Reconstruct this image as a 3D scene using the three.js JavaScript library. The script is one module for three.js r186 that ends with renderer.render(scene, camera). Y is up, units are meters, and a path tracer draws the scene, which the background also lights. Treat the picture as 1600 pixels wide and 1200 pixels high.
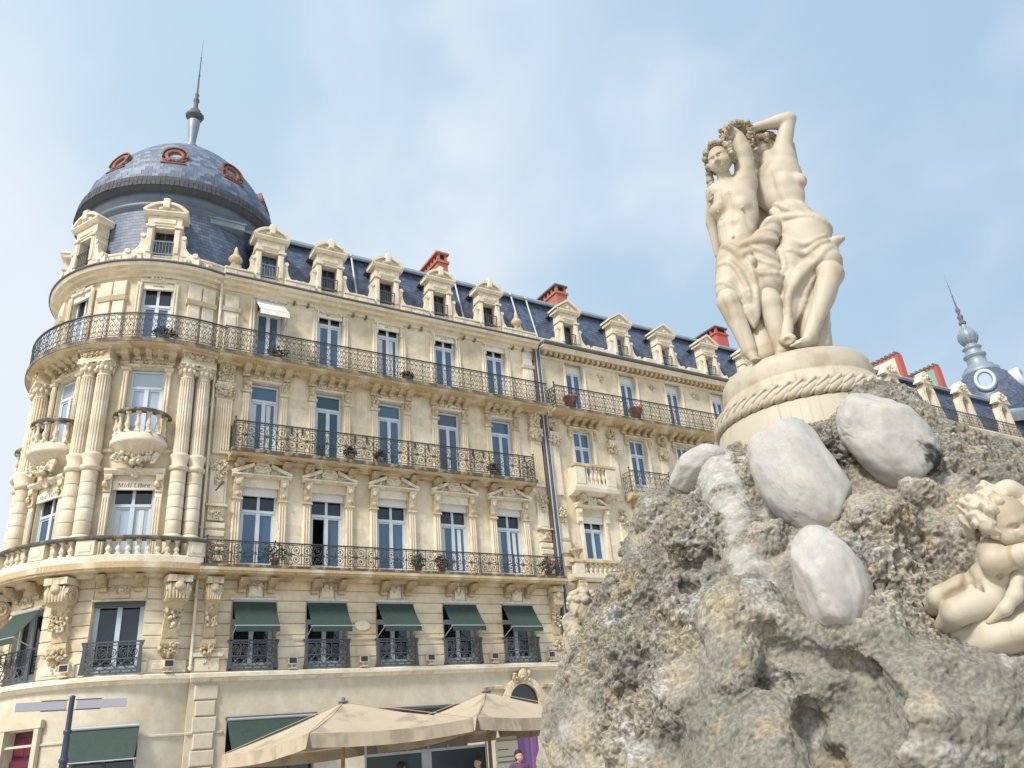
import * as THREE from 'three';
import { mergeGeometries, mergeVertices } from 'three/addons/utils/BufferGeometryUtils.js';

// ---------------------------------------------------------------- camera, sky, sun, exposure
const scene = new THREE.Scene();
const camera = new THREE.PerspectiveCamera(52.168, 4 / 3, 0.1, 900);
camera.position.set(0, 1.65, 0);
camera.up.set(0.09318, 0.90306, 0.41928);
camera.lookAt(0, 1.65 + 0.42111, -0.90701);

// seeded noise
function rng(seed) { let s = seed >>> 0; return () => { s = (s + 0x6D2B79F5) >>> 0; let t = Math.imul(s ^ (s >>> 15), 1 | s); t = (t + Math.imul(t ^ (t >>> 7), 61 | t)) ^ t; return ((t ^ (t >>> 14)) >>> 0) / 4294967296; }; }
const PERM = new Uint8Array(512); { const r = rng(77); const a = [...Array(256).keys()]; for (let i = 255; i > 0; i--) { const j = Math.floor(r() * (i + 1)); [a[i], a[j]] = [a[j], a[i]]; } for (let i = 0; i < 512; i++) PERM[i] = a[i & 255]; }
const GX = [1, -1, 1, -1, 1, -1, 1, -1, 0, 0, 0, 0, 1, -1, 0, 0], GY = [1, 1, -1, -1, 0, 0, 0, 0, 1, -1, 1, -1, 1, 1, -1, -1], GZ = [0, 0, 0, 0, 1, 1, -1, -1, 1, 1, -1, -1, 0, 0, 1, -1];
function noise3(x, y, z) {
  const X = Math.floor(x), Y = Math.floor(y), Z = Math.floor(z); x -= X; y -= Y; z -= Z;
  const u = x * x * x * (x * (x * 6 - 15) + 10), v = y * y * y * (y * (y * 6 - 15) + 10), w = z * z * z * (z * (z * 6 - 15) + 10);
  const xi = X & 255, yi = Y & 255, zi = Z & 255;
  const A = PERM[xi] + yi, AA = PERM[A & 255] + zi, AB = PERM[(A + 1) & 255] + zi, B = PERM[(xi + 1) & 255] + yi, BA = PERM[B & 255] + zi, BB = PERM[(B + 1) & 255] + zi;
  const g = (h, a, b, c) => { h &= 15; return GX[h] * a + GY[h] * b + GZ[h] * c; };
  const l = (t, a, b) => a + t * (b - a);
  return l(w, l(v, l(u, g(PERM[AA & 255], x, y, z), g(PERM[BA & 255], x - 1, y, z)), l(u, g(PERM[AB & 255], x, y - 1, z), g(PERM[BB & 255], x - 1, y - 1, z))),
    l(v, l(u, g(PERM[(AA + 1) & 255], x, y, z - 1), g(PERM[(BA + 1) & 255], x - 1, y, z - 1)), l(u, g(PERM[(AB + 1) & 255], x, y - 1, z - 1), g(PERM[(BB + 1) & 255], x - 1, y - 1, z - 1))));
}
function fbm(x, y, z, o) { let s = 0, a = 0.5; for (let i = 0; i < o; i++) { s += a * noise3(x, y, z); x = x * 2.03 + 11.3; y = y * 2.03 + 5.7; z = z * 2.03 + 3.1; a *= 0.5; } return s; }
function ridged(x, y, z, o) { let s = 0, a = 0.5; for (let i = 0; i < o; i++) { s += a * (1 - 2 * Math.abs(noise3(x, y, z))); x = x * 2.07 + 7.3; y = y * 2.07 + 1.7; z = z * 2.07 + 9.1; a *= 0.5; } return s; }
function worley(x, y, z) {
  const X = Math.floor(x), Y = Math.floor(y), Z = Math.floor(z); let m = 9;
  for (let i = -1; i < 2; i++) for (let j = -1; j < 2; j++) for (let k = -1; k < 2; k++) {
    const h = PERM[(PERM[(PERM[(X + i) & 255] + Y + j) & 255] + Z + k) & 255], h2 = PERM[(h + 57) & 255], h3 = PERM[(h + 131) & 255];
    const dx = X + i + h / 255 - x, dy = Y + j + h2 / 255 - y, dz = Z + k + h3 / 255 - z, d = dx * dx + dy * dy + dz * dz; if (d < m) m = d;
  }
  return Math.sqrt(m);
}
const clamp = (x, a, b) => x < a ? a : x > b ? b : x, sstep = (a, b, x) => { x = clamp((x - a) / (b - a), 0, 1); return x * x * (3 - 2 * x); }, mix = (a, b, t) => a + (b - a) * t;

const sunDir = new THREE.Vector3(-0.37, 0.72, 0.60).normalize();
{ // sky: pale hazy blue with thin broken cloud, one equirectangular float texture
  const W = 1024, H = 512, d = new Float32Array(W * H * 4);
  for (let j = 0; j < H; j++) for (let i = 0; i < W; i++) {
    const ph = ((i + 0.5) / W - 0.5) * 2 * Math.PI, th = ((j + 0.5) / H - 0.5) * Math.PI;
    const x = Math.cos(ph) * Math.cos(th), y = Math.sin(th), z = Math.sin(ph) * Math.cos(th), k = (j * W + i) * 4;
    if (y < -0.02) { d[k] = 0.42; d[k + 1] = 0.40; d[k + 2] = 0.36; d[k + 3] = 1; continue; }
    const e = Math.max(y, 0), q = 1 / (e + 0.28), px = x * q, pz = z * q;
    const c1 = fbm(px * 0.8 + 1.2, 1.5, pz * 0.8 + 4.4, 6), c2 = fbm(px * 2.1 - 4.0 + c1 * 2, 7.7, pz * 1.3 + 2.0 + c1, 5);
    const sd = Math.max(0, x * sunDir.x + y * sunDir.y + z * sunDir.z);
    const west = clamp(0.5 - x * 0.75, 0, 1);                                     // the cloud veil is thicker towards the west
    let c = sstep(-0.24, 0.30, c1 * 0.95 + c2 * 0.6 + (west - 0.46) * 0.75 + (0.42 - e) * 0.22);
    const hz = Math.pow(1 - e, 5);
    const sky = [mix(0.225, 0.42, hz) + 0.10 * west, mix(0.335, 0.505, hz) + 0.10 * west, mix(0.465, 0.58, hz) + 0.06 * west];
    const g = 0.92 + 0.35 * Math.pow(sd, 3);
    const cl = [0.56 * g, 0.60 * g, 0.65 * g];
    c = 0.10 + 0.82 * c;
    for (let n = 0; n < 3; n++) d[k + n] = 0.98 * mix(sky[n] * (1 + 0.22 * sd * sd), cl[n], c);
    d[k + 3] = 1;
  }
  const t = new THREE.DataTexture(d, W, H, THREE.RGBAFormat, THREE.FloatType);
  t.mapping = THREE.EquirectangularReflectionMapping; t.magFilter = THREE.LinearFilter; t.minFilter = THREE.LinearFilter; t.needsUpdate = true;
  scene.background = t; scene.environment = t;
}
const sun = new THREE.DirectionalLight(new THREE.Color(1, 0.95, 0.87), 2.55);
sun.position.copy(sunDir).multiplyScalar(120).add(new THREE.Vector3(0, 10, -25)); sun.target.position.set(0, 10, -25);
sun.castShadow = true; sun.shadow.radius = 20; sun.shadow.mapSize.set(2048, 2048);
Object.assign(sun.shadow.camera, { left: -60, right: 70, top: 60, bottom: -60, near: 1, far: 300 });
scene.add(sun, sun.target);
const renderer = new THREE.WebGLRenderer({ antialias: true });
renderer.toneMapping = THREE.LinearToneMapping;
renderer.toneMappingExposure = 1.68;
renderer.shadowMap.enabled = true;

// ---------------------------------------------------------------- building helpers
const PI = Math.PI, R = d => d * PI / 180, V = (x, y, z) => new THREE.Vector3(x, y, z);
const used = {};
function numbered(n) { const k = used[n] = (used[n] ?? -1) + 1; return k ? n + '_' + String(k).padStart(3, '0') : n; }
function thing(name, label, category, group) { const o = new THREE.Group(); o.name = numbered(name); o.userData = { label, category }; if (group) o.userData.group = group; scene.add(o); return o; }
function part(name, geo, mat, parent, label) { const m = new THREE.Mesh(geo, mat); m.name = name; m.castShadow = m.receiveShadow = true; if (label) m.userData.label = label; parent.add(m); return m; }
function copyThing(o, name, label) { const c = o.clone(); c.name = numbered(name); c.userData = { ...o.userData, label }; scene.add(c); return c; }
const M4 = () => new THREE.Matrix4();
function TRS(x, y, z, rx = 0, ry = 0, rz = 0, sx = 1, sy = sx, sz = sx) { return M4().compose(V(x, y, z), new THREE.Quaternion().setFromEuler(new THREE.Euler(rx, ry, rz, 'YXZ')), V(sx, sy, sz)); }
// finish: metric uv by the dominant axis of each face
function finish(P, N, idx, C) {
  const g = new THREE.BufferGeometry(); const n = P.length / 3, uv = new Float32Array(n * 2);
  for (let i = 0; i < n; i++) {
    const ax = Math.abs(N[i * 3]), ay = Math.abs(N[i * 3 + 1]), az = Math.abs(N[i * 3 + 2]), x = P[i * 3], y = P[i * 3 + 1], z = P[i * 3 + 2];
    if (ay > ax && ay > az) { uv[i * 2] = x; uv[i * 2 + 1] = z; } else if (ax > az) { uv[i * 2] = z; uv[i * 2 + 1] = y; } else { uv[i * 2] = x; uv[i * 2 + 1] = y; }
  }
  g.setAttribute('position', new THREE.BufferAttribute(P instanceof Float32Array ? P : new Float32Array(P), 3));
  g.setAttribute('normal', new THREE.BufferAttribute(N instanceof Float32Array ? N : new Float32Array(N), 3));
  g.setAttribute('uv', new THREE.BufferAttribute(uv, 2));
  if (C) g.setAttribute('color', new THREE.BufferAttribute(C, 3));
  if (idx) g.setIndex(idx);
  return g;
}
class MB {
  constructor() { this.P = []; this.N = []; }
  tri(a, b, c, n) { // points as arrays; n one normal or three
    if (!n) { const u = [b[0] - a[0], b[1] - a[1], b[2] - a[2]], v = [c[0] - a[0], c[1] - a[1], c[2] - a[2]]; n = [u[1] * v[2] - u[2] * v[1], u[2] * v[0] - u[0] * v[2], u[0] * v[1] - u[1] * v[0]]; const l = Math.hypot(...n) || 1; n = n.map(k => k / l); }
    let t = Array.isArray(n[0]) ? n : [n, n, n];
    const ux = b[0] - a[0], uy = b[1] - a[1], uz = b[2] - a[2], vx = c[0] - a[0], vy = c[1] - a[1], vz = c[2] - a[2];
    if ((uy * vz - uz * vy) * t[0][0] + (uz * vx - ux * vz) * t[0][1] + (ux * vy - uy * vx) * t[0][2] < 0) { [b, c] = [c, b]; t = [t[0], t[2], t[1]]; }
    this.P.push(...a, ...b, ...c); this.N.push(...t[0], ...t[1], ...t[2]); return this;
  }
  quad(a, b, c, d, n) { if (n && Array.isArray(n[0])) { this.tri(a, b, c, [n[0], n[1], n[2]]); return this.tri(a, c, d, [n[0], n[2], n[3]]); } this.tri(a, b, c, n); return this.tri(a, c, d, n); }
  box(x0, x1, y0, y1, z0, z1) {
    const a = [x0, y0, z0], b = [x1, y0, z0], c = [x1, y1, z0], d = [x0, y1, z0], e = [x0, y0, z1], f = [x1, y0, z1], g = [x1, y1, z1], h = [x0, y1, z1];
    this.quad(e, f, g, h); this.quad(b, a, d, c); this.quad(f, b, c, g); this.quad(a, e, h, d); this.quad(h, g, c, d); return this.quad(a, b, f, e);
  }
  // box with small chamfered front edges (front = +z)
  cbox(x0, x1, y0, y1, z0, z1, b = 0.02) {
    const f = [[x0 + b, y0 + b, z1], [x1 - b, y0 + b, z1], [x1 - b, y1 - b, z1], [x0 + b, y1 - b, z1]], m = [[x0, y0, z1 - b], [x1, y0, z1 - b], [x1, y1, z1 - b], [x0, y1, z1 - b]], k = [[x0, y0, z0], [x1, y0, z0], [x1, y1, z0], [x0, y1, z0]];
    this.quad(...f); for (let i = 0; i < 4; i++) { const j = (i + 1) % 4; this.quad(m[i], m[j], f[j], f[i]); this.quad(k[i], k[j], m[j], m[i]); }
    return this;
  }
  // profile [z,y] polygon (counter-clockwise seen from +x) swept along x
  ext(pf, x0, x1, caps = true) {
    const n = pf.length;
    for (let i = 0; i < n; i++) { const [z0, y0] = pf[i], [z1, y1] = pf[(i + 1) % n]; this.quad([x0, y0, z0], [x0, y1, z1], [x1, y1, z1], [x1, y0, z0]); }
    if (caps) { const f = THREE.ShapeUtils.triangulateShape(pf.map(p => new THREE.Vector2(p[0], p[1])), []); for (const t of f) { const q = t.map(i => pf[i]); this.tri(...q.map(p => [x1, p[1], p[0]]).reverse()); this.tri(...q.map(p => [x0, p[1], p[0]])); } }
    return this;
  }
  // profile [z,y] swept round the tower axis: angle a in degrees from +z towards +x, radius r0+z
  arc(pf, a0, a1, r0, cx = 0, cz = 0, n = Math.max(2, Math.ceil(Math.abs(a1 - a0) / 4)), caps = true) {
    const m = pf.length, pt = (p, a) => { const r = r0 + p[0]; return [cx + r * Math.sin(a), p[1], cz + r * Math.cos(a)]; };
    for (let i = 0; i < m; i++) {
      const p = pf[i], q = pf[(i + 1) % m]; let nr = -(q[1] - p[1]), ny = q[0] - p[0]; const l = Math.hypot(nr, ny); if (l < 1e-6) continue; nr /= -l; ny /= -l;
      for (let j = 0; j < n; j++) {
        const s = R(mix(a0, a1, j / n)), t = R(mix(a0, a1, (j + 1) / n)), N = a => [nr * Math.sin(a), ny, nr * Math.cos(a)];
        this.quad(pt(p, s), pt(q, s), pt(q, t), pt(p, t), [N(s), N(s), N(t), N(t)]);
      }
    }
    if (caps && Math.abs(a1 - a0) < 359) { const f = THREE.ShapeUtils.triangulateShape(pf.map(p => new THREE.Vector2(p[0], p[1])), []); for (const t of f) { this.tri(...t.map(i => pt(pf[i], R(a1)))); this.tri(...t.map(i => pt(pf[i], R(a0)))); } }
    return this;
  }
  // prism from an outline in x,y between z0 and z1
  prism(pts, z0, z1) {
    const f = THREE.ShapeUtils.triangulateShape(pts.map(p => new THREE.Vector2(p[0], p[1])), []), n = pts.length;
    for (const t of f) { this.tri(...t.map(i => [...pts[i], z1])); this.tri(...t.map(i => [...pts[i], z0]).reverse()); }
    const ar = pts.reduce((s, p, i) => { const q = pts[(i + 1) % n]; return s + p[0] * q[1] - q[0] * p[1]; }, 0) > 0;
    for (let i = 0; i < n; i++) { const p = pts[i], q = pts[(i + 1) % n]; if (ar) this.quad([...p, z1], [...p, z0], [...q, z0], [...q, z1]); else this.quad([...q, z1], [...q, z0], [...p, z0], [...p, z1]); }
    return this;
  }
  add(geo, m) {
    const g = geo.index ? geo.toNonIndexed() : geo, p = g.attributes.position, nn = g.attributes.normal, v = V(), nm = m ? new THREE.Matrix3().getNormalMatrix(m) : null;
    for (let i = 0; i < p.count; i++) { v.fromBufferAttribute(p, i); if (m) v.applyMatrix4(m); this.P.push(v.x, v.y, v.z); v.fromBufferAttribute(nn, i); if (m) v.applyMatrix3(nm).normalize(); this.N.push(v.x, v.y, v.z); }
    return this;
  }
  mb(o, m) { return this.add(o.geo(), m); }
  lathe(pf, seg = 12, m, a0 = 0, al = 2 * PI) { return this.add(new THREE.LatheGeometry(pf.map(p => new THREE.Vector2(Math.max(p[0], 1e-4), p[1])), seg, a0, al), m); }
  tube(pts, r, rs = 5, n = pts.length * 3, closed = false) { return this.add(new THREE.TubeGeometry(new THREE.CatmullRomCurve3(pts.map(p => V(...p)), closed), n, r, rs, closed)); }
  rod(a, b, r, rs = 6) { const A = V(...a), B = V(...b), d = B.clone().sub(A), l = d.length(), q = new THREE.Quaternion().setFromUnitVectors(V(0, 1, 0), d.normalize()); return this.add(new THREE.CylinderGeometry(r, r, l, rs, 1), M4().compose(A.add(B).multiplyScalar(0.5), q, V(1, 1, 1))); }
  ball(x, y, z, rx, ry = rx, rz = rx, ws = 8, hs = 6) { return this.add(new THREE.SphereGeometry(1, ws, hs), TRS(x, y, z, 0, 0, 0, rx, ry, rz)); }
  geo() { return finish(this.P, this.N); }
  build(name, mat, parent, label) { return part(name, this.geo(), mat, parent, label); }
}

// ---------------------------------------------------------------- procedural textures and materials
function tileNoise(S, cell, seed) { // periodic value noise, cell = lattice points per side
  const r = rng(seed), L = new Float32Array(cell * cell); for (let i = 0; i < L.length; i++) L[i] = r();
  const o = new Float32Array(S * S);
  for (let y = 0; y < S; y++) for (let x = 0; x < S; x++) {
    const fx = x / S * cell, fy = y / S * cell, X = Math.floor(fx), Y = Math.floor(fy); let u = fx - X, v = fy - Y; u = u * u * (3 - 2 * u); v = v * v * (3 - 2 * v);
    const a = L[Y % cell * cell + X % cell], b = L[Y % cell * cell + (X + 1) % cell], c = L[(Y + 1) % cell * cell + X % cell], d = L[(Y + 1) % cell * cell + (X + 1) % cell];
    o[y * S + x] = (a + (b - a) * u) * (1 - v) + (c + (d - c) * u) * v;
  }
  return o;
}
function tileNoise2(S, cx, cy, seed) { const r = rng(seed), L = new Float32Array(cx * cy); for (let i = 0; i < L.length; i++) L[i] = r(); const o = new Float32Array(S * S); for (let y = 0; y < S; y++) for (let x = 0; x < S; x++) { const fx = x / S * cx, fy = y / S * cy, X = Math.floor(fx), Y = Math.floor(fy); let u = fx - X, v = fy - Y; u = u * u * (3 - 2 * u); v = v * v * (3 - 2 * v); const q = (i, j) => L[(j % cy) * cx + i % cx]; o[y * S + x] = mix(mix(q(X, Y), q(X + 1, Y), u), mix(q(X, Y + 1), q(X + 1, Y + 1), u), v); } return o; }
function tileFbm(S, c0, o, seed, gain = 0.5) { const s = new Float32Array(S * S); let a = 1, t = 0; for (let i = 0; i < o; i++) { const n = tileNoise(S, Math.min(S, c0 << i), seed + i * 13); for (let k = 0; k < s.length; k++) s[k] += a * n[k]; t += a; a *= gain; } for (let k = 0; k < s.length; k++) s[k] /= t; return s; }
function colorTex(S, rep, fn) { // fn(k,x,y) -> linear rgb
  const d = new Uint8Array(S * S * 4), sr = v => { v = clamp(v, 0, 1); return 255 * (v <= 0.0031308 ? v * 12.92 : 1.055 * Math.pow(v, 1 / 2.4) - 0.055); };
  for (let k = 0; k < S * S; k++) { const c = fn(k, k % S, (k / S) | 0); d[k * 4] = sr(c[0]); d[k * 4 + 1] = sr(c[1]); d[k * 4 + 2] = sr(c[2]); d[k * 4 + 3] = 255; }
  return texOf(d, S, rep, true);
}
function texOf(d, S, rep, srgb) { const t = new THREE.DataTexture(d, S, S, THREE.RGBAFormat); t.wrapS = t.wrapT = THREE.RepeatWrapping; t.magFilter = THREE.LinearFilter; t.minFilter = THREE.LinearMipmapLinearFilter; t.generateMipmaps = true; t.repeat.set(1 / rep, 1 / rep); if (srgb) t.colorSpace = THREE.SRGBColorSpace; t.needsUpdate = true; return t; }
function greyTex(S, rep, fn) { const d = new Uint8Array(S * S * 4); for (let k = 0; k < S * S; k++) { const v = 255 * clamp(fn(k, k % S, (k / S) | 0), 0, 1); d[k * 4] = d[k * 4 + 1] = d[k * 4 + 2] = v; d[k * 4 + 3] = 255; } return texOf(d, S, rep, false); }
const S1 = 512, nA = tileFbm(S1, 3, 6, 1), nB = tileFbm(S1, 5, 6, 40), nC = tileFbm(S1, 24, 4, 80, 0.7), nD = tileFbm(S1, 2, 4, 120);
const nS = tileNoise2(S1, 90, 3, 7), nS2 = tileNoise2(S1, 34, 2, 8);
const blockR = rng(17), blocks = [...Array(72)].map(() => 0.90 + 0.18 * blockR());
const stoneTex = (a, b, c, rep, ashlar) => colorTex(S1, rep, (k, px, py) => { const row = Math.floor(py / 42.67) % 12, bt = ashlar ? blocks[row * 6 + Math.floor((px + (row % 2) * 42) / 85.4) % 6] : 1; const st = sstep(0.52, 0.85, 0.5 * nS[k] + 0.5 * nS2[k]), t = clamp(sstep(0.36, 0.62, nA[k]) + 0.35 * st, 0, 1), s = clamp(sstep(0.55, 0.72, nB[k]) + 0.55 * st * sstep(0.4, 0.6, nD[k]), 0, 1), g = (0.84 + 0.3 * nC[k]) * bt; return [0, 1, 2].map(i => mix(mix(a[i], b[i], t), c[i], s * 0.7) * g); });
const stoneBump = greyTex(S1, 1.6, k => 0.6 * nC[k] + 0.4 * nB[k]);
const std = (o) => new THREE.MeshStandardMaterial(o);
const mat = {
  stone: std({ map: stoneTex([0.73, 0.64, 0.495], [0.665, 0.56, 0.40], [0.55, 0.43, 0.265], 5.3, true), roughness: 0.92, bumpMap: stoneBump, bumpScale: 0.006 }),
  stonePale: std({ map: stoneTex([0.76, 0.69, 0.56], [0.70, 0.61, 0.47], [0.57, 0.465, 0.32], 3.7), roughness: 0.9, bumpMap: stoneBump, bumpScale: 0.006 }),
  stoneOld: std({ map: stoneTex([0.64, 0.53, 0.37], [0.51, 0.38, 0.215], [0.25, 0.185, 0.115], 1.9), roughness: 0.95, bumpMap: stoneBump, bumpScale: 0.012 }),
  grime: std({ map: stoneTex([0.19, 0.165, 0.13], [0.085, 0.077, 0.068], [0.36, 0.29, 0.19], 1.1), roughness: 0.95, bumpMap: stoneBump, bumpScale: 0.01 }),
  carved: std({ map: stoneTex([0.70, 0.61, 0.455], [0.56, 0.45, 0.295], [0.34, 0.255, 0.155], 1.3), roughness: 0.95, bumpMap: stoneBump, bumpScale: 0.012 }),
  render: std({ map: stoneTex([0.60, 0.535, 0.425], [0.56, 0.49, 0.375], [0.53, 0.44, 0.31], 6.1), roughness: 0.9, bumpMap: stoneBump, bumpScale: 0.003 }),
  frame: std({ color: new THREE.Color(0.60, 0.65, 0.71), roughness: 0.45 }),
  frameGrey: std({ color: new THREE.Color(0.50, 0.56, 0.62), roughness: 0.5 }),
  glass: new THREE.MeshPhysicalMaterial({ color: new THREE.Color(0.045, 0.105, 0.185), roughness: 0.04, ior: 1.7, clearcoat: 1, clearcoatRoughness: 0.02 }),  // opaque pane: the blue sky reflection is put into the base colour
  glassDark: new THREE.MeshPhysicalMaterial({ color: new THREE.Color(0.015, 0.017, 0.022), roughness: 0.04, ior: 1.7 }),
  glassPale: new THREE.MeshPhysicalMaterial({ color: new THREE.Color(0.34, 0.42, 0.52), roughness: 0.06, ior: 1.7, clearcoat: 1, clearcoatRoughness: 0.02 }),  // lighter pane: pale reflection and the blinds behind are put into the colour
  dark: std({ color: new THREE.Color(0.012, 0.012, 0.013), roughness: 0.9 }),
  iron: std({ color: new THREE.Color(0.055, 0.055, 0.055), roughness: 0.55, metalness: 0.2 }),
  ironGrey: std({ color: new THREE.Color(0.075, 0.085, 0.095), roughness: 0.5, metalness: 0.2 }),
  green: std({ map: colorTex(S1, 1.7, k => { const g = 0.8 + 0.4 * nC[k] + 0.3 * (nA[k] - 0.5); return [0.030 * g, 0.055 * g, 0.044 * g]; }), roughness: 0.75, side: THREE.DoubleSide }),
  white: std({ color: new THREE.Color(0.66, 0.65, 0.63), roughness: 0.75, side: THREE.DoubleSide }),
  cream: std({ color: new THREE.Color(0.80, 0.76, 0.64), roughness: 0.8, side: THREE.DoubleSide }),
  zinc: std({ map: colorTex(S1, 2.3, k => { const g = 0.75 + 0.5 * nB[k]; return [0.24 * g, 0.285 * g, 0.33 * g]; }), roughness: 0.5, metalness: 0.2 }),
  pipeZinc: std({ color: new THREE.Color(0.40, 0.42, 0.44), roughness: 0.5, metalness: 0.3 }),
  pipeRust: std({ color: new THREE.Color(0.125, 0.06, 0.05), roughness: 0.6 }),
  gutter: std({ map: colorTex(S1, 1.4, k => { const g = 0.6 + 0.8 * nB[k]; return [0.115 * g, 0.115 * g, 0.125 * g]; }), roughness: 0.75 }),
  lead: std({ map: colorTex(S1, 2.3, k => { const g = 0.7 + 0.6 * nB[k]; return [0.115 * g, 0.142 * g, 0.18 * g]; }), roughness: 0.5 }),
  glassTeal: new THREE.MeshPhysicalMaterial({ color: new THREE.Color(0.03, 0.075, 0.10), roughness: 0.04, ior: 1.7 }),
  glassGrey: new THREE.MeshPhysicalMaterial({ color: new THREE.Color(0.075, 0.11, 0.155), roughness: 0.07, ior: 1.7 }),
  eave: std({ map: colorTex(S1, 0.5, k => { const g = 0.4 + 1.2 * nB[k]; return [0.062 * g, 0.062 * g, 0.07 * g]; }), roughness: 0.8 }),
  brick: std({ map: colorTex(S1, 0.9, (k, x, y) => { const row = Math.floor(y / 42.67), xx = (x + (row % 2) * 64) % 128, m = (y % 42.67 < 7 || xx < 8), v = 0.75 + 0.5 * nB[k]; return m ? [0.42, 0.27, 0.20] : [0.42 * v, 0.115 * v, 0.07 * v]; }), roughness: 0.9 }),
  redPaint: std({ color: new THREE.Color(0.46, 0.10, 0.075), roughness: 0.7 }),
  terracotta: std({ map: colorTex(S1, 0.7, k => { const g = 0.6 + 0.8 * nC[k]; return [0.185 * g, 0.068 * g, 0.042 * g]; }), roughness: 0.6 }),
  maroon: std({ color: new THREE.Color(0.115, 0.012, 0.028), roughness: 0.5 }),
  purple: std({ color: new THREE.Color(0.185, 0.09, 0.24), roughness: 0.5 }),
};
// slates: one bluish grey with tone changes from slate to slate
const slateTex = (rows, cols, rep, tint) => { const r = rng(9), v = [...Array(rows * cols)].map(() => 0.72 + 0.56 * r()); return colorTex(S1, rep, (k, x, y) => { const ry = y / S1 * rows, i = Math.floor(ry), fx = x / S1 * cols + (i % 2) * 0.5, j = Math.floor(fx) % cols, e = (ry - i < 0.14 || fx - Math.floor(fx) < 0.06) ? 0.5 : 1, g = v[i * cols + j] * e * (0.8 + 0.4 * nB[k]); return [tint[0] * g, tint[1] * g, tint[2] * g]; }); };
mat.slate = std({ map: slateTex(16, 12, 2.6, [0.085, 0.108, 0.165]), roughness: 0.42, bumpMap: greyTex(S1, 2.6, (k, x, y) => { const ry = y / S1 * 16; return 1 - (ry - Math.floor(ry)) * 0.8 - 0.3 * nC[k]; }), bumpScale: 0.008 });
mat.slateTower = std({ map: slateTex(16, 12, 2.6, [0.105, 0.132, 0.195]), roughness: 0.55, bumpMap: mat.slate.bumpMap, bumpScale: 0.008 });
mat.slateTile = std({ map: colorTex(S1, 1.3, k => { const g = 0.5 + 1.0 * nB[k]; return [0.095 * g, 0.122 * g, 0.178 * g]; }), roughness: 0.62 });
mat.slateTile2 = std({ map: colorTex(S1, 1.7, k => { const g = 0.62 + 0.85 * nB[k]; return [0.155 * g, 0.182 * g, 0.24 * g]; }), roughness: 0.58 });

// ---------------------------------------------------------------- implicit sculpting: smooth unions of tapered capsules and ellipsoids, meshed by surface nets
const smin = (a, b, k) => { const h = Math.max(k - Math.abs(a - b), 0) / k; return Math.min(a, b) - h * h * k * 0.25; };
const cap = (a, b, ra, rb = ra, k = 0.04, sub = false) => { const d = [b[0] - a[0], b[1] - a[1], b[2] - a[2]], l2 = d[0] * d[0] + d[1] * d[1] + d[2] * d[2] || 1e-9; return { k, sub, f: (x, y, z) => { const px = x - a[0], py = y - a[1], pz = z - a[2], t = clamp((px * d[0] + py * d[1] + pz * d[2]) / l2, 0, 1); return Math.hypot(px - d[0] * t, py - d[1] * t, pz - d[2] * t) - (ra + (rb - ra) * t); } }; };
const ell = (c, r, rot, k = 0.05, sub = false) => { const m = rot ? new THREE.Matrix3().setFromMatrix4(M4().makeRotationFromEuler(new THREE.Euler(rot[0], rot[1], rot[2], 'YXZ'))).transpose().elements : null, mr = Math.min(...r); return { k, sub, f: (x, y, z) => { x -= c[0]; y -= c[1]; z -= c[2]; if (m) { const u = m[0] * x + m[3] * y + m[6] * z, v = m[1] * x + m[4] * y + m[7] * z, w = m[2] * x + m[5] * y + m[8] * z; x = u; y = v; z = w; } const q = Math.hypot(x / r[0], y / r[1], z / r[2]), g = Math.hypot(x / (r[0] * r[0]), y / (r[1] * r[1]), z / (r[2] * r[2])); return g > 1e-6 ? q * (q - 1) / g : -mr; } }; };
const chain = (pts, rs, k = 0.03) => pts.slice(1).map((p, i) => cap(pts[i], p, Array.isArray(rs) ? rs[i] : rs, Array.isArray(rs) ? rs[i + 1] : rs, k));
const field = prims => (x, y, z) => { let d = 9; for (const p of prims) { const e = p.f(x, y, z); d = p.sub ? -smin(-d, e, p.k) : smin(d, e, p.k); } return d; };
function snap(prims, pts, off = 0) { const f = field(prims), e = 0.004; return pts.map(p => { let [x, y, z] = p; for (let i = 0; i < 12; i++) { const d = f(x, y, z) - off, gx = f(x + e, y, z) - f(x - e, y, z), gy = f(x, y + e, z) - f(x, y - e, z), gz = f(x, y, z + e) - f(x, y, z - e), l = Math.hypot(gx, gy, gz) || 1; x -= d * gx / l * 0.8; y -= d * gy / l * 0.8; z -= d * gz / l * 0.8; } return [x, y, z]; }); }
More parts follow.
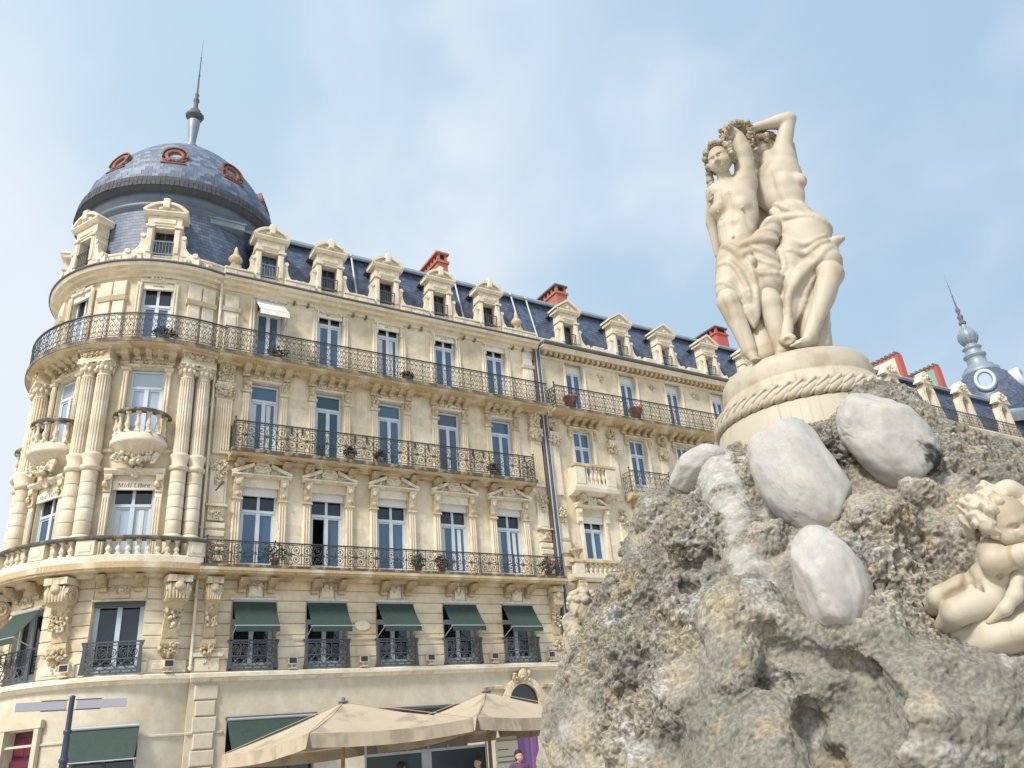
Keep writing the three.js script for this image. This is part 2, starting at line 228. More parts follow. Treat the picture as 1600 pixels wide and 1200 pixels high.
function sculpt(prims, lo, hi, h, disp, mg = 0.06, raw = false) {
  const n = [0, 1, 2].map(i => Math.ceil((hi[i] - lo[i]) / h) + 1), [nx, ny, nz] = n, F = new Float32Array(nx * ny * nz).fill(1), B = 8, br = B * h * 0.87;
  for (let bz = 0; bz < nz; bz += B) for (let by = 0; by < ny; by += B) for (let bx = 0; bx < nx; bx += B) {
    const cx = lo[0] + (bx + B / 2) * h, cy = lo[1] + (by + B / 2) * h, cz = lo[2] + (bz + B / 2) * h;
    let m = 9; const ds = prims.map(p => { const d = p.f(cx, cy, cz); if (!p.sub && d < m) m = d; return d; });
    if (m - br * 1.3 - 0.03 - mg > 0) continue;
    const act = prims.filter((p, i) => ds[i] < (p.sub ? br * 1.5 + p.k + mg : Math.max(m, -br) + 2.4 * br + p.k + mg));
    const f = field(act);
    for (let z = bz; z < Math.min(bz + B, nz); z++) for (let y = by; y < Math.min(by + B, ny); y++) for (let x = bx; x < Math.min(bx + B, nx); x++) { const X = lo[0] + x * h, Y = lo[1] + y * h, Z = lo[2] + z * h; let d = f(X, Y, Z); if (disp && Math.abs(d) < mg) d += disp(X, Y, Z, d); F[(z * ny + y) * nx + x] = d; }
  }
  const id = new Int32Array(nx * ny * nz).fill(-1), P = [], I = [], at = (x, y, z) => (z * ny + y) * nx + x, E = [[0, 1], [2, 3], [4, 5], [6, 7], [0, 2], [1, 3], [4, 6], [5, 7], [0, 4], [1, 5], [2, 6], [3, 7]];
  for (let z = 0; z < nz - 1; z++) for (let y = 0; y < ny - 1; y++) for (let x = 0; x < nx - 1; x++) {
    const v = []; let s = 0; for (let c = 0; c < 8; c++) { const q = F[at(x + (c & 1), y + (c >> 1 & 1), z + (c >> 2))]; v.push(q); if (q < 0) s++; }
    if (s === 0 || s === 8) continue;
    let a = 0, b = 0, c2 = 0, k = 0; for (const [i, j] of E) if ((v[i] < 0) !== (v[j] < 0)) { const t = v[i] / (v[i] - v[j]); a += (i & 1) + ((j & 1) - (i & 1)) * t; b += (i >> 1 & 1) + ((j >> 1 & 1) - (i >> 1 & 1)) * t; c2 += (i >> 2) + ((j >> 2) - (i >> 2)) * t; k++; }
    id[at(x, y, z)] = P.length / 3; P.push(lo[0] + (x + a / k) * h, lo[1] + (y + b / k) * h, lo[2] + (z + c2 / k) * h);
  }
  const face = (a, b, c, d, fl) => { if (a < 0 || b < 0 || c < 0 || d < 0) return; if (fl) I.push(a, c, b, a, d, c); else I.push(a, b, c, a, c, d); };
  for (let z = 1; z < nz - 1; z++) for (let y = 1; y < ny - 1; y++) for (let x = 1; x < nx - 1; x++) {
    const s = F[at(x, y, z)] < 0;
    if (s !== F[at(x + 1, y, z)] < 0) face(id[at(x, y - 1, z - 1)], id[at(x, y, z - 1)], id[at(x, y, z)], id[at(x, y - 1, z)], !s);
    if (s !== F[at(x, y + 1, z)] < 0) face(id[at(x - 1, y, z - 1)], id[at(x - 1, y, z)], id[at(x, y, z)], id[at(x, y, z - 1)], !s);
    if (s !== F[at(x, y, z + 1)] < 0) face(id[at(x - 1, y - 1, z)], id[at(x, y - 1, z)], id[at(x, y, z)], id[at(x - 1, y, z)], !s);
  }
  const g = new THREE.BufferGeometry(); g.setAttribute('position', new THREE.BufferAttribute(new Float32Array(P), 3)); g.setIndex(I); g.computeVertexNormals();
  if (raw) return g;
  const out = finish(g.attributes.position.array, g.attributes.normal.array, I), q = out.attributes.position, uv = out.attributes.uv; for (let i = 0; i < q.count; i++) { const X = q.getX(i), Z = q.getZ(i); uv.setXY(i, X * 0.8 + Z * 0.6, q.getY(i) + 0.4 * (Z * 0.8 - X * 0.6)); }
  return out;
}
const bounds = (prims0, pts, m) => { const lo = [9, 9, 9], hi = [-9, -9, -9]; for (const p of pts) for (let i = 0; i < 3; i++) { lo[i] = Math.min(lo[i], p[i] - m); hi[i] = Math.max(hi[i], p[i] + m); } return [lo, hi]; };
// a head about 0.3 high, built in its own frame (x to its left as seen, y up, z the way it looks), placed by matrix
function headGeo(o = {}) {
  const s = o.child ? 1.12 : 1, P = [ell([0, 0.03, -0.02], [0.112 * s, 0.125 * s, 0.13 * s]), ell([0, -0.03, 0.035], [0.09 * s, 0.115, 0.085], null, 0.05), ell([0, -0.115, 0.065], [0.042, 0.034, 0.038], null, 0.05),
    cap([0, -0.005, 0.112], [0, -0.05, 0.145], 0.012, 0.019, 0.02), cap([-0.015, -0.054, 0.128], [0.015, -0.054, 0.128], 0.012, 0.012, 0.012), cap([-0.06, 0.024, 0.096], [-0.02, 0.022, 0.116], 0.012, 0.012, 0.03), cap([0.06, 0.024, 0.096], [0.02, 0.022, 0.116], 0.012, 0.012, 0.03)];
  for (const q of [-1, 1]) { P.push(ell([q * 0.042, -0.004, 0.118], [0.027, 0.018, 0.018], null, 0.02, true), ell([q * 0.042, -0.006, 0.098], [0.02, 0.013, 0.014], null, 0.008), cap([q * 0.024, 0.002, 0.112], [q * 0.06, 0.0, 0.1], 0.006, 0.005, 0.008), ell([q * 0.055, -0.055, 0.075], [0.04, 0.035, 0.035], null, 0.05), ell([q * 0.108 * s, -0.01, -0.01], [0.018, 0.034, 0.024], null, 0.02)); }
  if (o.open) P.push(ell([0, -0.083, 0.112], [0.026, 0.019, 0.02], null, 0.02), ell([0, -0.084, 0.13], [0.016, 0.013, 0.03], null, 0.01, true));
  else P.push(cap([-0.028, -0.08, 0.106], [0.028, -0.08, 0.106], 0.007, 0.007, 0.01), cap([-0.022, -0.079, 0.114], [0.022, -0.079, 0.114], 0.009, 0.009, 0.012), cap([-0.02, -0.096, 0.108], [0.02, -0.096, 0.108], 0.011, 0.011, 0.012), cap([-0.03, -0.0875, 0.122], [0.03, -0.0875, 0.122], 0.004, 0.004, 0.008, true));
  return sculpt(P, [-0.17, -0.18, -0.18], [0.17, 0.18, 0.2], o.h || 0.0042);
}
// hand in its own frame: wrist at the origin, fingers along +y, palm towards +z; curl in degrees
function handPrims(curl = 40, side = 1, s = 1) {
  const P = [ell([0, 0.045 * s, 0], [0.042 * s, 0.052 * s, 0.022 * s], null, 0.02), cap([0, -0.02 * s, 0], [0, 0.03 * s, 0], 0.03 * s, 0.034 * s, 0.02)];
  [[-0.031, 0.8], [-0.011, 1.0], [0.010, 0.95], [0.030, 0.74]].forEach(([x, l], i) => { let p = [x * s * side, 0.088 * s, 0], a = R(curl * 0.5); const pts = [[x * s * side * 0.8, 0.05 * s, 0], p]; for (const [q, w] of [[0.04, 0.8], [0.028, 1], [0.022, 0.8]]) { p = [p[0] * 1.03, p[1] + Math.cos(a) * q * l * s, p[2] + Math.sin(a) * q * l * s]; pts.push(p); a += R(curl * w); } P.push(...chain(pts, [0.013 * s, 0.0125 * s, 0.0115 * s, 0.0105 * s, 0.009 * s], 0.006)); });
  P.push(...chain([[-0.03 * s * side, 0.015 * s, 0.008], [-0.056 * s * side, 0.045 * s, 0.022 * s], [-0.058 * s * side, 0.078 * s, 0.036 * s], [-0.046 * s * side, 0.098 * s, 0.05 * s]], [0.017 * s, 0.015 * s, 0.012 * s, 0.0095 * s], 0.012));
  return P;
}
const handGeo = (curl, side, s, h = 0.0042) => sculpt(handPrims(curl, side, s), [-0.1 * s, -0.06 * s, -0.06 * s], [0.1 * s, 0.22 * s, 0.16 * s], h);
function joinGeo(list) { return mergeGeometries(list.map(([g, m]) => { const c = g.clone(); if (m) c.applyMatrix4(m); return c; })); }

// ---------------------------------------------------------------- ground
{
  const g = new THREE.PlaneGeometry(700, 700, 1, 1); g.rotateX(-PI / 2);
  const uv = g.attributes.uv; for (let i = 0; i < uv.count; i++) uv.setXY(i, uv.getX(i) * 700, uv.getY(i) * 700);
  const pav = colorTex(S1, 2.4, (k, x, y) => { const e = (x % 128 < 2 || y % 128 < 2) ? 0.6 : 1, v = 0.85 + 0.3 * nB[k]; return [0.46 * v * e, 0.43 * v * e, 0.38 * v * e]; });
  const m = part('ground', g, std({ map: pav, roughness: 0.7 }), scene); m.userData.kind = 'structure';
}

// ---------------------------------------------------------------- shared architectural pieces (building frame: x along the front, y up, z out of the wall)
const BA = [-10.84217, -27.97226], BT = 0.5807;
function building(name, label) { const o = thing(name, label, 'building'); o.position.set(BA[0], 0, BA[1]); o.rotation.y = BT; return o; }
const TC = [-2.23, -4.157], TR = 4.2;                                   // axis and radius of the round corner tower
const onTower = (deg, y = 0, off = 0) => TRS(TC[0] + (TR + off) * Math.sin(R(deg)), y, TC[1] + (TR + off) * Math.cos(R(deg)), 0, R(deg));
const placed = (m, M) => { m.applyMatrix4(M); return m; };
const geoCache = {};
const cached = (k, f) => geoCache[k] ??= f();

const glassR = rng(63);
// French window: frame mesh with panes as sub-parts; origin at sill centre, z = 0 the face of the frame
function makeWindow(parent, M, w, h, t, o = {}) {
  const kx = [w, h, t, o.split, o.solid].join();
  const fg = cached('wf' + kx, () => {
    const b = new MB(), j = 0.075, zi = -0.1;
    b.box(-w / 2, -w / 2 + j, 0, h, zi, 0).box(w / 2 - j, w / 2, 0, h, zi, 0).box(-w / 2 + j, w / 2 - j, h - j, h, zi, 0);
    if (t) b.box(-w / 2 + j, w / 2 - j, t - 0.05, t + 0.05, zi, 0.025);
    const top = t ? t - 0.05 : h - j;
    b.box(-0.075, 0.075, 0, top, zi, 0.015).box(-w / 2 + j, -w / 2 + j + 0.07, 0, top, zi, -0.015).box(w / 2 - j - 0.07, w / 2 - j, 0, top, zi, -0.015);
    for (const s of [-1, 1]) { const x0 = s < 0 ? -w / 2 + j + 0.07 : 0.075, x1 = s < 0 ? -0.075 : w / 2 - j - 0.07; b.box(x0, x1, 0, 0.32, zi, -0.02).box(x0, x1, top - 0.07, top, zi, -0.02); }
    if (t && o.split) b.box(-0.05, 0.05, t + 0.05, h - j, zi, 0);
    return b.geo();
  });
  const win = placed(part(o.name || 'window', fg, o.mat || mat.frame, parent), M);
  const j = 0.075, top = t ? t - 0.05 : h - j, gl = o.glass || [mat.glass, mat.glassTeal, mat.glass, mat.glassGrey, mat.glass][glassR() * 5 | 0], pane = (x0, x1, y0, y1, k, g = gl) => part('pane', cached('wp' + kx + k, () => new MB().box(x0, x1, y0, y1, -0.075, -0.055).geo()), g, win);
  if (!o.open) pane(-w / 2 + j + 0.07, -0.075, 0.32, top - 0.07, 'a');
  pane(0.075, w / 2 - j - 0.07, 0.32, top - 0.07, 'b');
  if (t) { if (o.split) { pane(-w / 2 + j, -0.05, t + 0.05, h - j, 'c', o.glassTop || gl); pane(0.05, w / 2 - j, t + 0.05, h - j, 'd', o.glassTop || gl); } else pane(-w / 2 + j, w / 2 - j, t + 0.05, h - j, 'e', o.glassTop || gl); }
  if (o.curtain) for (const s of [-1, 1]) part('curtain', cached('cu' + kx, () => { const b = new MB(); for (let i = 0; i < 6; i++) b.rod([-0.18 + i * 0.028, 0.35, 0], [-0.18 + i * 0.028, top - 0.1, 0], 0.017, 6); return b.geo(); }), mat.white, win).position.set(s * (w / 2 - 0.2) + (s < 0 ? 0.12 : -0.05), 0, -0.045);
  return win;
}
// wall with rectangular openings; openings = [{c, w, y0, y1}]
function wallRow(mb, x0, x1, y0, y1, ops, z0, z1) {
  let x = x0; for (const o of [...ops].sort((a, b) => a.c - b.c)) { const a = o.c - o.w / 2, b = o.c + o.w / 2; mb.box(x, a, y0, y1, z0, z1); if (o.y0 > y0) mb.box(a, b, y0, o.y0, z0, z1); if (o.y1 < y1) mb.box(a, b, o.y1, y1, z0, z1); x = b; }
  mb.box(x, x1, y0, y1, z0, z1);
}
function wallArc(mb, a0, a1, y0, y1, ops, z0, z1) {
  const pf = (u, v) => [[z0, u], [z1, u], [z1, v], [z0, v]], A = (p, q, u, v) => mb.arc(pf(u, v), p, q, TR, TC[0], TC[1]);
  let x = a0; for (const o of [...ops].sort((a, b) => a.c - b.c)) { const h = Math.asin(o.w / 2 / TR) * 180 / PI, a = o.c - h, b = o.c + h; A(x, a, y0, y1); if (o.y0 > y0) A(a, b, y0, o.y0); if (o.y1 < y1) A(a, b, o.y1, y1); x = b; }
  A(x, a1, y0, y1);
}
const spiral = (cx, cy, r0, r1, a0, a1, n = 14) => [...Array(n + 1)].map((_, i) => { const t = i / n, r = mix(r0, r1, t), a = R(mix(a0, a1, t)); return [cx + r * Math.cos(a), cy + r * Math.sin(a), 0]; });
// wrought-iron infill, origin bottom centre
const ironPanel = {
  rich(w, h) { // big C-scrolls round a medallion
    const b = new MB(), r = 0.0135;
    for (const s of [-1, 1]) {
      const m = p => p.map(q => [q[0] * s, q[1], q[2]]);
      b.tube(m(spiral(w * 0.25, h * 0.72, h * 0.19, 0.025, -90, 440)), r, 4, 22).tube(m(spiral(w * 0.25, h * 0.27, h * 0.19, 0.025, 90, -440)), r, 4, 22);
      b.tube(m([[w * 0.25, h * 0.53, 0], [w * 0.07, h * 0.5, 0], [w * 0.25, h * 0.46, 0]]), r, 4, 8);
      b.tube(m(spiral(w * 0.43, h * 0.5, h * 0.10, 0.02, 100, 460)), r, 4, 12).tube(m([[w * 0.03, 0.0, 0], [w * 0.12, h * 0.10, 0], [w * 0.02, h * 0.3, 0], [w * 0.1, h * 0.5, 0], [w * 0.02, h * 0.7, 0], [w * 0.12, h * 0.9, 0], [w * 0.03, h, 0]]), r * 0.9, 4, 18);
      b.ball(s * w * 0.25, h * 0.73, 0, 0.035, 0.035, 0.02, 6, 4).ball(s * w * 0.25, h * 0.27, 0, 0.035, 0.035, 0.02, 6, 4);
    }
    b.ball(0, h * 0.5, 0, 0.06, 0.08, 0.03, 6, 4).box(-w / 2, w / 2, h * 0.925, h * 0.95, -0.01, 0.01).box(-w / 2, w / 2, h * 0.04, h * 0.065, -0.01, 0.01);
    b.box(w / 2 - 0.014, w / 2 + 0.014, 0, h, -0.014, 0.014);
    return b.geo();
  },
  lace(w, h) { // dense small curls
    const b = new MB(), r = 0.0105, n = 3, p = w / n;
    for (let i = 0; i < n; i++) {
      const x = -w / 2 + p * (i + 0.5);
      for (const s of [-1, 1]) {
        b.tube([[x, 0.06 * h, 0], [x + s * p * 0.42, h * 0.2, 0], [x + s * p * 0.1, h * 0.36, 0], [x + s * p * 0.44, h * 0.52, 0], [x + s * p * 0.1, h * 0.68, 0], [x + s * p * 0.42, h * 0.84, 0], [x, h * 0.95, 0]], r, 4, 20);
        b.tube(spiral(x + s * p * 0.2, h * 0.75, p * 0.2, 0.012, 90, 90 + s * 400, 9), r * 0.9, 3, 10).tube(spiral(x + s * p * 0.2, h * 0.26, p * 0.2, 0.012, -90, -90 - s * 400, 9), r * 0.9, 3, 10);
      }
      b.ball(x, h * 0.5, 0, 0.03, 0.045, 0.015, 5, 4);
    }
    b.box(-w / 2, w / 2, h * 0.93, h * 0.952, -0.009, 0.009).box(-w / 2, w / 2, h * 0.05, h * 0.072, -0.009, 0.009).box(-w / 2 - 0.009, -w / 2 + 0.009, 0, h, -0.009, 0.009);
    return b.geo();
  },
  guard(w, h) { // cast window guard: lattice below, loops above
    const b = new MB(), n = 5, p = (w - 0.2) / n, r = 0.016;
    b.box(-w / 2, w / 2, h - 0.05, h, -0.025, 0.025).box(-w / 2, w / 2, h * 0.44, h * 0.48, -0.02, 0.02).box(-w / 2, w / 2, h * 0.1, h * 0.15, -0.02, 0.02).box(-w / 2, w / 2, 0, 0.05, -0.025, 0.025).box(-w / 2, w / 2, h * 0.86, h * 0.89, -0.015, 0.015);
    for (const s of [-1, 1]) b.prism([[s * (w / 2 - 0.11), 0], [s * (w / 2 + 0.05), 0], [s * (w / 2 + 0.02), h * 0.35], [s * (w / 2), h * 0.8], [s * (w / 2 + 0.07), h], [s * (w / 2 - 0.09), h]], -0.025, 0.025);
    for (let i = 0; i < n; i++) {
      const x = -w / 2 + 0.1 + p * (i + 0.5);
      for (const s of [-1, 1]) b.rod([x - s * p / 2, h * 0.15, 0], [x + s * p / 2, h * 0.44, 0], r, 4).tube(spiral(x, h * 0.68, p * 0.46, p * 0.1, s > 0 ? 90 : -90, s > 0 ? 400 : 230, 9).map(q => [q[0], h * 0.67 + (q[1] - h * 0.68) * 1.1, 0]), r, 4, 12);
      b.box(x - p / 2 - 0.018, x - p / 2 + 0.018, h * 0.48, h, -0.015, 0.015).ball(x, h * 0.295, 0, 0.05, 0.05, 0.03, 6, 4).box(x - 0.03, x + 0.03, 0.05, h * 0.12, -0.015, 0.015);
    }
    return b.geo();
  },
};
function ironRail(parent, kind, x0, x1, y0, y1, z, target, m = mat.iron, ends = true) {
  const h = y1 - y0, n = Math.max(1, Math.round((x1 - x0) / target)), w = Math.round((x1 - x0) / n * 500) / 500, g = cached('ip' + kind + w + h.toFixed(2), () => ironPanel[kind](w, h - 0.06));
  for (let i = 0; i < n; i++) part('railing_panel', g, m, parent).position.set(x0 + (x1 - x0) * (i + 0.5) / n, y0 + 0.02, z);
  new MB().cbox(x0, x1, y1 - 0.045, y1, z - 0.03, z + 0.03, 0.01).build('handrail', m, parent);
  if (ends) for (const x of [x0, x1]) { const wl = 0.62, gp = cached('ie' + kind + h.toFixed(2), () => ironPanel[kind](wl, h - 0.06)), p = part('railing_panel', gp, m, parent); p.position.set(x, y0 + 0.02, z - wl / 2); p.rotation.y = PI / 2; new MB().rod([x, y0, z], [x, y1 + 0.09, z], 0.026, 6).ball(x, y1 + 0.11, z, 0.045).build('rail_post', m, parent); }
}
const balusterGeo = (h) => cached('bal' + h, () => new MB().box(-0.085, 0.085, 0, h * 0.1, -0.085, 0.085).lathe([[0.05, h * 0.1], [0.075, h * 0.14], [0.05, h * 0.2], [0.06, h * 0.26], [0.098, h * 0.36], [0.088, h * 0.46], [0.05, h * 0.62], [0.04, h * 0.76], [0.065, h * 0.8], [0.045, h * 0.86], [0.075, h * 0.92]], 10).box(-0.085, 0.085, h * 0.92, h, -0.085, 0.085).geo());
const bracketGeo = (w, h, d) => cached('br' + [w, h, d], () => { const b = new MB(); const pf = [[0, 0]]; for (let i = 0; i <= 10; i++) { const t = i / 10; pf.push([d * (0.12 + 0.88 * (0.5 - 0.5 * Math.cos(PI * t)) ) * (t < 0.25 ? 0.9 + t * 0.4 : 1), h * t * 0.9]); } pf.push([d, h], [0, h]); b.ext(pf, -w / 2, w / 2); b.add(new THREE.CylinderGeometry(h * 0.17, h * 0.17, w * 1.12, 10), TRS(0, h * 0.18, d * 0.24, 0, 0, PI / 2)); b.add(new THREE.CylinderGeometry(h * 0.2, h * 0.2, w * 1.12, 10), TRS(0, h * 0.76, d * 0.8, 0, 0, PI / 2)); b.box(-w * 0.58, w * 0.58, h * 0.93, h, 0, d * 1.06); return b.geo(); });
// carved relief: leaves, curls and knobs inside an ellipse
function carve(b, cx, cy, z, w, h, n, seed, dz = 0.06) {
  const r = rng(seed);
  for (let i = 0; i < n; i++) {
    const a = r() * 2 * PI, q = Math.sqrt(r()), x = cx + Math.cos(a) * q * w / 2, y = cy + Math.sin(a) * q * h / 2, s = 0.045 + 0.05 * r();
    if (r() < 0.55) b.ball(x, y, z + dz * 0.3, s, s * (0.6 + r()), dz * (0.6 + 0.7 * r()), 6, 5);
    else b.tube(spiral(x, y, s * 1.3, 0.01, r() * 360, r() * 360 + 300, 7).map(p => [p[0], p[1], z + dz * 0.4]), dz * 0.42, 4, 9);
  }
  return b;
}
// rolled or hanging blind cloth in front of a window head; text optional
function textTex(txt, W, H, bg, fg, font) { const c = document.createElement('canvas'); c.width = W; c.height = H; const x = c.getContext('2d'); x.fillStyle = bg; x.fillRect(0, 0, W, H); x.fillStyle = fg; x.font = font; x.textAlign = 'center'; x.textBaseline = 'middle'; x.fillText(txt, W / 2, H / 2); const t = new THREE.CanvasTexture(c); t.colorSpace = THREE.SRGBColorSpace; return t; }
const boardMat = std({ map: textTex('Midi Libre', 512, 104, '#e2d6c4', '#4a3634', 'bold 74px serif'), roughness: 0.8 });
const smallBoardMat = std({ map: textTex('Midi Libre', 512, 104, '#ebe3cc', '#3c3730', 'bold 40px sans-serif'), roughness: 0.8 });
function signFace(w, h, m, parent, M, name = 'lettering') { const p = part(name, new THREE.PlaneGeometry(w, h), m, parent); if (M) p.applyMatrix4(M); return p; }

// dormer: stone front with side scrolls, curved or triangular pediment; origin at the gutter line, front face at z = 0
const dormerGeo = (tri) => cached('dorm' + tri, () => {
  const b = new MB();
  for (const s of [-1, 1]) {
    const X = (a, c) => s < 0 ? [-c, -a] : [a, c];
    b.cbox(...X(0.38, 0.64), 0, 1.8, -0.55, 0, 0.02).cbox(...X(0.42, 0.6), 0.5, 1.72, -0.1, 0.05, 0.02);
    const out = [[0.64, 0], [1.4, 0], [1.4, 0.46], [1.18, 0.5], [1.0, 0.62], [0.88, 0.82], [0.82, 1.08], [0.84, 1.3], [0.76, 1.44], [0.64, 1.46]].map(p => [p[0] * s, p[1]]);
    b.prism(out, -0.3, -0.03); b.add(new THREE.CylinderGeometry(0.11, 0.11, 0.36, 12), TRS(s * 1.24, 0.5, -0.16, PI / 2)); b.add(new THREE.CylinderGeometry(0.1, 0.1, 0.36, 10), TRS(s * 0.76, 1.36, -0.16, PI / 2));
    b.box(...X(0.36, 0.7), 1.8, 1.9, -0.5, 0.09);
  }
  b.cbox(-0.64, 0.64, 1.9, 2.4, -0.55, 0.02, 0.02).box(-0.38, 0.38, 1.8, 1.9, -0.55, -0.02).cbox(-0.42, 0.42, 2.0, 2.26, -0.1, 0.06, 0.03);
  b.ext([[-0.6, 2.4], [0.1, 2.4], [0.2, 2.52], [0.2, 2.58], [-0.6, 2.58]], -0.82, 0.82);
  if (tri) { b.prism([[-0.82, 2.58], [0.82, 2.58], [0, 3.16]], -0.6, 0.06); for (const s of [-1, 1]) b.prism([[s * 0.9, 2.58], [s * 0.9, 2.7], [0, 3.32], [0, 3.18]], -0.62, 0.2); b.ball(0, 2.8, 0.08, 0.16, 0.14, 0.06); }
  else {
    const arc = (r, y0, n = 12) => [...Array(n + 1)].map((_, i) => { const a = R(mix(148, 32, i / n)); return [Math.cos(a) * r, y0 + Math.sin(a) * r]; });
    const o = arc(1.02, 2.06), i2 = arc(0.9, 2.06); b.prism([...o, [0.84, 2.58], [-0.84, 2.58]].map(p => [p[0], p[1] - 0.001]), -0.6, 0.05);
    b.prism([...o, ...i2.reverse()], 0.05, 0.2); b.cbox(-0.13, 0.13, 2.7, 3.2, 0, 0.26, 0.03).ball(0, 3.2, 0.1, 0.13, 0.1, 0.13).ball(-0.2, 2.76, 0.08, 0.12, 0.1, 0.06).ball(0.2, 2.76, 0.08, 0.12, 0.1, 0.06);
  }
  b.box(-0.38, 0.38, 0, 0.42, -0.5, -0.06);
  return b.geo();
});
function makeDormer(parent, M, tri, seed, o = {}) {
  const d = placed(part('dormer', dormerGeo(tri), mat.stonePale, parent), M);
  part('dormer_cheeks', cached('dch', () => new MB().box(-0.6, 0.6, 0.1, 2.5, -1.6, -0.56).prism([[-0.86, 2.5], [-0.86, 2.62], [-0.5, 2.95], [0, 3.1], [0.5, 2.95], [0.86, 2.62], [0.86, 2.5]], -1.7, -0.61).geo()), mat.slate, d);
  part('dormer_window', cached('dwf' + !!o.fr, () => { const b = new MB(); b.box(-0.38, -0.33, 0.42, 1.8, -0.44, -0.38).box(0.33, 0.38, 0.42, 1.8, -0.44, -0.38).box(-0.33, 0.33, 1.75, 1.8, -0.44, -0.38).box(-0.03, 0.03, 0.42, 1.75, -0.44, -0.38).box(-0.33, 0.33, 1.3, 1.34, -0.44, -0.38); return b.geo(); }), o.fr || mat.ironGrey, d);
  part('pane', cached('dpg', () => new MB().box(-0.34, 0.34, 0.42, 1.77, -0.47, -0.445).geo()), o.glass || mat.glassDark, d);
  part('railing', cached('drl', () => { const b = new MB(); b.box(-0.4, 0.4, 1.06, 1.1, 0, 0.03).box(-0.4, 0.4, 0.44, 0.47, 0, 0.03); for (let i = 0; i < 7; i++) { const x = -0.36 + i * 0.12; b.rod([x, 0.45, 0.015], [x, 1.08, 0.015], 0.011, 4); b.tube(spiral(x + 0.06, 0.94, 0.05, 0.02, 90, 450, 7).map(p => [p[0], p[1], 0.015]), 0.009, 3, 8); } return b.geo(); }), o.rail || mat.ironGrey, d);
  return d;
}
function urn(parent, x, y, z, s = 1) { return new MB().box(-0.22 * s, 0.22 * s, 0, 0.16 * s, -0.22 * s, 0.22 * s).lathe([[0.16, 0.16], [0.1, 0.24], [0.2, 0.34], [0.31, 0.5], [0.27, 0.62], [0.16, 0.66], [0.2, 0.72], [0.13, 0.8], [0.1, 0.95], [0.05, 1.16], [0.0, 1.24]].map(p => [p[0] * s, p[1] * s]), 14).build('stone_finial', mat.carved, parent).position.set(x, y, z); }
function spotlight(parent, M) { const f = placed(new MB().box(-0.16, 0.16, 0.1, 0.34, -0.02, 0.2).box(-0.03, 0.03, -0.02, 0.12, 0.02, 0.1).box(-0.14, 0.14, -0.05, -0.02, 0, 0.22).build('floodlight', mat.stonePale, parent), M); part('lens', cached('fll', () => new MB().box(-0.13, 0.13, 0.13, 0.31, 0.2, 0.21).geo()), mat.glassDark, f); }
// green window awning on arms; origin top centre at the wall
function awning(parent, M, w, drop, out, m = mat.green, val = 0.2, label) {
  drop = Math.round(drop * (0.96 + 0.1 * glassR()) * 100) / 100; out = Math.round(out * (0.92 + 0.16 * glassR()) * 100) / 100;
  const g = cached('aw' + [w, drop, out, val], () => { const b = new MB(), n = 8, pts = []; for (let i = 0; i <= n; i++) { const t = i / n; pts.push([0.02 + out * t, -drop * t - 0.06 * Math.sin(PI * t)]); } const th = 0.012;
    for (let i = 0; i < n; i++) { const [z0, y0] = pts[i], [z1, y1] = pts[i + 1]; b.quad([-w / 2, y0, z0], [-w / 2, y1, z1], [w / 2, y1, z1], [w / 2, y0, z0]); b.quad([-w / 2, y0 - th, z0], [w / 2, y0 - th, z0], [w / 2, y1 - th, z1], [-w / 2, y1 - th, z1]); }
    const [zf, yf] = pts[n]; for (let i = 0; i < 6; i++) { const x0 = -w / 2 + w * i / 6, x1 = x0 + w / 6, k = (i % 2 ? 0.012 : -0.008), k2 = (i % 2 ? -0.008 : 0.012); b.quad([x0, yf, zf], [x0, yf - val, zf + k], [x1, yf - val, zf + k2], [x1, yf, zf]); b.quad([x0, yf, zf - 0.01], [x1, yf, zf - 0.01], [x1, yf - val, zf + k2 - 0.01], [x0, yf - val, zf + k - 0.01]); }
    return b.geo(); });
  const a = placed(part('awning', g, m, parent, label), M);
  part('awning_arm', cached('ar' + [w, drop, out], () => { const b = new MB(); for (const s of [-1, 1]) b.rod([s * w / 2, -drop - 0.32, 0.02], [s * (w / 2 - 0.01), -drop, out], 0.017, 6); b.rod([-w / 2 - 0.06, -drop, out], [w / 2 + 0.06, -drop, out], 0.024, 8); b.add(new THREE.CylinderGeometry(0.055, 0.055, w, 8), TRS(0, -0.01, 0.05, 0, 0, PI / 2)); return b.geo(); }), mat.pipeZinc, a);
  return a;
}

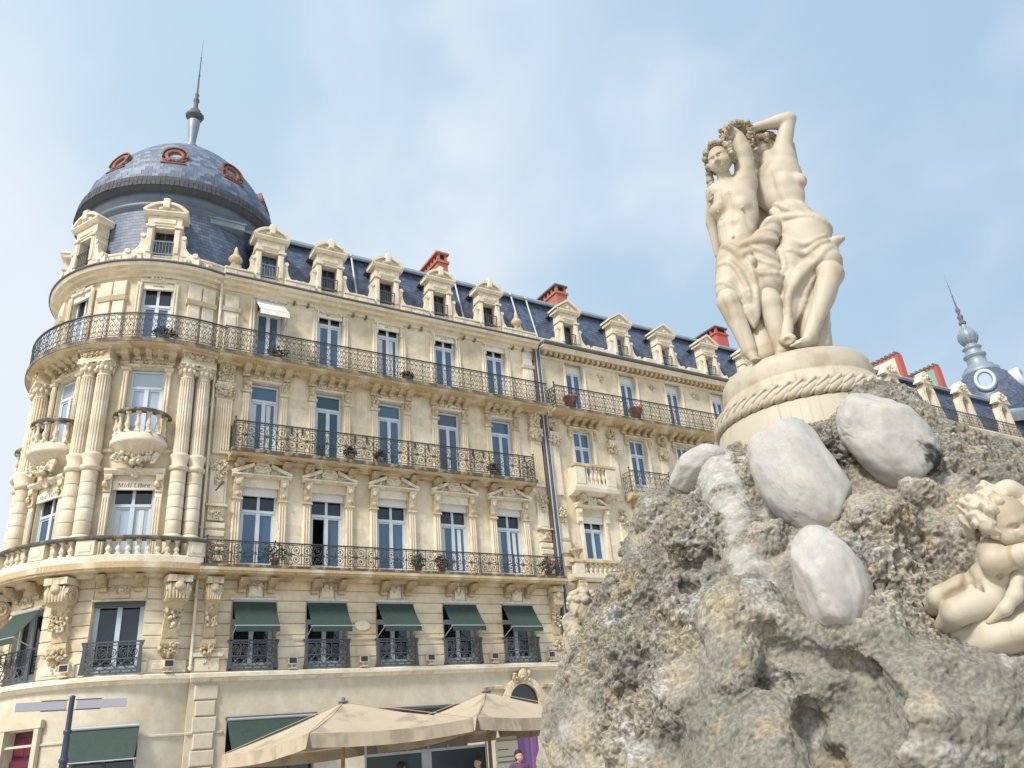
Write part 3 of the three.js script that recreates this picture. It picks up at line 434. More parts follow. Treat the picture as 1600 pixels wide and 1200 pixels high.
// ---------------------------------------------------------------- the corner building: straight front and round domed tower
{
  const bl = building('corner_building', 'cream stone corner building with a round tower under a grey slate dome');
  const C = [1.05, 3.72, 6.48, 9.35, 12.14], SM = -0.95, E = 14.55, TA = 17.7, TB = -205;   // bays, left and right ends, tower arc
  const TW = [-15.2, -60, -105, -150], CP = [6.9, -37.9, -82.8, -127.5];                  // tower windows, column pairs
  const slabProfile = (y0, y1, d) => [[0, y0 - 0.12], [d * 0.35, y0 - 0.12], [d * 0.45, y0 - 0.03], [d - 0.06, y0], [d - 0.06, y0 + 0.05], [d, y0 + 0.08], [d, y1], [0, y1]];
  // --- walls, storey by storey
  const w = new MB(), gf = new MB();
  const GF = [{ c: 1.83, w: 3.0, y0: 0, y1: 3.36 }, { c: 7.4, w: 4.2, y0: 0, y1: 3.36 }, { c: 12.02, w: 1.46, y0: 0, y1: 3.35 }];
  wallRow(gf, SM, E, 0, 4.6, GF, -0.4, 0.06);
  wallArc(gf, TB, TA, 0, 4.6, [{ c: -14.2, w: 1.85, y0: 0, y1: 3.38 }, { c: -50.5, w: 1.15, y0: 0, y1: 3.45 }, { c: -95, w: 2, y0: 0, y1: 3.3 }], -0.4, 0.06);
  gf.build('ground_floor_wall', mat.render, bl);
  wallRow(w, SM, E, 4.6, 8.1, C.map(c => ({ c, w: 1.52, y0: 4.85, y1: 7.3 })), -0.4, 0);
  wallRow(w, SM, E, 8.1, 12.7, C.map(c => ({ c, w: 1.34, y0: 8.35, y1: 11.5 })), -0.4, 0);
  wallRow(w, SM, E, 12.7, 16.6, C.map(c => ({ c, w: 1.16, y0: 12.78, y1: 15.93 })), -0.4, 0);
  wallRow(w, SM, E, 16.6, 20.3, C.map(c => ({ c, w: 1.1, y0: 16.76, y1: 19.84 })), -0.4, 0);
  wallArc(w, TB, TA, 4.6, 8.1, TW.map(c => ({ c, w: 1.55, y0: 4.85, y1: 7.22 })), -0.4, 0);
  wallArc(w, TB, TA, 8.1, 12.7, TW.map(c => ({ c, w: 1.36, y0: 8.35, y1: 11.42 })), -0.4, 0);
  wallArc(w, TB, TA, 12.7, 16.6, TW.map(c => ({ c, w: 1.2, y0: 12.9, y1: 15.88 })), -0.4, 0);
  wallArc(w, TB, TA, 16.6, 20.3, TW.map(c => ({ c, w: 1.12, y0: 16.76, y1: 19.7 })), -0.4, 0);
  w.box(E - 0.3, E, 0, 20.3, -11, -0.4); w.box(TC[0], E, 0, 20.3, -11.2, -11);
  w.build('wall', mat.stone, bl);
  new MB().box(SM + 0.2, E - 0.3, 0, 20.2, -1.3, -1.2).build('room_shade_backing', mat.dark, bl);  // near-black sheet standing in for the shade of the rooms inside
  // --- string courses, slabs, cornice
  const ring = (name, pf, m, x0, x1, a0 = TB, a1 = TA) => { const b = new MB(); if (x1 > x0) b.ext(pf, x0, x1); if (a1 > a0) b.arc(pf, a0, a1, TR, TC[0], TC[1]); return b.build(name, m, bl); };
  ring('band_course', [[0, 4.55], [0.12, 4.58], [0.22, 4.68], [0.3, 4.7], [0.3, 4.82], [0.26, 4.86], [0, 4.88]], mat.stonePale, SM, E);
  ring('string_course', [[0.06, 2.97], [0.11, 2.98], [0.11, 3.03], [0.06, 3.05]], mat.render, SM, 0.2, TB, -23); ring('string_course', [[0.06, 2.97], [0.11, 2.98], [0.11, 3.03], [0.06, 3.05]], mat.render, 1, 0, -1.8, TA);
  // --- quoin strip at the ground floor
  for (let i = 0; i < 9; i++) new MB().cbox(-0.78 + (i % 2) * 0.06, -0.02 - (i % 2) * 0.06, i * 0.5 + 0.02, i * 0.5 + 0.48, 0, 0.15, 0.03).build('quoin_stone', mat.render, bl);
  // --- mezzanine: channelled courses between the openings
  const courses = [4.88, 5.28, 5.68, 6.08, 6.48, 6.88, 7.28, 7.68, 8.02];
  const lint = new MB();
  for (let k = 0; k < courses.length - 1; k++) {
    const y0 = courses[k] + 0.012, y1 = courses[k + 1] - 0.012, upper = y0 > 7.25;
    const edges = [SM, ...C.flatMap(c => upper ? [c - 0.3, c + 0.3] : [c - 0.78, c + 0.78]), E];
    for (let i = 0; i < edges.length - 1; i += upper ? 1 : 2) new MB().cbox(edges[i] + 0.012, edges[i + 1] - 0.012, y0, y1, -0.02, 0.06, 0.022).build('stone_course', mat.stone, bl);
    const te = [TB, ...[...TW].reverse().flatMap(c => [c - 10.9, c + 10.9]), TA];
    for (let i = 0; i < te.length - 1; i += upper ? 1 : 2) new MB().arc([[-0.02, y0], [0.045, y0], [0.06, y0 + 0.02], [0.06, y1 - 0.02], [0.045, y1], [-0.02, y1]], te[i] + 0.15, te[i + 1] - 0.15, TR, TC[0], TC[1]).build('stone_course', mat.stone, bl);
  }
  for (const c of C) { carve(new MB().cbox(c - 0.24, c + 0.24, 7.42, 7.8, 0.05, 0.12, 0.02).box(c - 0.84, c + 0.84, 7.3, 7.37, 0.04, 0.09), c, 7.78, 0.12, 0.4, 0.16, 5, c * 100).build('keystone', mat.stonePale, bl); }
  for (const a of TW) placed(carve(new MB().cbox(-0.3, 0.3, 7.3, 7.72, 0.05, 0.13, 0.02).box(-0.84, 0.84, 7.22, 7.28, 0.04, 0.1), 0, 7.6, 0.13, 0.8, 0.22, 9, 3).build('keystone', mat.carved, bl), onTower(a));
  new MB().add(new THREE.CylinderGeometry(0.32, 0.32, 0.05, 20), TRS(5.1, 6.4, 0.07, PI / 2, 0, 0, 1, 1, 0.55)).build('stone_plaque', mat.stonePale, bl);
  // --- first-floor balcony: stone balustrade on the tower, ironwork along the front
  const slab1 = ring('balcony_slab', slabProfile(8.08, 8.36, 0.9), mat.stoneOld, -1.05, 14.3);
  { // dark weathered edges
    const lip = (y0, y1, d, x0, x1, a0, a1) => { const b = new MB(), pf = [[d - 0.3, y1 + 0.002], [d - 0.3, y0 + 0.0], [d + 0.012, y0 + 0.0], [d + 0.012, y1 + 0.012], [d - 0.02, y1 + 0.02]]; b.ext(pf, x0, x1); if (a1 > a0) b.arc(pf, a0, a1, TR, TC[0], TC[1]); return b; };
    lip(8.28, 8.36, 0.9, -1.06, 14.31, 0, 0).build('balcony_edge', mat.grime, bl); lip(12.66, 12.8, 0.72, -0.26, 13.42, 0, 0).build('balcony_edge', mat.grime, bl); lip(16.6, 16.76, 0.9, SM, 14.56, TB, TA).build('balcony_edge', mat.grime, bl);
  }
  const bal1 = new MB().ext([[0.1, 8.362], [0.14, 8.362], [0.14, 8.37], [0.1, 8.37]], -0.95, 14.2).build('balcony', mat.stoneOld, bl);
  ironRail(bal1, 'rich', -0.9, 14.22, 8.4, 9.23, 0.84, 0.82);
  const tb = new MB(); tb.arc([[0.66, 8.36], [0.9, 8.36], [0.9, 8.56], [0.86, 8.6], [0.66, 8.6]], TB, 14.5, TR, TC[0], TC[1]);
  const tbal = tb.build('stone_balustrade', mat.stonePale, bl);
  new MB().arc([[0.62, 9.1], [0.94, 9.1], [0.97, 9.14], [0.97, 9.2], [0.92, 9.24], [0.62, 9.24]], TB, 15, TR, TC[0], TC[1]).build('coping', mat.grime, tbal);
  { const pedA = [11.6, -28, -47, -73, -92, -118, -137];
    for (const a of pedA) { const m = new MB().cbox(-0.3, 0.3, 8.6, 9.1, -0.12, 0.12, 0.01).cbox(-0.2, 0.2, 8.7, 9.0, 0.11, 0.14, 0.02).build('balustrade_pier', mat.stonePale, tbal); placed(m, onTower(a, 0, 0.78)); }
    for (let a = 7.6; a > -160; a -= 3.45) { if (pedA.some(p => Math.abs(p - a) < 5.2)) continue; part('baluster', balusterGeo(0.5), mat.stonePale, tbal).applyMatrix4(onTower(a, 8.6, 0.78)); } }
  placed(new MB().tube(spiral(0, 0.5, 0.28, 0.04, -90, 420, 16).map(p => [p[0], p[1] + 0.1, 0]), 0.07, 6, 30).tube([[0.2, 0.0, 0], [0.1, 0.3, 0], [-0.15, 0.5, 0]], 0.08, 6, 10).build('stone_scroll', mat.carved, tbal), onTower(15.6, 8.4, 0.82));
  // consoles under the tower balcony and at the end of the front
  const console_ = (M, s, seed) => { const b = new MB(); b.box(-0.4 * s, 0.4 * s, 7.75, 7.97, 0, 0.78); b.add(new THREE.CylinderGeometry(0.34, 0.34, 0.74 * s, 16), TRS(0, 7.45, 0.38, 0, 0, PI / 2)); b.ext([[0, 5.9], [0.16, 6.0], [0.2, 6.3], [0.3, 6.7], [0.42, 7.1], [0.5, 7.3], [0.3, 7.6], [0, 7.6]], -0.27 * s, 0.27 * s); b.ext([[0, 5.55], [0.18, 5.62], [0.26, 5.8], [0.26, 5.95], [0, 5.95]], -0.33 * s, 0.33 * s);
    for (const q of [-1, 1]) b.tube(spiral(0, 7.45, 0.3, 0.04, 0, 560, 18).map(p => [q * 0.385 * s, p[1], 0.38 + p[0]]), 0.045, 4, 26);
    for (let i = 0; i < 6; i++) b.rod([-0.28 * s + i * 0.11 * s, 7.2, 0.7 - 0.0], [-0.28 * s + i * 0.11 * s, 7.7, 0.68], 0.045, 6);
    b.ball(0, 7.62, 0.74, 0.17, 0.17, 0.12); carve(b, 0, 6.75, 0.3, 0.6 * s, 0.9, 26, seed, 0.13); carve(b, 0, 5.6, 0.2, 0.7 * s, 0.35, 16, seed + 1, 0.13); carve(b, 0, 5.25, 0.06, 0.34 * s, 0.5, 14, seed + 2, 0.12); return placed(b.build('console', mat.carved, bl), M); };
  for (const a of CP) console_(onTower(a), 1, a + 500);
  console_(TRS(-0.46, 0, 0, 0, 0, 0, 0.85, 1, 0.8), 0.8, 31); console_(TRS(14.0, 0, 0, 0, 0, 0, 0.8, 1, 0.8), 0.8, 37);
  for (const a of TW) for (const d of [-7.2, 7.2]) placed(part('bracket', bracketGeo(0.24, 0.5, 0.6), mat.stoneOld, bl), onTower(a + d, 7.5));
  for (const c of C) for (const d of [-0.52, 0.52]) part('bracket', bracketGeo(0.26, 0.46, 0.62), mat.stoneOld, bl).position.set(c + d, 7.52, 0);
  // panels under the consoles, sills
  for (const x of [-0.46, 14.0]) new MB().cbox(x - 0.42, x + 0.42, 4.9, 5.35, 0, 0.13, 0.03).box(x - 0.5, x + 0.5, 5.38, 5.5, 0, 0.17).build('pedestal_panel', mat.stonePale, bl);
  for (const a of CP) placed(new MB().cbox(-0.62, 0.62, 4.9, 5.3, 0, 0.13, 0.03).cbox(-0.48, 0.48, 5.0, 5.2, 0.1, 0.16, 0.02).build('pedestal_panel', mat.stonePale, bl), onTower(a));
  { const sill = [[0, 5.9], [0.1, 5.9], [0.12, 5.96], [0, 5.99]], ed = [SM, ...C.flatMap(c => [c - 0.8, c + 0.8]), E], b = new MB(); for (let i = 2; i < ed.length - 2; i += 2) b.ext(sill, ed[i], ed[i + 1]); b.build('sill_course', mat.stonePale, bl); }
  // mezzanine windows, guards, awnings
  C.forEach((c, i) => {
    makeWindow(bl, TRS(c, 4.87, -0.24), 1.5, 2.42, 1.75, { glass: mat.glassDark, mat: mat.frameGrey });
    part('window_guard', cached('guard1', () => ironPanel.guard(1.66, 1.0)), mat.ironGrey, bl).position.set(c, 4.91, 0.2);
    const ends = new MB(); for (const s of [-1, 1]) ends.box(c + s * 0.83 - 0.02, c + s * 0.83 + 0.02, 4.91, 5.0, -0.02, 0.2).box(c + s * 0.85 - 0.02, c + s * 0.85 + 0.02, 5.86, 5.91, -0.02, 0.2); ends.build('guard_stay', mat.ironGrey, bl);
    awning(bl, TRS(c, 7.28, 0.0), 1.5, 1.0, 0.78, mat.green, 0.2);
    spotlight(bl, TRS(c + 1.38, 4.95, 0.1));
  });
  TW.forEach((a, i) => {
    makeWindow(bl, onTower(a, 4.87, -0.25), 1.52, 2.34, 0, { glass: mat.glassDark, mat: mat.frameGrey });
    placed(part('window_guard', cached('guard2', () => ironPanel.guard(1.74, 1.0)), mat.ironGrey, bl), onTower(a, 4.91, 0.22));
    if (i) awning(bl, onTower(a, 7.2, 0.02), 1.5, 1.0, 0.85, mat.green, 0.2); else placed(new MB().box(-0.76, 0.76, 7.08, 7.2, -0.2, -0.02).add(new THREE.CylinderGeometry(0.06, 0.06, 1.5, 8), TRS(0, 7.1, -0.05, 0, 0, PI / 2)).build('rolled_awning', mat.ironGrey, bl), onTower(a));
  });
  spotlight(bl, onTower(7, 4.95, 0.12)); spotlight(bl, onTower(-33, 4.95, 0.12));
  // --- first floor: fluted jamb pilasters, brackets, pediments
  const jamb = (x, y0, y1, wd, d, name = 'pilaster', m = mat.stonePale) => { const b = new MB(); b.cbox(x - wd / 2, x + wd / 2, y0, y1, 0, d, 0.02); const n = Math.max(2, Math.round(wd / 0.09)); for (let i = 0; i < n; i++) { const u = x - wd / 2 + wd * (i + 0.5) / n; b.add(new THREE.CylinderGeometry(wd / n * 0.33, wd / n * 0.33, y1 - y0 - 0.3, 6, 1, false), TRS(u, (y0 + y1) / 2, d)); } return b; };
  const pedGeo = cached('ped1', () => { const b = new MB(); b.ext([[0, 3.55], [0.16, 3.55], [0.3, 3.62], [0.3, 3.68], [0, 3.7]], -1.12, 1.12);
    for (const s of [-1, 1]) b.prism([[s * 1.14, 3.7], [s * 1.14, 3.78], [s * 0.34, 4.12], [s * 0.3, 3.99], [s * 0.98, 3.7]], 0, 0.28);
    b.prism([[-0.95, 3.7], [0.95, 3.7], [0.3, 4.0], [-0.3, 4.0]], 0, 0.06); b.cbox(-0.3, 0.3, 3.72, 4.06, 0, 0.2, 0.05).prism([[-0.3, 4.06], [0.3, 4.06], [0.12, 4.22], [0, 4.26], [-0.12, 4.22]], 0, 0.2).tube(spiral(-0.2, 3.9, 0.14, 0.02, 0, 400, 9).map(p => [p[0], p[1], 0.2]), 0.05, 5, 12).tube(spiral(0.2, 3.9, 0.14, 0.02, 180, -220, 9).map(p => [p[0], p[1], 0.2]), 0.05, 5, 12);
    carve(b, -0.55, 3.82, 0.05, 0.5, 0.2, 12, 5, 0.1); carve(b, 0.55, 3.82, 0.05, 0.5, 0.2, 12, 6, 0.1); return b.geo(); });
  C.forEach((c, i) => {
    for (const s of [-1, 1]) { jamb(c + s * 0.86, 8.36, 11.0, 0.3, 0.1).build('pilaster', mat.stone, bl); const b = new MB(); b.ext([[0, 11.0], [0.14, 11.05], [0.16, 11.15], [0.12, 11.3], [0.24, 11.7], [0.26, 11.86], [0, 11.86]], c + s * 0.86 - 0.15, c + s * 0.86 + 0.15).box(c + s * 0.86 - 0.19, c + s * 0.86 + 0.19, 10.98, 11.05, 0, 0.17).ball(c + s * 0.86, 11.62, 0.24, 0.11, 0.14, 0.08).ball(c + s * 0.86, 11.2, 0.16, 0.09, 0.1, 0.06); b.build('capital', mat.carved, bl); }
    new MB().box(c - 0.7, c + 0.7, 11.5, 11.9, 0, 0.06).box(c - 0.72, c + 0.72, 11.5, 11.57, 0.06, 0.1).build('lintel', mat.stonePale, bl);
    part('pediment', pedGeo, mat.stonePale, bl).position.set(c, 8.3, 0);
    makeWindow(bl, TRS(c, 8.37, -0.2), 1.34, 3.12, 2.26, { split: true, glassTop: mat.glassDark, open: i === 1, curtain: i === 4 || i === 3 });
    new MB().box(c - 0.66, c + 0.66, 11.22, 11.5, -0.14, -0.08).box(c - 0.665, c + 0.665, 11.2, 11.225, -0.16, -0.06).build('rolled_blind', mat.white, bl);
    new MB().rod([c + 0.66, 11.25, 0.0], [c + 0.72, 9.9, 0.1], 0.012, 5).rod([c - 0.66, 11.25, 0.0], [c - 0.7, 9.9, 0.05], 0.012, 5).build('blind_arm', mat.pipeZinc, bl);
  });
  // end pilasters of the front, two storeys
  for (const [x, wd] of [[-0.53, 0.62], [13.95, 0.6]]) {
    jamb(x, 8.36, 9.95, wd, 0.12).build('pilaster', mat.stone, bl); for (let i = 0; i < 5; i++) new MB().cbox(x - wd / 2 - 0.03, x + wd / 2 + 0.03, 8.6 + i * 0.3, 8.82 + i * 0.3, 0.1, 0.2, 0.03).build('pilaster_band', mat.stonePale, bl);
    carve(new MB().box(x - wd / 2 - 0.08, x + wd / 2 + 0.08, 10.62, 10.7, 0, 0.26).cbox(x - wd / 2, x + wd / 2, 10.1, 10.62, 0, 0.16, 0.02), x, 10.35, 0.16, 0.5, 0.4, 10, x * 9 + 90, 0.08).build('pilaster_block', mat.carved, bl);
    new MB().cbox(x - wd / 2, x + wd / 2, 10.7, 12.3, 0, 0.12, 0.02).cbox(x - wd / 2 + 0.08, x + wd / 2 - 0.08, 10.8, 11.6, 0.1, 0.14, 0.02).build('pilaster', mat.stonePale, bl);
    carve(carve(new MB(), x, 12.15, 0.12, 0.6, 0.6, 24, 7 + x, 0.1), x, 11.65, 0.12, 0.25, 0.5, 10, 8 + x, 0.1).build('carved_drop', mat.carved, bl);
    jamb(x, 12.7, 15.0, wd, 0.14).build('pilaster', mat.stone, bl);
    carve(new MB().ext([[0, 15.0], [0.16, 15.0], [0.2, 15.3], [0.3, 15.55], [0.3, 15.62], [0, 15.62]], x - wd / 2 - 0.06, x + wd / 2 + 0.06), x, 15.32, 0.2, 0.75, 0.46, 34, 12 + x, 0.12).build('capital', mat.carved, bl);
    carve(new MB().cbox(x - wd / 2, x + wd / 2, 15.65, 16.45, 0, 0.26, 0.03), x, 16.05, 0.26, 0.55, 0.7, 18, 15 + x, 0.12).build('frieze_block', mat.carved, bl);
    new MB().cbox(x - wd / 2, x + wd / 2, 16.76, 18.9, 0, 0.12, 0.02).cbox(x - wd / 2 + 0.1, x + wd / 2 - 0.1, 16.9, 18.7, 0.1, 0.15, 0.02).ext([[0, 18.9], [0.16, 18.92], [0.22, 19.08], [0, 19.1]], x - wd / 2 - 0.05, x + wd / 2 + 0.05).cbox(x - wd / 2 + 0.02, x + wd / 2 - 0.02, 19.1, 19.7, 0, 0.12, 0.02).build('pilaster', mat.stonePale, bl);
  }
  // --- second-floor iron balcony
  const b2 = ring('balcony', slabProfile(12.56, 12.76, 0.7), mat.stoneOld, -0.25, 13.4, 1, 0);
  ironRail(b2, 'rich', -0.17, 13.34, 12.84, 13.95, 0.64, 0.78);
  for (const c of C) for (const d of [-0.88, 0.88]) { part('bracket', bracketGeo(0.28, 0.42, 0.55), mat.stoneOld, bl).position.set(c + d, 12.04, 0); carve(new MB(), c + d, 12.3, 0.3, 0.25, 0.2, 4, c * 10 + d, 0.12).build('bracket_leaf', mat.stoneOld, bl); }
  C.forEach((c, i) => {
    for (const s of [-1, 1]) { jamb(c + s * 0.76, 12.78, 15.4, 0.28, 0.09).build('pilaster', mat.stone, bl); carve(new MB().ext([[0, 15.4], [0.14, 15.42], [0.2, 15.5], [0, 15.52]], c + s * 0.76 - 0.2, c + s * 0.76 + 0.2).cbox(c + s * 0.76 - 0.13, c + s * 0.76 + 0.13, 15.52, 16.05, 0, 0.16, 0.02), c + s * 0.76, 15.8, 0.16, 0.22, 0.4, 7, c * 7 + s, 0.1).build('capital', mat.carved, bl); }
    carve(new MB().ext([[0, 15.93], [0.1, 15.95], [0.12, 16.02], [0, 16.05]], c - 0.62, c + 0.62), c, 16.14, 0, 0.9, 0.22, 14, c * 3, 0.07).build('window_hood', mat.stonePale, bl);
    makeWindow(bl, TRS(c, 12.8, -0.2), 1.14, 3.1, 2.42, { curtain: i === 0 });
    for (const [d, wd, h] of [[-0.82, 0.26, 0.42], [-0.41, 0.2, 0.27], [0, 0.22, 0.32], [0.41, 0.2, 0.27], [0.82, 0.26, 0.42]]) part('bracket', bracketGeo(wd, h, 0.5), mat.carved, bl).position.set(c + d, 16.5 - h, 0);
    for (const s of [-1, 1]) new MB().box(c + s * 1.12 - 0.03, c + s * 1.12 + 0.03, 13.9, 14.15, 0, 0.05).build('shutter_stop', mat.iron, bl);
  });
  // --- tower: banded and fluted twin columns, bowed balconies, windows
  const colGeo = cached('col', () => { const b = new MB();
    b.lathe([[0.33, 8.36], [0.33, 8.55], [0.3, 8.6], [0.34, 8.68], [0.34, 8.74], [0.27, 8.82], [0.3, 9.2], [0.34, 9.3], [0.34, 9.38], [0.25, 9.45]], 18);
    for (let i = 0; i < 5; i++) { const y = 9.45 + i * 0.46; b.lathe([[0.235, y], [0.27, y + 0.03], [0.27, y + 0.43], [0.235, y + 0.46]], 18); }
    b.lathe([[0.25, 11.75], [0.34, 11.8], [0.34, 11.92], [0.27, 11.98], [0.3, 12.2], [0.34, 12.28], [0.34, 12.36], [0.26, 12.42]], 18);
    for (let i = 0; i < 16; i++) { const a = i / 16 * 2 * PI; b.add(new THREE.CylinderGeometry(0.036, 0.042, 2.95, 5), TRS(Math.sin(a) * 0.222, 13.9, Math.cos(a) * 0.222)); }
    b.lathe([[0.235, 12.42], [0.205, 15.4], [0.25, 15.42], [0.25, 15.48], [0.2, 15.5], [0.24, 15.7], [0.32, 15.95]], 18);
    for (let i = 0; i < 10; i++) { const a = i / 10 * 2 * PI; b.ball(Math.sin(a) * 0.28, 15.72, Math.cos(a) * 0.28, 0.075, 0.12, 0.075, 6, 5); b.ball(Math.sin(a + 0.3) * 0.33, 15.9, Math.cos(a + 0.3) * 0.33, 0.07, 0.07, 0.07, 6, 4); }
    b.box(-0.34, 0.34, 15.95, 16.03, -0.34, 0.34); return b.geo(); });
  for (const a of CP) {
    for (const d of [-3.75, 3.75]) placed(part('column', colGeo, mat.stonePale, bl), onTower(a + d, 0, 0.3));
    placed(carve(new MB().box(-0.62, 0.62, 16.03, 16.14, 0, 0.62).cbox(-0.58, 0.58, 16.14, 16.52, 0, 0.58, 0.02).box(-0.66, 0.66, 16.44, 16.52, 0, 0.66), 0, 16.32, 0.58, 1.0, 0.22, 22, 55 + a, 0.08).build('entablature_block', mat.carved, bl), onTower(a));
    for (const d of [-3.75, 3.75]) placed(new MB().cbox(-0.23, 0.23, 16.76, 18.85, 0, 0.14, 0.02).ext([[0, 18.85], [0.18, 18.88], [0.26, 19.04], [0, 19.08]], -0.3, 0.3).cbox(-0.26, 0.26, 19.08, 19.75, 0, 0.16, 0.02).build('pilaster', mat.stonePale, bl), onTower(a + d));
  }
  const bowl = cached('bowl', () => { const b = new MB(); b.lathe([[0.02, 11.75], [0.16, 11.85], [0.2, 12.0], [0.3, 12.12], [0.62, 12.35], [0.82, 12.5], [0.9, 12.62], [0.98, 12.66], [0.98, 12.8], [0.92, 12.86], [0.92, 13.0], [0.0, 13.0]], 28); carve(b, 0, 12.18, 0.42, 1.5, 0.4, 46, 4, 0.16); carve(b, 0, 11.8, 0.16, 0.42, 0.5, 20, 8, 0.14); return b.geo(); });
  TW.forEach((a, i) => {
    const bb = placed(part('bowed_balcony', bowl, mat.stonePale, bl), onTower(a, 0, -0.06));
    for (let k = -3; k <= 3; k++) { const t = R(k * 24); part('baluster', balusterGeo(0.78), mat.stonePale, bb).position.set(Math.sin(t) * 0.84, 13.0, Math.cos(t) * 0.84); }
    part('coping', cached('cop', () => new MB().arc([[-0.14, 13.78], [0.1, 13.78], [0.14, 13.82], [0.14, 13.88], [0.08, 13.93], [-0.14, 13.93]], -95, 95, 0.86, 0, 0, 24).geo()), mat.grime, bb);
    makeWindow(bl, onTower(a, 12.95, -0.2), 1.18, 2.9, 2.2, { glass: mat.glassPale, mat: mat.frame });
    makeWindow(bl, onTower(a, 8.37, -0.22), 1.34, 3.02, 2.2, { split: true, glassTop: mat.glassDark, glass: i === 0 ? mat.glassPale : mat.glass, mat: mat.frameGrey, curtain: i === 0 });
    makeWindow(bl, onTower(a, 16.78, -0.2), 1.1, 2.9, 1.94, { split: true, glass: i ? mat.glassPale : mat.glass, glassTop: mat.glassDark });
    // printed blind boxes
    const box = placed(new MB().box(-0.7, 0.7, 11.1, 11.42, -0.1, -0.02).build('blind_box', mat.cream, bl), onTower(a)); signFace(1.38, 0.3, boardMat, box, TRS(0, 11.26, -0.016));
    const box2 = placed(new MB().box(-0.56, 0.56, 19.42, 19.7, -0.12, -0.02).build('blind_box', mat.cream, bl), onTower(a)); signFace(1.08, 0.25, smallBoardMat, box2, TRS(0, 19.56, -0.016));
    for (const s of [-1, 1]) {
      placed(jamb(s * 0.84, 8.36, 10.95, 0.24, 0.08).build('pilaster', mat.stonePale, bl), onTower(a)); placed(carve(new MB().ext([[0, 10.95], [0.12, 11.0], [0.1, 11.2], [0.2, 11.55], [0.2, 11.62], [0, 11.62]], s * 0.84 - 0.13, s * 0.84 + 0.13), s * 0.84, 11.3, 0.14, 0.2, 0.4, 6, 9, 0.1).build('capital', mat.carved, bl), onTower(a));
      placed(jamb(s * 0.74, 12.95, 15.75, 0.2, 0.08).build('pilaster', mat.stone, bl), onTower(a)); placed(new MB().ext([[0, 15.75], [0.12, 15.78], [0.16, 15.86], [0, 15.9]], s * 0.74 - 0.16, s * 0.74 + 0.16).build('capital', mat.stonePale, bl), onTower(a));
      placed(jamb(s * 0.68, 16.76, 19.7, 0.2, 0.07).build('window_surround', mat.stonePale, bl), onTower(a));
    }
    placed(new MB().ext([[0, 11.62], [0.1, 11.62], [0.24, 11.74], [0.24, 11.82], [0, 11.84]], -1.0, 1.0).build('window_hood', mat.stonePale, bl), onTower(a));
    placed(carve(new MB().ext([[0, 15.9], [0.1, 15.92], [0.14, 16.0], [0, 16.02]], -0.86, 0.86), 0, 16.1, 0, 1.1, 0.24, 18, 77, 0.08).build('window_hood', mat.carved, bl), onTower(a));
    placed(carve(new MB().cbox(-0.66, 0.66, 19.7, 19.86, 0, 0.08, 0.02), 0, 19.82, 0.04, 0.6, 0.2, 10, 78, 0.09).build('window_hood', mat.stonePale, bl), onTower(a));
    for (const d of [-10.5, -5.2, 0, 5.2, 10.5]) placed(part('bracket', bracketGeo(Math.abs(d) > 9 ? 0.26 : 0.2, Math.abs(d) > 9 ? 0.5 : 0.28, 0.5), mat.carved, bl), onTower(a + d, 16.5 - (Math.abs(d) > 9 ? 0.5 : 0.28)));
  });
  ring('string_course', [[0, 12.5], [0.1, 12.52], [0.14, 12.62], [0, 12.66]], mat.stonePale, 1, 0, TB, TA);
  // --- third-floor balcony all round
  const s3 = ring('balcony', slabProfile(16.52, 16.74, 0.88), mat.stoneOld, SM, 14.56);
  ironRail(s3, 'lace', SM + 0.1, 14.45, 16.8, 17.86, 0.82, 0.62, mat.iron, false);
  { const g = cached('laceT', () => ironPanel.lace(0.66, 1.0)), st = 0.66 / (TR + 0.82) * 180 / PI; for (let a = TA - 3; a > -170; a -= st) placed(part('railing_panel', g, mat.iron, s3), onTower(a, 16.82, 0.82));
    new MB().arc([[0.79, 17.815], [0.85, 17.815], [0.85, 17.86], [0.79, 17.86]], TB, TA, TR, TC[0], TC[1]).build('handrail', mat.iron, s3); }
  C.forEach((c, i) => {
    makeWindow(bl, TRS(c, 16.78, -0.18), 1.08, 3.02, 2.5, { split: true, glassTop: mat.glassDark, curtain: i === 2 });
    for (const s of [-1, 1]) jamb(c + s * 0.7, 16.76, 19.75, 0.22, 0.06).build('window_surround', mat.stonePale, bl);
    carve(new MB().cbox(c - 0.72, c + 0.72, 19.84, 19.96, 0, 0.08, 0.02), c, 19.9, 0.02, 1.3, 0.24, 16, c, 0.07).build('window_hood', mat.stonePale, bl);
    if (i) { const bx = new MB().box(c - 0.54, c + 0.54, 19.58, 19.84, -0.1, -0.02).box(c - 0.6, c - 0.56, 19.3, 19.86, 0.05, 0.1).box(c + 0.56, c + 0.6, 19.3, 19.86, 0.05, 0.1).build('blind_box', mat.cream, bl); if (i < 4) signFace(1.04, 0.24, smallBoardMat, bx, TRS(c, 19.71, -0.016)); }
    else { const aw = awning(bl, TRS(c, 19.8, 0), 1.2, 0.86, 0.85, mat.cream, 0.24, 'cream cloth awning let down over one window'); signFace(1.0, 0.2, smallBoardMat, aw, TRS(0, -0.98, 0.868)); }
    for (const d of [1.0, 1.6]) if (c + d < 14) new MB().box(c + d - 0.04, c + d + 0.04, 19.86, 20.0, 0, 0.2).build('cornice_stay', mat.grime, bl);
  });
  // --- cornice, gutter, parapet
  ring('cornice', [[0, 19.95], [0.08, 19.95], [0.12, 20.06], [0.3, 20.1], [0.34, 20.2], [0.5, 20.24], [0.56, 20.36], [0, 20.36]], mat.stone, SM, E);
  ring('gutter', [[0, 20.36], [0.56, 20.36], [0.62, 20.4], [0.62, 20.45], [0.5, 20.5], [0, 20.5]], mat.gutter, SM, E);
  const DX = [0.9, 3.57, 6.35, 9.14, 11.9];
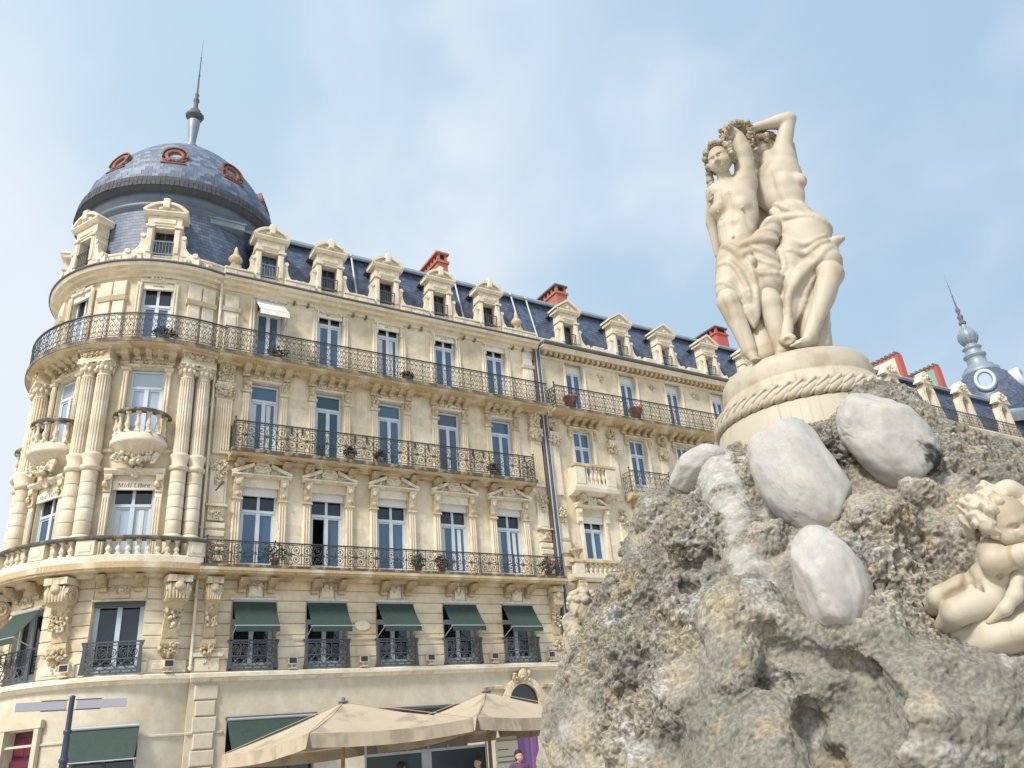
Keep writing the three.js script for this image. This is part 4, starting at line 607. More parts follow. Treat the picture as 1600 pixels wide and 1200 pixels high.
  { const ed = [SM, ...DX.flatMap(d => [d - 0.66, d + 0.66]), E]; for (let i = 0; i < ed.length; i += 2) { const b = new MB(); b.cbox(ed[i], ed[i + 1], 20.5, 20.86, 0, 0.3, 0.02).cbox(ed[i], ed[i + 1], 20.86, 20.96, -0.03, 0.34, 0.02); for (let x = ed[i] + 0.3; x < ed[i + 1] - 0.3; x += 0.62) b.cbox(x - 0.2, x + 0.2, 20.58, 20.8, 0.28, 0.33, 0.02); b.build('parapet', mat.stonePale, bl); }
    const te = [TB, ...[...TW].reverse().flatMap(c => [c - 9.2, c + 9.2]), TA]; for (let i = 0; i < te.length; i += 2) { new MB().arc([[0, 20.5], [0.3, 20.5], [0.3, 20.86], [0.34, 20.88], [0.34, 20.96], [0, 20.96]], te[i], te[i + 1], TR, TC[0], TC[1]).build('parapet', mat.stonePale, bl); } }
  for (const a of [6, -2, -28, -38, -47, -72]) placed(carve(new MB().cbox(-0.3, 0.3, 20.56, 20.8, 0.28, 0.36, 0.02), 0, 20.68, 0.36, 0.4, 0.1, 4, a + 99, 0.05).build('parapet_panel', mat.stonePale, bl), onTower(a));
  // parapet ridge pole
  new MB().ext([[0.12, 20.98], [0.17, 20.98], [0.17, 21.03], [0.12, 21.03]], SM, E).build('parapet_rail', mat.grime, bl);
  // --- mansard
  { const rf = new MB().ext([[-0.02, 20.5], [-0.1, 20.5], [-1.05, 23.85], [-1.6, 23.95], [-10.9, 24.3], [-11, 20.3], [-1, 20.3]].reverse(), TC[0] + 3, E).build('mansard_roof', mat.slate, bl);
    const rc = [[-0.84, 23.62], [-0.76, 23.62], [-0.72, 23.7], [-0.94, 23.98], [-1.2, 24.04], [-1.7, 24.0], [-1.7, 23.9], [-1.1, 23.86]]; new MB().ext(rc, -0.15, E).build('ridge_flashing', mat.zinc, rf);
    for (const x of [4.97, 10.55, 13.95]) new MB().rod([x, 23.9, -0.86], [x + 0.02, 20.7, -0.02], 0.055, 8).build('roof_pipe', mat.pipeZinc, rf);
    new MB().box(-1.6, -0.15, 23.35, 23.62, -0.9, -0.3).box(-1.72, -0.1, 23.62, 23.7, -0.95, -0.24).build('roof_cap', mat.zinc, rf); }
  DX.forEach((x, i) => makeDormer(bl, TRS(x, 20.46, 0.22, 0, 0, 0, 0.95, 0.95, 1), false, 40 + i, { rail: i ? mat.ironGrey : mat.zinc, glass: i ? mat.glassDark : mat.glass }));
  TW.forEach((a, i) => makeDormer(bl, onTower(a, 20.5, 0.26).multiply(M4().makeScale(1.02, 0.95, 1)), false, 60 + i, { glass: mat.glassDark, rail: i === 1 ? mat.iron : mat.zinc }));
  urn(bl, -0.52, 20.96, 0.12, 0.95); urn(bl, 13.5, 20.96, 0.12, 0.95);
  // --- tower roof: slated drum, eave of dark slates, dome of scale slates, oculi, finial
  const dr = new MB().lathe([[4.15, 20.5], [3.98, 21.6], [3.9, 23.2], [3.88, 23.66]], 96, TRS(TC[0], 0, TC[1])).build('tower_drum', mat.slateTower, bl);
  new MB().lathe([[3.88, 23.55], [3.95, 23.6], [3.95, 23.66], [4.04, 23.7], [4.04, 23.84], [3.96, 23.9], [4.1, 24.1], [4.12, 24.3], [3.9, 24.34]], 96, TRS(TC[0], 0, TC[1])).build('lead_moulding', mat.lead, dr);
  const eave = new MB(), er = rng(5); new MB().lathe([[4.1, 24.3], [4.42, 24.44], [4.40, 24.8], [4.1, 25.02]], 96, TRS(TC[0], 0, TC[1])).build('eave_board', mat.eave, dr);
  for (let i = 0; i < 150; i++) { const a = i * 2.4; eave.add(new THREE.BoxGeometry(0.165, 0.5, 0.03), onTower(a, 24.7, 0.2 + 0.015 * er()).multiply(TRS(0, 0, 0, -0.16 + 0.05 * er(), 0, 0.05 * (er() - 0.5)))); }
  { const m = eave.build('eave_slates', mat.eave, dr); m.userData.kind = 'stuff'; }
  const dome = [[4.22, 24.9], [4.13, 25.38], [3.97, 25.87], [3.76, 26.35], [3.51, 26.83], [3.22, 27.32], [2.89, 27.8], [2.5, 28.28], [2.07, 28.72], [1.58, 29.12], [1.05, 29.45], [0.55, 29.66], [0.3, 29.74]];
  const dm = new MB().lathe(dome, 96, TRS(TC[0], 0, TC[1])).build('dome', mat.slateTile, bl);
  { // overlapping pointed slates laid in rings
    const geos = [0, 1].map(k => { const s = new THREE.Shape(); s.moveTo(-0.15, 0.3); s.lineTo(0.15, 0.3); s.lineTo(0.15, 0.1); s.quadraticCurveTo(0.12, 0.02, 0, -0.02); s.quadraticCurveTo(-0.12, 0.02, -0.15, 0.1); s.closePath(); const g = new THREE.ExtrudeGeometry(s, { depth: 0.035, bevelEnabled: false, curveSegments: 2 }); const p = g.attributes.position; return finish(Float32Array.from(p.array), Float32Array.from(g.attributes.normal.array)); });
    const mats = [[], []], rs = rng(21), curve = new THREE.CatmullRomCurve3(dome.map(p => V(p[0], p[1], 0))), L = curve.getLength(), rows = Math.floor(L / 0.235);
    for (let k = 0; k < rows; k++) { const p = curve.getPointAt(k / rows), q = curve.getPointAt(Math.min(1, (k + 0.5) / rows)), n = Math.max(5, Math.round(2 * PI * p.x / 0.3)), tilt = Math.atan2(-(q.x - p.x), q.y - p.y) ; if (p.x < 0.5) break;
      for (let i = 0; i < n; i++) { const a = (i + (k % 2) / 2) / n * 2 * PI; mats[rs() < 0.42 ? 1 : 0].push(M4().multiplyMatrices(TRS(TC[0] + (p.x + 0.01) * Math.sin(a), p.y, TC[1] + (p.x + 0.01) * Math.cos(a), 0, a), TRS(0, 0, 0, -tilt + 0.13, 0, (rs() - 0.5) * 0.05, 2 * PI * p.x / n / 0.31, 1, 1))); } }
    geos.forEach((g, k) => { const im = new THREE.InstancedMesh(g, k ? mat.slateTile2 : mat.slateTile, mats[k].length); mats[k].forEach((m, i) => { im.setMatrixAt(i, m); const t = 0.84 + 0.32 * rs(), w = 0.9 + 0.2 * rs(); im.setColorAt(i, new THREE.Color(t * w, t, t * (2 - w))); }); im.name = 'dome_slates'; im.userData.kind = 'stuff'; im.castShadow = im.receiveShadow = true; dm.add(im); });
  }
  const ocg = cached('ocu', () => { const b = new MB(); b.lathe([[0.3, 0], [0.3, 0.16], [0.36, 0.22], [0.5, 0.2], [0.52, 0.06], [0.52, -0.3]], 24, TRS(0, 0.5, 0, PI / 2)); b.prism([[-0.56, -0.12], [0.56, -0.12], [0.5, 0.12], [0.42, 0.2], [-0.42, 0.2], [-0.5, 0.12]], -0.3, 0.16); b.cbox(-0.6, 0.6, -0.2, -0.1, -0.3, 0.22, 0.02); carve(b, 0, 0.05, 0.16, 0.9, 0.18, 14, 2, 0.08); for (const s of [-1, 1]) b.tube(spiral(s * 0.5, 0.28, 0.14, 0.02, 90, 90 + s * 420, 10).map(p => [p[0], p[1], 0.1]), 0.06, 5, 14); b.arc([[-0.3, 0], [0.26, 0], [0.26, 0.1], [-0.3, 0.1]], -1, 1, 0, 0, 0, 2); 
    const o = [...Array(17)].map((_, i) => { const a = R(200 - 220 * i / 16); return [Math.cos(a) * 0.64, 0.5 + Math.sin(a) * 0.64]; }), n = o.map(p => [p[0] * 0.87, 0.5 + (p[1] - 0.5) * 0.87]).reverse(); b.prism([...o, ...n], -0.4, 0.26); return b.geo(); });
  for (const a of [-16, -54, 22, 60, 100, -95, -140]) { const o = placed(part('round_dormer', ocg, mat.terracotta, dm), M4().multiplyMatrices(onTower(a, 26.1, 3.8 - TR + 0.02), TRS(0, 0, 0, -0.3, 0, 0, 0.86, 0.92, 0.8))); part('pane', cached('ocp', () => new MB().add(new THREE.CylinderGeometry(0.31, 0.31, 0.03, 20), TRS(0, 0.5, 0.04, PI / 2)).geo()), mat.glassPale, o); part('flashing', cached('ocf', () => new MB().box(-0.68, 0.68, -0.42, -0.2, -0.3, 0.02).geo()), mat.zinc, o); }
  const fi = new MB().lathe([[0.45, 29.6], [0.36, 29.85], [0.2, 30.0], [0.26, 30.4], [0.3, 30.5], [0.17, 30.6], [0.2, 31.0], [0.26, 31.6], [0.3, 32.12], [0.16, 32.2], [0.16, 32.3]], 20, TRS(TC[0], 0, TC[1])).build('dome_finial', mat.zinc, bl);
  new MB().lathe([[0.18, 32.28], [0.4, 32.36], [0.46, 32.5], [0.28, 32.68], [0.26, 32.85], [0.12, 32.95], [0.1, 33.4], [0.15, 33.5], [0.15, 33.62], [0.07, 33.7], [0.11, 33.95], [0.05, 34.1], [0.04, 35.3], [0.06, 35.34], [0.03, 35.42], [0.025, 36.6], [0.04, 36.64], [0.012, 36.72], [0.006, 38.0]], 12, TRS(TC[0], 0, TC[1])).build('spike', mat.gutter, fi);
  // --- chimney
  chimney(bl, 9.8, 10.4, -1.15, -3.5, 23.9, 25.65, true, mat.brick, mat.brick);
  // --- downpipes
  const pipe = (pts, r, m) => { const b = new MB(); for (let i = 0; i < pts.length - 1; i++) b.rod(pts[i], pts[i + 1], r, 8); for (let y = 5; y < 20; y += 2.4) b.box(pts[0][0] - r * 1.5, pts[0][0] + r * 1.5, y, y + 0.07, 0, r * 2.6); b.build('downpipe', m, bl); };
  pipe([[-0.98, 20.3, 0.14], [-0.98, 4.95, 0.14]], 0.055, mat.stonePale);
  for (const [x, m, r] of [[14.36, mat.pipeRust, 0.06], [14.5, mat.pipeZinc, 0.055], [14.62, mat.ironGrey, 0.055], [14.73, mat.pipeZinc, 0.045]]) pipe([[x, 20.3, 0.16], [x, 0, 0.16]], r, m);
  new MB().rod([-0.35, 11.6, 0.1], [-0.75, 11.0, 0.9], 0.03, 6).build('flag_pole_holder', mat.iron, bl);
  // --- ground floor: awnings, shop glazing, doors, portal
  awning(bl, TRS(1.83, 3.36, 0.08), 3.0, 1.05, 1.0, mat.green, 0.25); awning(bl, onTower(-14.2, 3.36, 0.1), 1.9, 1.0, 0.55, mat.green, 0.02);
  new MB().box(0.28, 3.4, 3.36, 3.44, 0, 0.16).box(5.3, 9.5, 3.36, 3.44, 0, 0.16).build('shop_front_head', mat.gutter, bl);
  const shop = (c, w, n) => { const b = new MB(); for (let i = 0; i <= n; i++) b.box(c - w / 2 + w * i / n - 0.05, c - w / 2 + w * i / n + 0.05, 0, 3.3, -0.3, -0.2); b.box(c - w / 2, c + w / 2, 3.2, 3.36, -0.3, -0.2).box(c - w / 2, c + w / 2, 0, 0.5, -0.3, -0.2); const s = b.build('shop_front', mat.ironGrey, bl); for (let i = 0; i < n; i++) part('pane', new MB().box(c - w / 2 + w * i / n + 0.05, c - w / 2 + w * (i + 1) / n - 0.05, 0.5, 3.2, -0.27, -0.25).geo(), mat.glassDark, s); };
  shop(1.83, 3.0, 4); shop(7.4, 4.2, 5);
  { const s = placed(new MB().box(-0.92, 0.92, 0, 0.5, -0.3, -0.2).box(-0.05, 0.05, 0.5, 3.3, -0.3, -0.2).box(-0.92, 0.92, 3.28, 3.38, -0.3, -0.2).build('shop_front', mat.ironGrey, bl), onTower(-14.2)); part('pane', new MB().box(-0.92, 0.92, 0.5, 3.28, -0.27, -0.25).geo(), mat.glassDark, s); }
  placed(new MB().box(-0.78, -0.6, 0, 3.5, 0, 0.14).box(0.6, 0.78, 0, 3.5, 0, 0.14).box(-0.86, 0.86, 3.5, 3.72, 0, 0.16).build('door_frame', mat.render, bl), onTower(-50.5, 0, 0.02));
  { const d = placed(new MB().box(-0.58, 0.58, 0, 3.45, -0.3, -0.22).build('door', mat.maroon, bl), onTower(-50.5)); for (const [y0, y1] of [[2.72, 3.3], [0.3, 2.3]]) for (const s of [-1, 1]) new MB().cbox(s < 0 ? -0.5 : 0.06, s < 0 ? -0.06 : 0.5, y0, y1, -0.23, -0.19, 0.03).build('door_panel', mat.maroon, d); new MB().box(-0.58, 0.58, 2.42, 2.62, -0.23, -0.16).build('door_rail', mat.maroon, d); }
  { // arched portal with purple door
    const arch = (r, n = 16) => [...Array(n + 1)].map((_, i) => { const a = PI * i / n; return [12.02 + r * Math.cos(a), 3.35 + r * Math.sin(a)]; });
    const o = arch(1.0), i2 = arch(0.72).reverse(); const p = new MB().prism([...o, ...i2], 0.05, 0.24); for (const s of [-1, 1]) p.cbox(12.02 + s * 0.86 - 0.14, 12.02 + s * 0.86 + 0.14, 0, 3.35, 0.05, 0.24, 0.02).ext([[0.05, 3.9], [0.2, 3.9], [0.26, 4.0], [0.05, 4.05]], 12.02 + s * 1.35 - 0.4, 12.02 + s * 1.35 + 0.4); 
    carve(p.ball(12.02, 4.42, 0.22, 0.22, 0.28, 0.12), 12.02, 4.36, 0.2, 0.9, 0.5, 26, 91, 0.12); p.build('portal', mat.carved, bl);
    new MB().prism([...arch(0.73), [11.29, 3.35]].slice(0, 17), 0.065, 0.08).build('fanlight', mat.glassDark, bl);
    const d = new MB().box(11.29, 12.75, 0, 3.3, -0.3, -0.2).build('door', mat.purple, bl, 'purple panelled door in the arched portal'); for (let k = 0; k < 4; k++) new MB().cbox(11.36 + k * 0.345, 11.36 + k * 0.345 + 0.26, 0.3, 3.1, -0.21, -0.17, 0.03).build('door_panel', mat.purple, d); new MB().add(new THREE.OctahedronGeometry(0.11), TRS(12.35, 2.3, -0.14, 0, 0, 0, 0.8, 1.2, 0.4)).build('door_ornament', mat.iron, d);
  }
  carve(new MB(), 13.2, 4.0, 0.05, 0.2, 0.2, 3, 4).build('wall_boss', mat.carved, bl);
}
function chimney(parent, x0, x1, z1, z0, y0, y1, pots, m = mat.brick, cap = mat.gutter) {
  const b = new MB(), h = y1 - y0; b.box(x0, x1, y0 - 2, y0 + h * 0.62, z0, z1).box(x0 - 0.07, x1 + 0.07, y0 + h * 0.62, y0 + h * 0.7, z0 - 0.07, z1 + 0.07).box(x0, x1, y0 + h * 0.7, y0 + h * 0.74, z0, z1);
  const c = b.build('chimney', m, parent);
  const n = Math.max(2, Math.round((z1 - z0) / 0.42)); for (let i = 0; i <= n; i++) { const z = mix(z0 + 0.08, z1 - 0.08, i / n); new MB().box(x0 + 0.03, x0 + 0.17, y0 + h * 0.74, y0 + h * 0.93, z - 0.08, z + 0.08).box(x1 - 0.17, x1 - 0.03, y0 + h * 0.74, y0 + h * 0.93, z - 0.08, z + 0.08).build('chimney_vent', m, c); }
  new MB().box(x0 + 0.2, x1 - 0.2, y0 + h * 0.74, y0 + h * 0.93, z0 + 0.1, z1 - 0.1).build('flue', mat.dark, c);
  new MB().cbox(x0 - 0.08, x1 + 0.08, y0 + h * 0.93, y1, z0 - 0.08, z1 + 0.08, 0.02).build('chimney_cap', cap, c);
  return c;
}

// ---------------------------------------------------------------- the adjoining building of the same row
{
  const bl = building('adjoining_building', 'cream stone terrace building with pointed dormers, right of the brown downpipes');
  const C = [16.89, 20.49, 23.83, 27.36, 30.9, 34.4, 37.9], X0 = 14.78, X1 = 41.5;
  const w = new MB();
  wallRow(w, X0, X1, 0, 4.6, C.map(c => ({ c, w: 1.8, y0: 0, y1: 3.4 })), -0.4, 0.05);
  wallRow(w, X0, X1, 4.6, 8.1, C.map(c => ({ c, w: 1.3, y0: 4.9, y1: 7.2 })), -0.4, 0);
  wallRow(w, X0, X1, 8.1, 12.7, C.map(c => ({ c, w: 1.26, y0: 9.2, y1: 11.5 })), -0.4, 0);
  wallRow(w, X0, X1, 12.7, 16.6, C.map(c => ({ c, w: 1.16, y0: 13.2, y1: 15.94 })), -0.4, 0);
  wallRow(w, X0, X1, 16.6, 20.1, C.map(c => ({ c, w: 1.12, y0: 16.76, y1: 19.78 })), -0.4, 0);
  w.box(X1 - 0.3, X1, 0, 20.1, -11, -0.4).box(X0, X1, 0, 20.1, -11.2, -11); w.build('wall', mat.stone, bl);
  new MB().box(X0, X1 - 0.4, 0, 20, -1.3, -1.2).build('room_shade_backing', mat.dark, bl);  // room shade behind the windows, painted as a near-black sheet
  const ext = (name, pf, x0, x1, m) => new MB().ext(pf, x0, x1).build(name, m, bl);
  ext('band_course', [[0, 4.55], [0.12, 4.58], [0.28, 4.7], [0.28, 4.82], [0, 4.88]], X0, X1, mat.stonePale);
  ext('string_course', [[0, 7.95], [0.12, 7.98], [0.3, 8.12], [0.3, 8.24], [0, 8.28]], X0, X1, mat.stone);
  ext('cornice', [[0, 19.72], [0.1, 19.74], [0.12, 19.85], [0, 19.86]], X0, X1, mat.stone); ext('cornice', [[0, 20.08], [0.4, 20.08], [0.46, 20.2], [0.56, 20.3], [0, 20.34]], X0, X1, mat.stone);
  for (let x = X0 + 0.2; x < 34; x += 0.34) new MB().box(x - 0.08, x + 0.08, 19.86, 20.08, 0, 0.34).build('dentil', mat.stoneOld, bl);
  ext('gutter', [[0, 20.34], [0.56, 20.34], [0.64, 20.42], [0.64, 20.5], [0, 20.5]], X0, X1, mat.gutter);
  const slab = (y, d, x0, x1) => ext('balcony', [[0, y - 0.14], [d * 0.4, y - 0.12], [d - 0.06, y], [d - 0.06, y + 0.06], [d, y + 0.08], [d, y + 0.22], [0, y + 0.22]], x0, x1, mat.stoneOld);
  const s3 = slab(16.54, 0.85, X0 + 0.05, X1); ironRail(s3, 'lace', X0 + 0.1, X1 - 3, 16.8, 17.9, 0.8, 0.62, mat.iron, false); ironRail(s3, 'lace', X0 + 0.12, X0 + 0.14, 16.8, 17.9, 0.8, 2, mat.iron, true);
  ext('balcony_edge', [[0.6, 16.762], [0.6, 16.64], [0.862, 16.64], [0.862, 16.775]], X0 + 0.05, X1, mat.grime);
  C.forEach((c, i) => {
    makeWindow(bl, TRS(c, 16.78, -0.2), 1.1, 2.95, 2.5, { glass: mat.glass, glassTop: mat.cream });
    makeWindow(bl, TRS(c, 13.2, -0.2), 1.14, 2.72, 1.9, { split: true });
    makeWindow(bl, TRS(c, 9.2, -0.2), 1.24, 2.28, 1.66, { split: true, glassTop: mat.glassDark });
    makeWindow(bl, TRS(c, 4.9, -0.2), 1.28, 2.28, 1.6, { glass: mat.glassDark });
    new MB().box(c - 0.62, c + 0.62, 11.16, 11.5, -0.12, -0.06).build('rolled_blind', mat.white, bl);
    const tr = new MB(); for (const [a, y0, y1, ww] of [[0.72, 9.2, 11.6, 0.2], [0.66, 13.0, 16, 0.16], [0.64, 16.76, 19.6, 0.14]]) for (const s of [-1, 1]) tr.cbox(c + s * a - ww / 2, c + s * a + ww / 2, y0, y1, 0, 0.07, 0.02); tr.build('window_surround', mat.stonePale, bl);
    const p = new MB().ext([[0, 11.85], [0.2, 11.88], [0.28, 11.98], [0, 12.0]], c - 1.0, c + 1.0); for (const s of [-1, 1]) p.prism([[c + s * 1.02, 12.0], [c + s * 1.02, 12.08], [c + s * 0.32, 12.36], [c + s * 0.28, 12.24], [c + s * 0.8, 12.0]], 0, 0.24).ext([[0, 11.1], [0.14, 11.2], [0.12, 11.4], [0.22, 11.8], [0, 11.85]], c + s * 0.82 - 0.13, c + s * 0.82 + 0.13).ball(c + s * 0.82, 11.65, 0.2, 0.1, 0.12, 0.07); carve(p.cbox(c - 0.28, c + 0.28, 12.02, 12.34, 0, 0.18, 0.04), c, 12.3, 0.16, 0.7, 0.3, 14, c, 0.1); p.build('pediment', mat.stonePale, bl);
    const h = new MB().ext([[0, 15.96], [0.14, 15.98], [0.18, 16.06], [0, 16.1]], c - 0.86, c + 0.86); for (const s of [-1, 1]) carve(h.cbox(c + s * 0.78 - 0.12, c + s * 0.78 + 0.12, 15.5, 15.96, 0, 0.14, 0.02), c + s * 0.78, 15.7, 0.12, 0.2, 0.34, 5, c + s, 0.08); h.build('window_hood', mat.carved, bl);
    for (const d of [-0.95, -0.48, 0, 0.48, 0.95]) part('bracket', bracketGeo(0.22, 0.38, 0.56), Math.abs(d) > 0.9 ? mat.carved : mat.stoneOld, bl).position.set(c + d, 16.1, 0);
    makeDormer(bl, TRS(c - 0.1 - i * 0.04, 20.42, 0.24, 0, 0, 0, 0.93, 0.93, 1), true, 140 + i, i ? { fr: mat.frame, glass: mat.glass, rail: mat.iron } : { rail: mat.iron });
    new MB().cbox(c + 1.35, c + 2.1, 20.5, 20.98, 0, 0.3, 0.03).build('parapet_block', mat.stonePale, bl);
    const rel = carve(new MB(), c + 1.75, 19.3, 0, 0.5, 0.4, 12, 300 + i, 0.07); rel.build('carved_boss', mat.carved, bl);
  });
  // pilasters with capitals between the bays
  for (const [x, wd] of [[15.05, 0.5], [18.7, 0.46], [22.15, 0.46], [25.6, 0.46]]) {
    new MB().cbox(x - wd / 2, x + wd / 2, 12.4, 14.9, 0, 0.1, 0.02).cbox(x - wd / 2, x + wd / 2, 8.3, 11.3, 0, 0.1, 0.02).build('pilaster', mat.stonePale, bl);
    carve(new MB().ext([[0, 14.9], [0.14, 14.9], [0.28, 15.5], [0.28, 15.58], [0, 15.58]], x - wd / 2 - 0.06, x + wd / 2 + 0.06), x, 15.2, 0.18, 0.66, 0.5, 26, x, 0.12).build('capital', mat.carved, bl);
    carve(carve(new MB(), x, 16.0, 0.1, 0.5, 0.7, 16, x + 1, 0.16), x, 11.5, 0.08, 0.46, 0.9, 22, x + 2, 0.12).build('carved_drop', mat.carved, bl);
    new MB().ext([[0, 10.2], [0.16, 10.22], [0.2, 10.32], [0, 10.34]], x - wd / 2 - 0.06, x + wd / 2 + 0.06).cbox(x - wd / 2, x + wd / 2, 9.6, 10.1, 0, 0.18, 0.02).cbox(x - wd / 2, x + wd / 2, 9.0, 9.4, 0, 0.18, 0.02).build('pilaster_band', mat.stonePale, bl);
  }
  // balconies of the second floor: small stone one, then an iron one
  const st = new MB().ext([[0, 12.42], [0.3, 12.44], [0.62, 12.56], [0.66, 12.74], [0, 12.76]], 15.6, 18.3).build('stone_balcony', mat.stonePale, bl);
  new MB().box(15.72, 18.18, 12.76, 12.9, 0.42, 0.6).cbox(15.72, 16.32, 12.9, 13.8, 0.4, 0.62, 0.02).cbox(17.58, 18.18, 12.9, 13.8, 0.4, 0.62, 0.02).box(15.72, 15.94, 12.76, 13.8, 0, 0.4).box(17.96, 18.18, 12.76, 13.8, 0, 0.4).build('balcony_parapet', mat.stonePale, st); new MB().cbox(15.66, 18.24, 13.8, 13.95, 0.36, 0.66, 0.02).build('coping', mat.stoneOld, st);
  for (let k = 0; k < 5; k++) part('baluster', balusterGeo(0.9), mat.stonePale, st).position.set(16.46 + k * 0.25, 12.9, 0.51);
  for (const d of [-0.75, 0.75]) part('bracket', bracketGeo(0.26, 0.5, 0.5), mat.carved, bl).position.set(16.93 + d, 11.94, 0);
  for (const x of [20.49, 23.83, 27.36]) { const ib = slab(12.5, 0.62, x - 1.4, x + 1.4); ironRail(ib, 'lace', x - 1.34, x + 1.34, 12.76, 13.95, 0.56, 0.62); for (const d of [-0.9, 0.9]) part('bracket', bracketGeo(0.26, 0.5, 0.5), mat.carved, bl).position.set(x + d, 11.9, 0); }
  // first-floor balustrade with an urn at its end
  const fb = new MB().ext([[0, 8.28], [0.5, 8.3], [0.62, 8.42], [0.62, 8.6], [0, 8.6]], 14.95, 30).build('stone_balustrade', mat.stonePale, bl); new MB().cbox(14.95, 30, 9.1, 9.26, 0.3, 0.64, 0.02).build('coping', mat.stoneOld, fb);
  for (let x = 15.2; x < 24; x += 0.27) { if (Math.abs((x - 15.2) % 3.4) < 0.4) { new MB().cbox(x - 0.14, x + 0.14, 8.6, 9.1, 0.34, 0.6, 0.02).build('balustrade_pier', mat.stonePale, fb); continue; } part('baluster', balusterGeo(0.5), mat.stonePale, fb).position.set(x, 8.6, 0.47); }
  new MB().lathe([[0.05, 9.26], [0.14, 9.3], [0.1, 9.42], [0.3, 9.62], [0.34, 9.7], [0.28, 9.72]], 16, TRS(15.35, 0, 0.42)).build('stone_bowl', mat.stoneOld, bl);
  for (const x of [15.4, 17.9, 19.5, 22]) { part('bracket', bracketGeo(0.36, 0.9, 0.6), mat.carved, bl).position.set(x, 7.38, 0); carve(new MB(), x, 7.6, 0.3, 0.4, 0.6, 12, x, 0.14).build('carved_leaf', mat.carved, bl); }
  // roof
  const rf = new MB().ext([[-0.02, 20.5], [-0.1, 20.5], [-1.05, 23.85], [-1.6, 23.95], [-10.9, 24.3], [-11, 20.1], [-1, 20.1]].reverse(), 14.56, X1).build('mansard_roof', mat.slate, bl);
  new MB().ext([[-0.84, 23.62], [-0.76, 23.62], [-0.72, 23.7], [-0.94, 23.98], [-1.2, 24.04], [-1.7, 24.0], [-1.7, 23.9], [-1.1, 23.86]], 14.56, X1).build('ridge_flashing', mat.zinc, rf);
  new MB().ext([[0, 20.5], [0.3, 20.5], [0.3, 20.78], [0, 20.8]], 14.6, 16.0).build('parapet', mat.stonePale, bl); for (let i = 0; i < C.length - 1; i++) ext('parapet', [[0, 20.5], [0.28, 20.5], [0.28, 20.78], [0, 20.8]], C[i] + 0.6, C[i + 1] - 0.85, mat.stonePale);
  for (const x of [19.0, 22.6, 26.0, 29.4]) new MB().rod([x, 20.5, 0.14], [x, 21.05, 0.1], 0.05, 6).build('vent_pipe', mat.stonePale, rf);
  new MB().rod([14.9, 23.9, -0.86], [14.9, 20.7, -0.02], 0.05, 8).build('roof_pipe', mat.pipeZinc, rf);
  chimney(bl, 17.25, 18.0, -1.1, -3.2, 23.9, 25.5, true);
  chimney(bl, 29.7, 30.7, -1.0, -3.2, 23.9, 25.4, true, mat.redPaint);
}

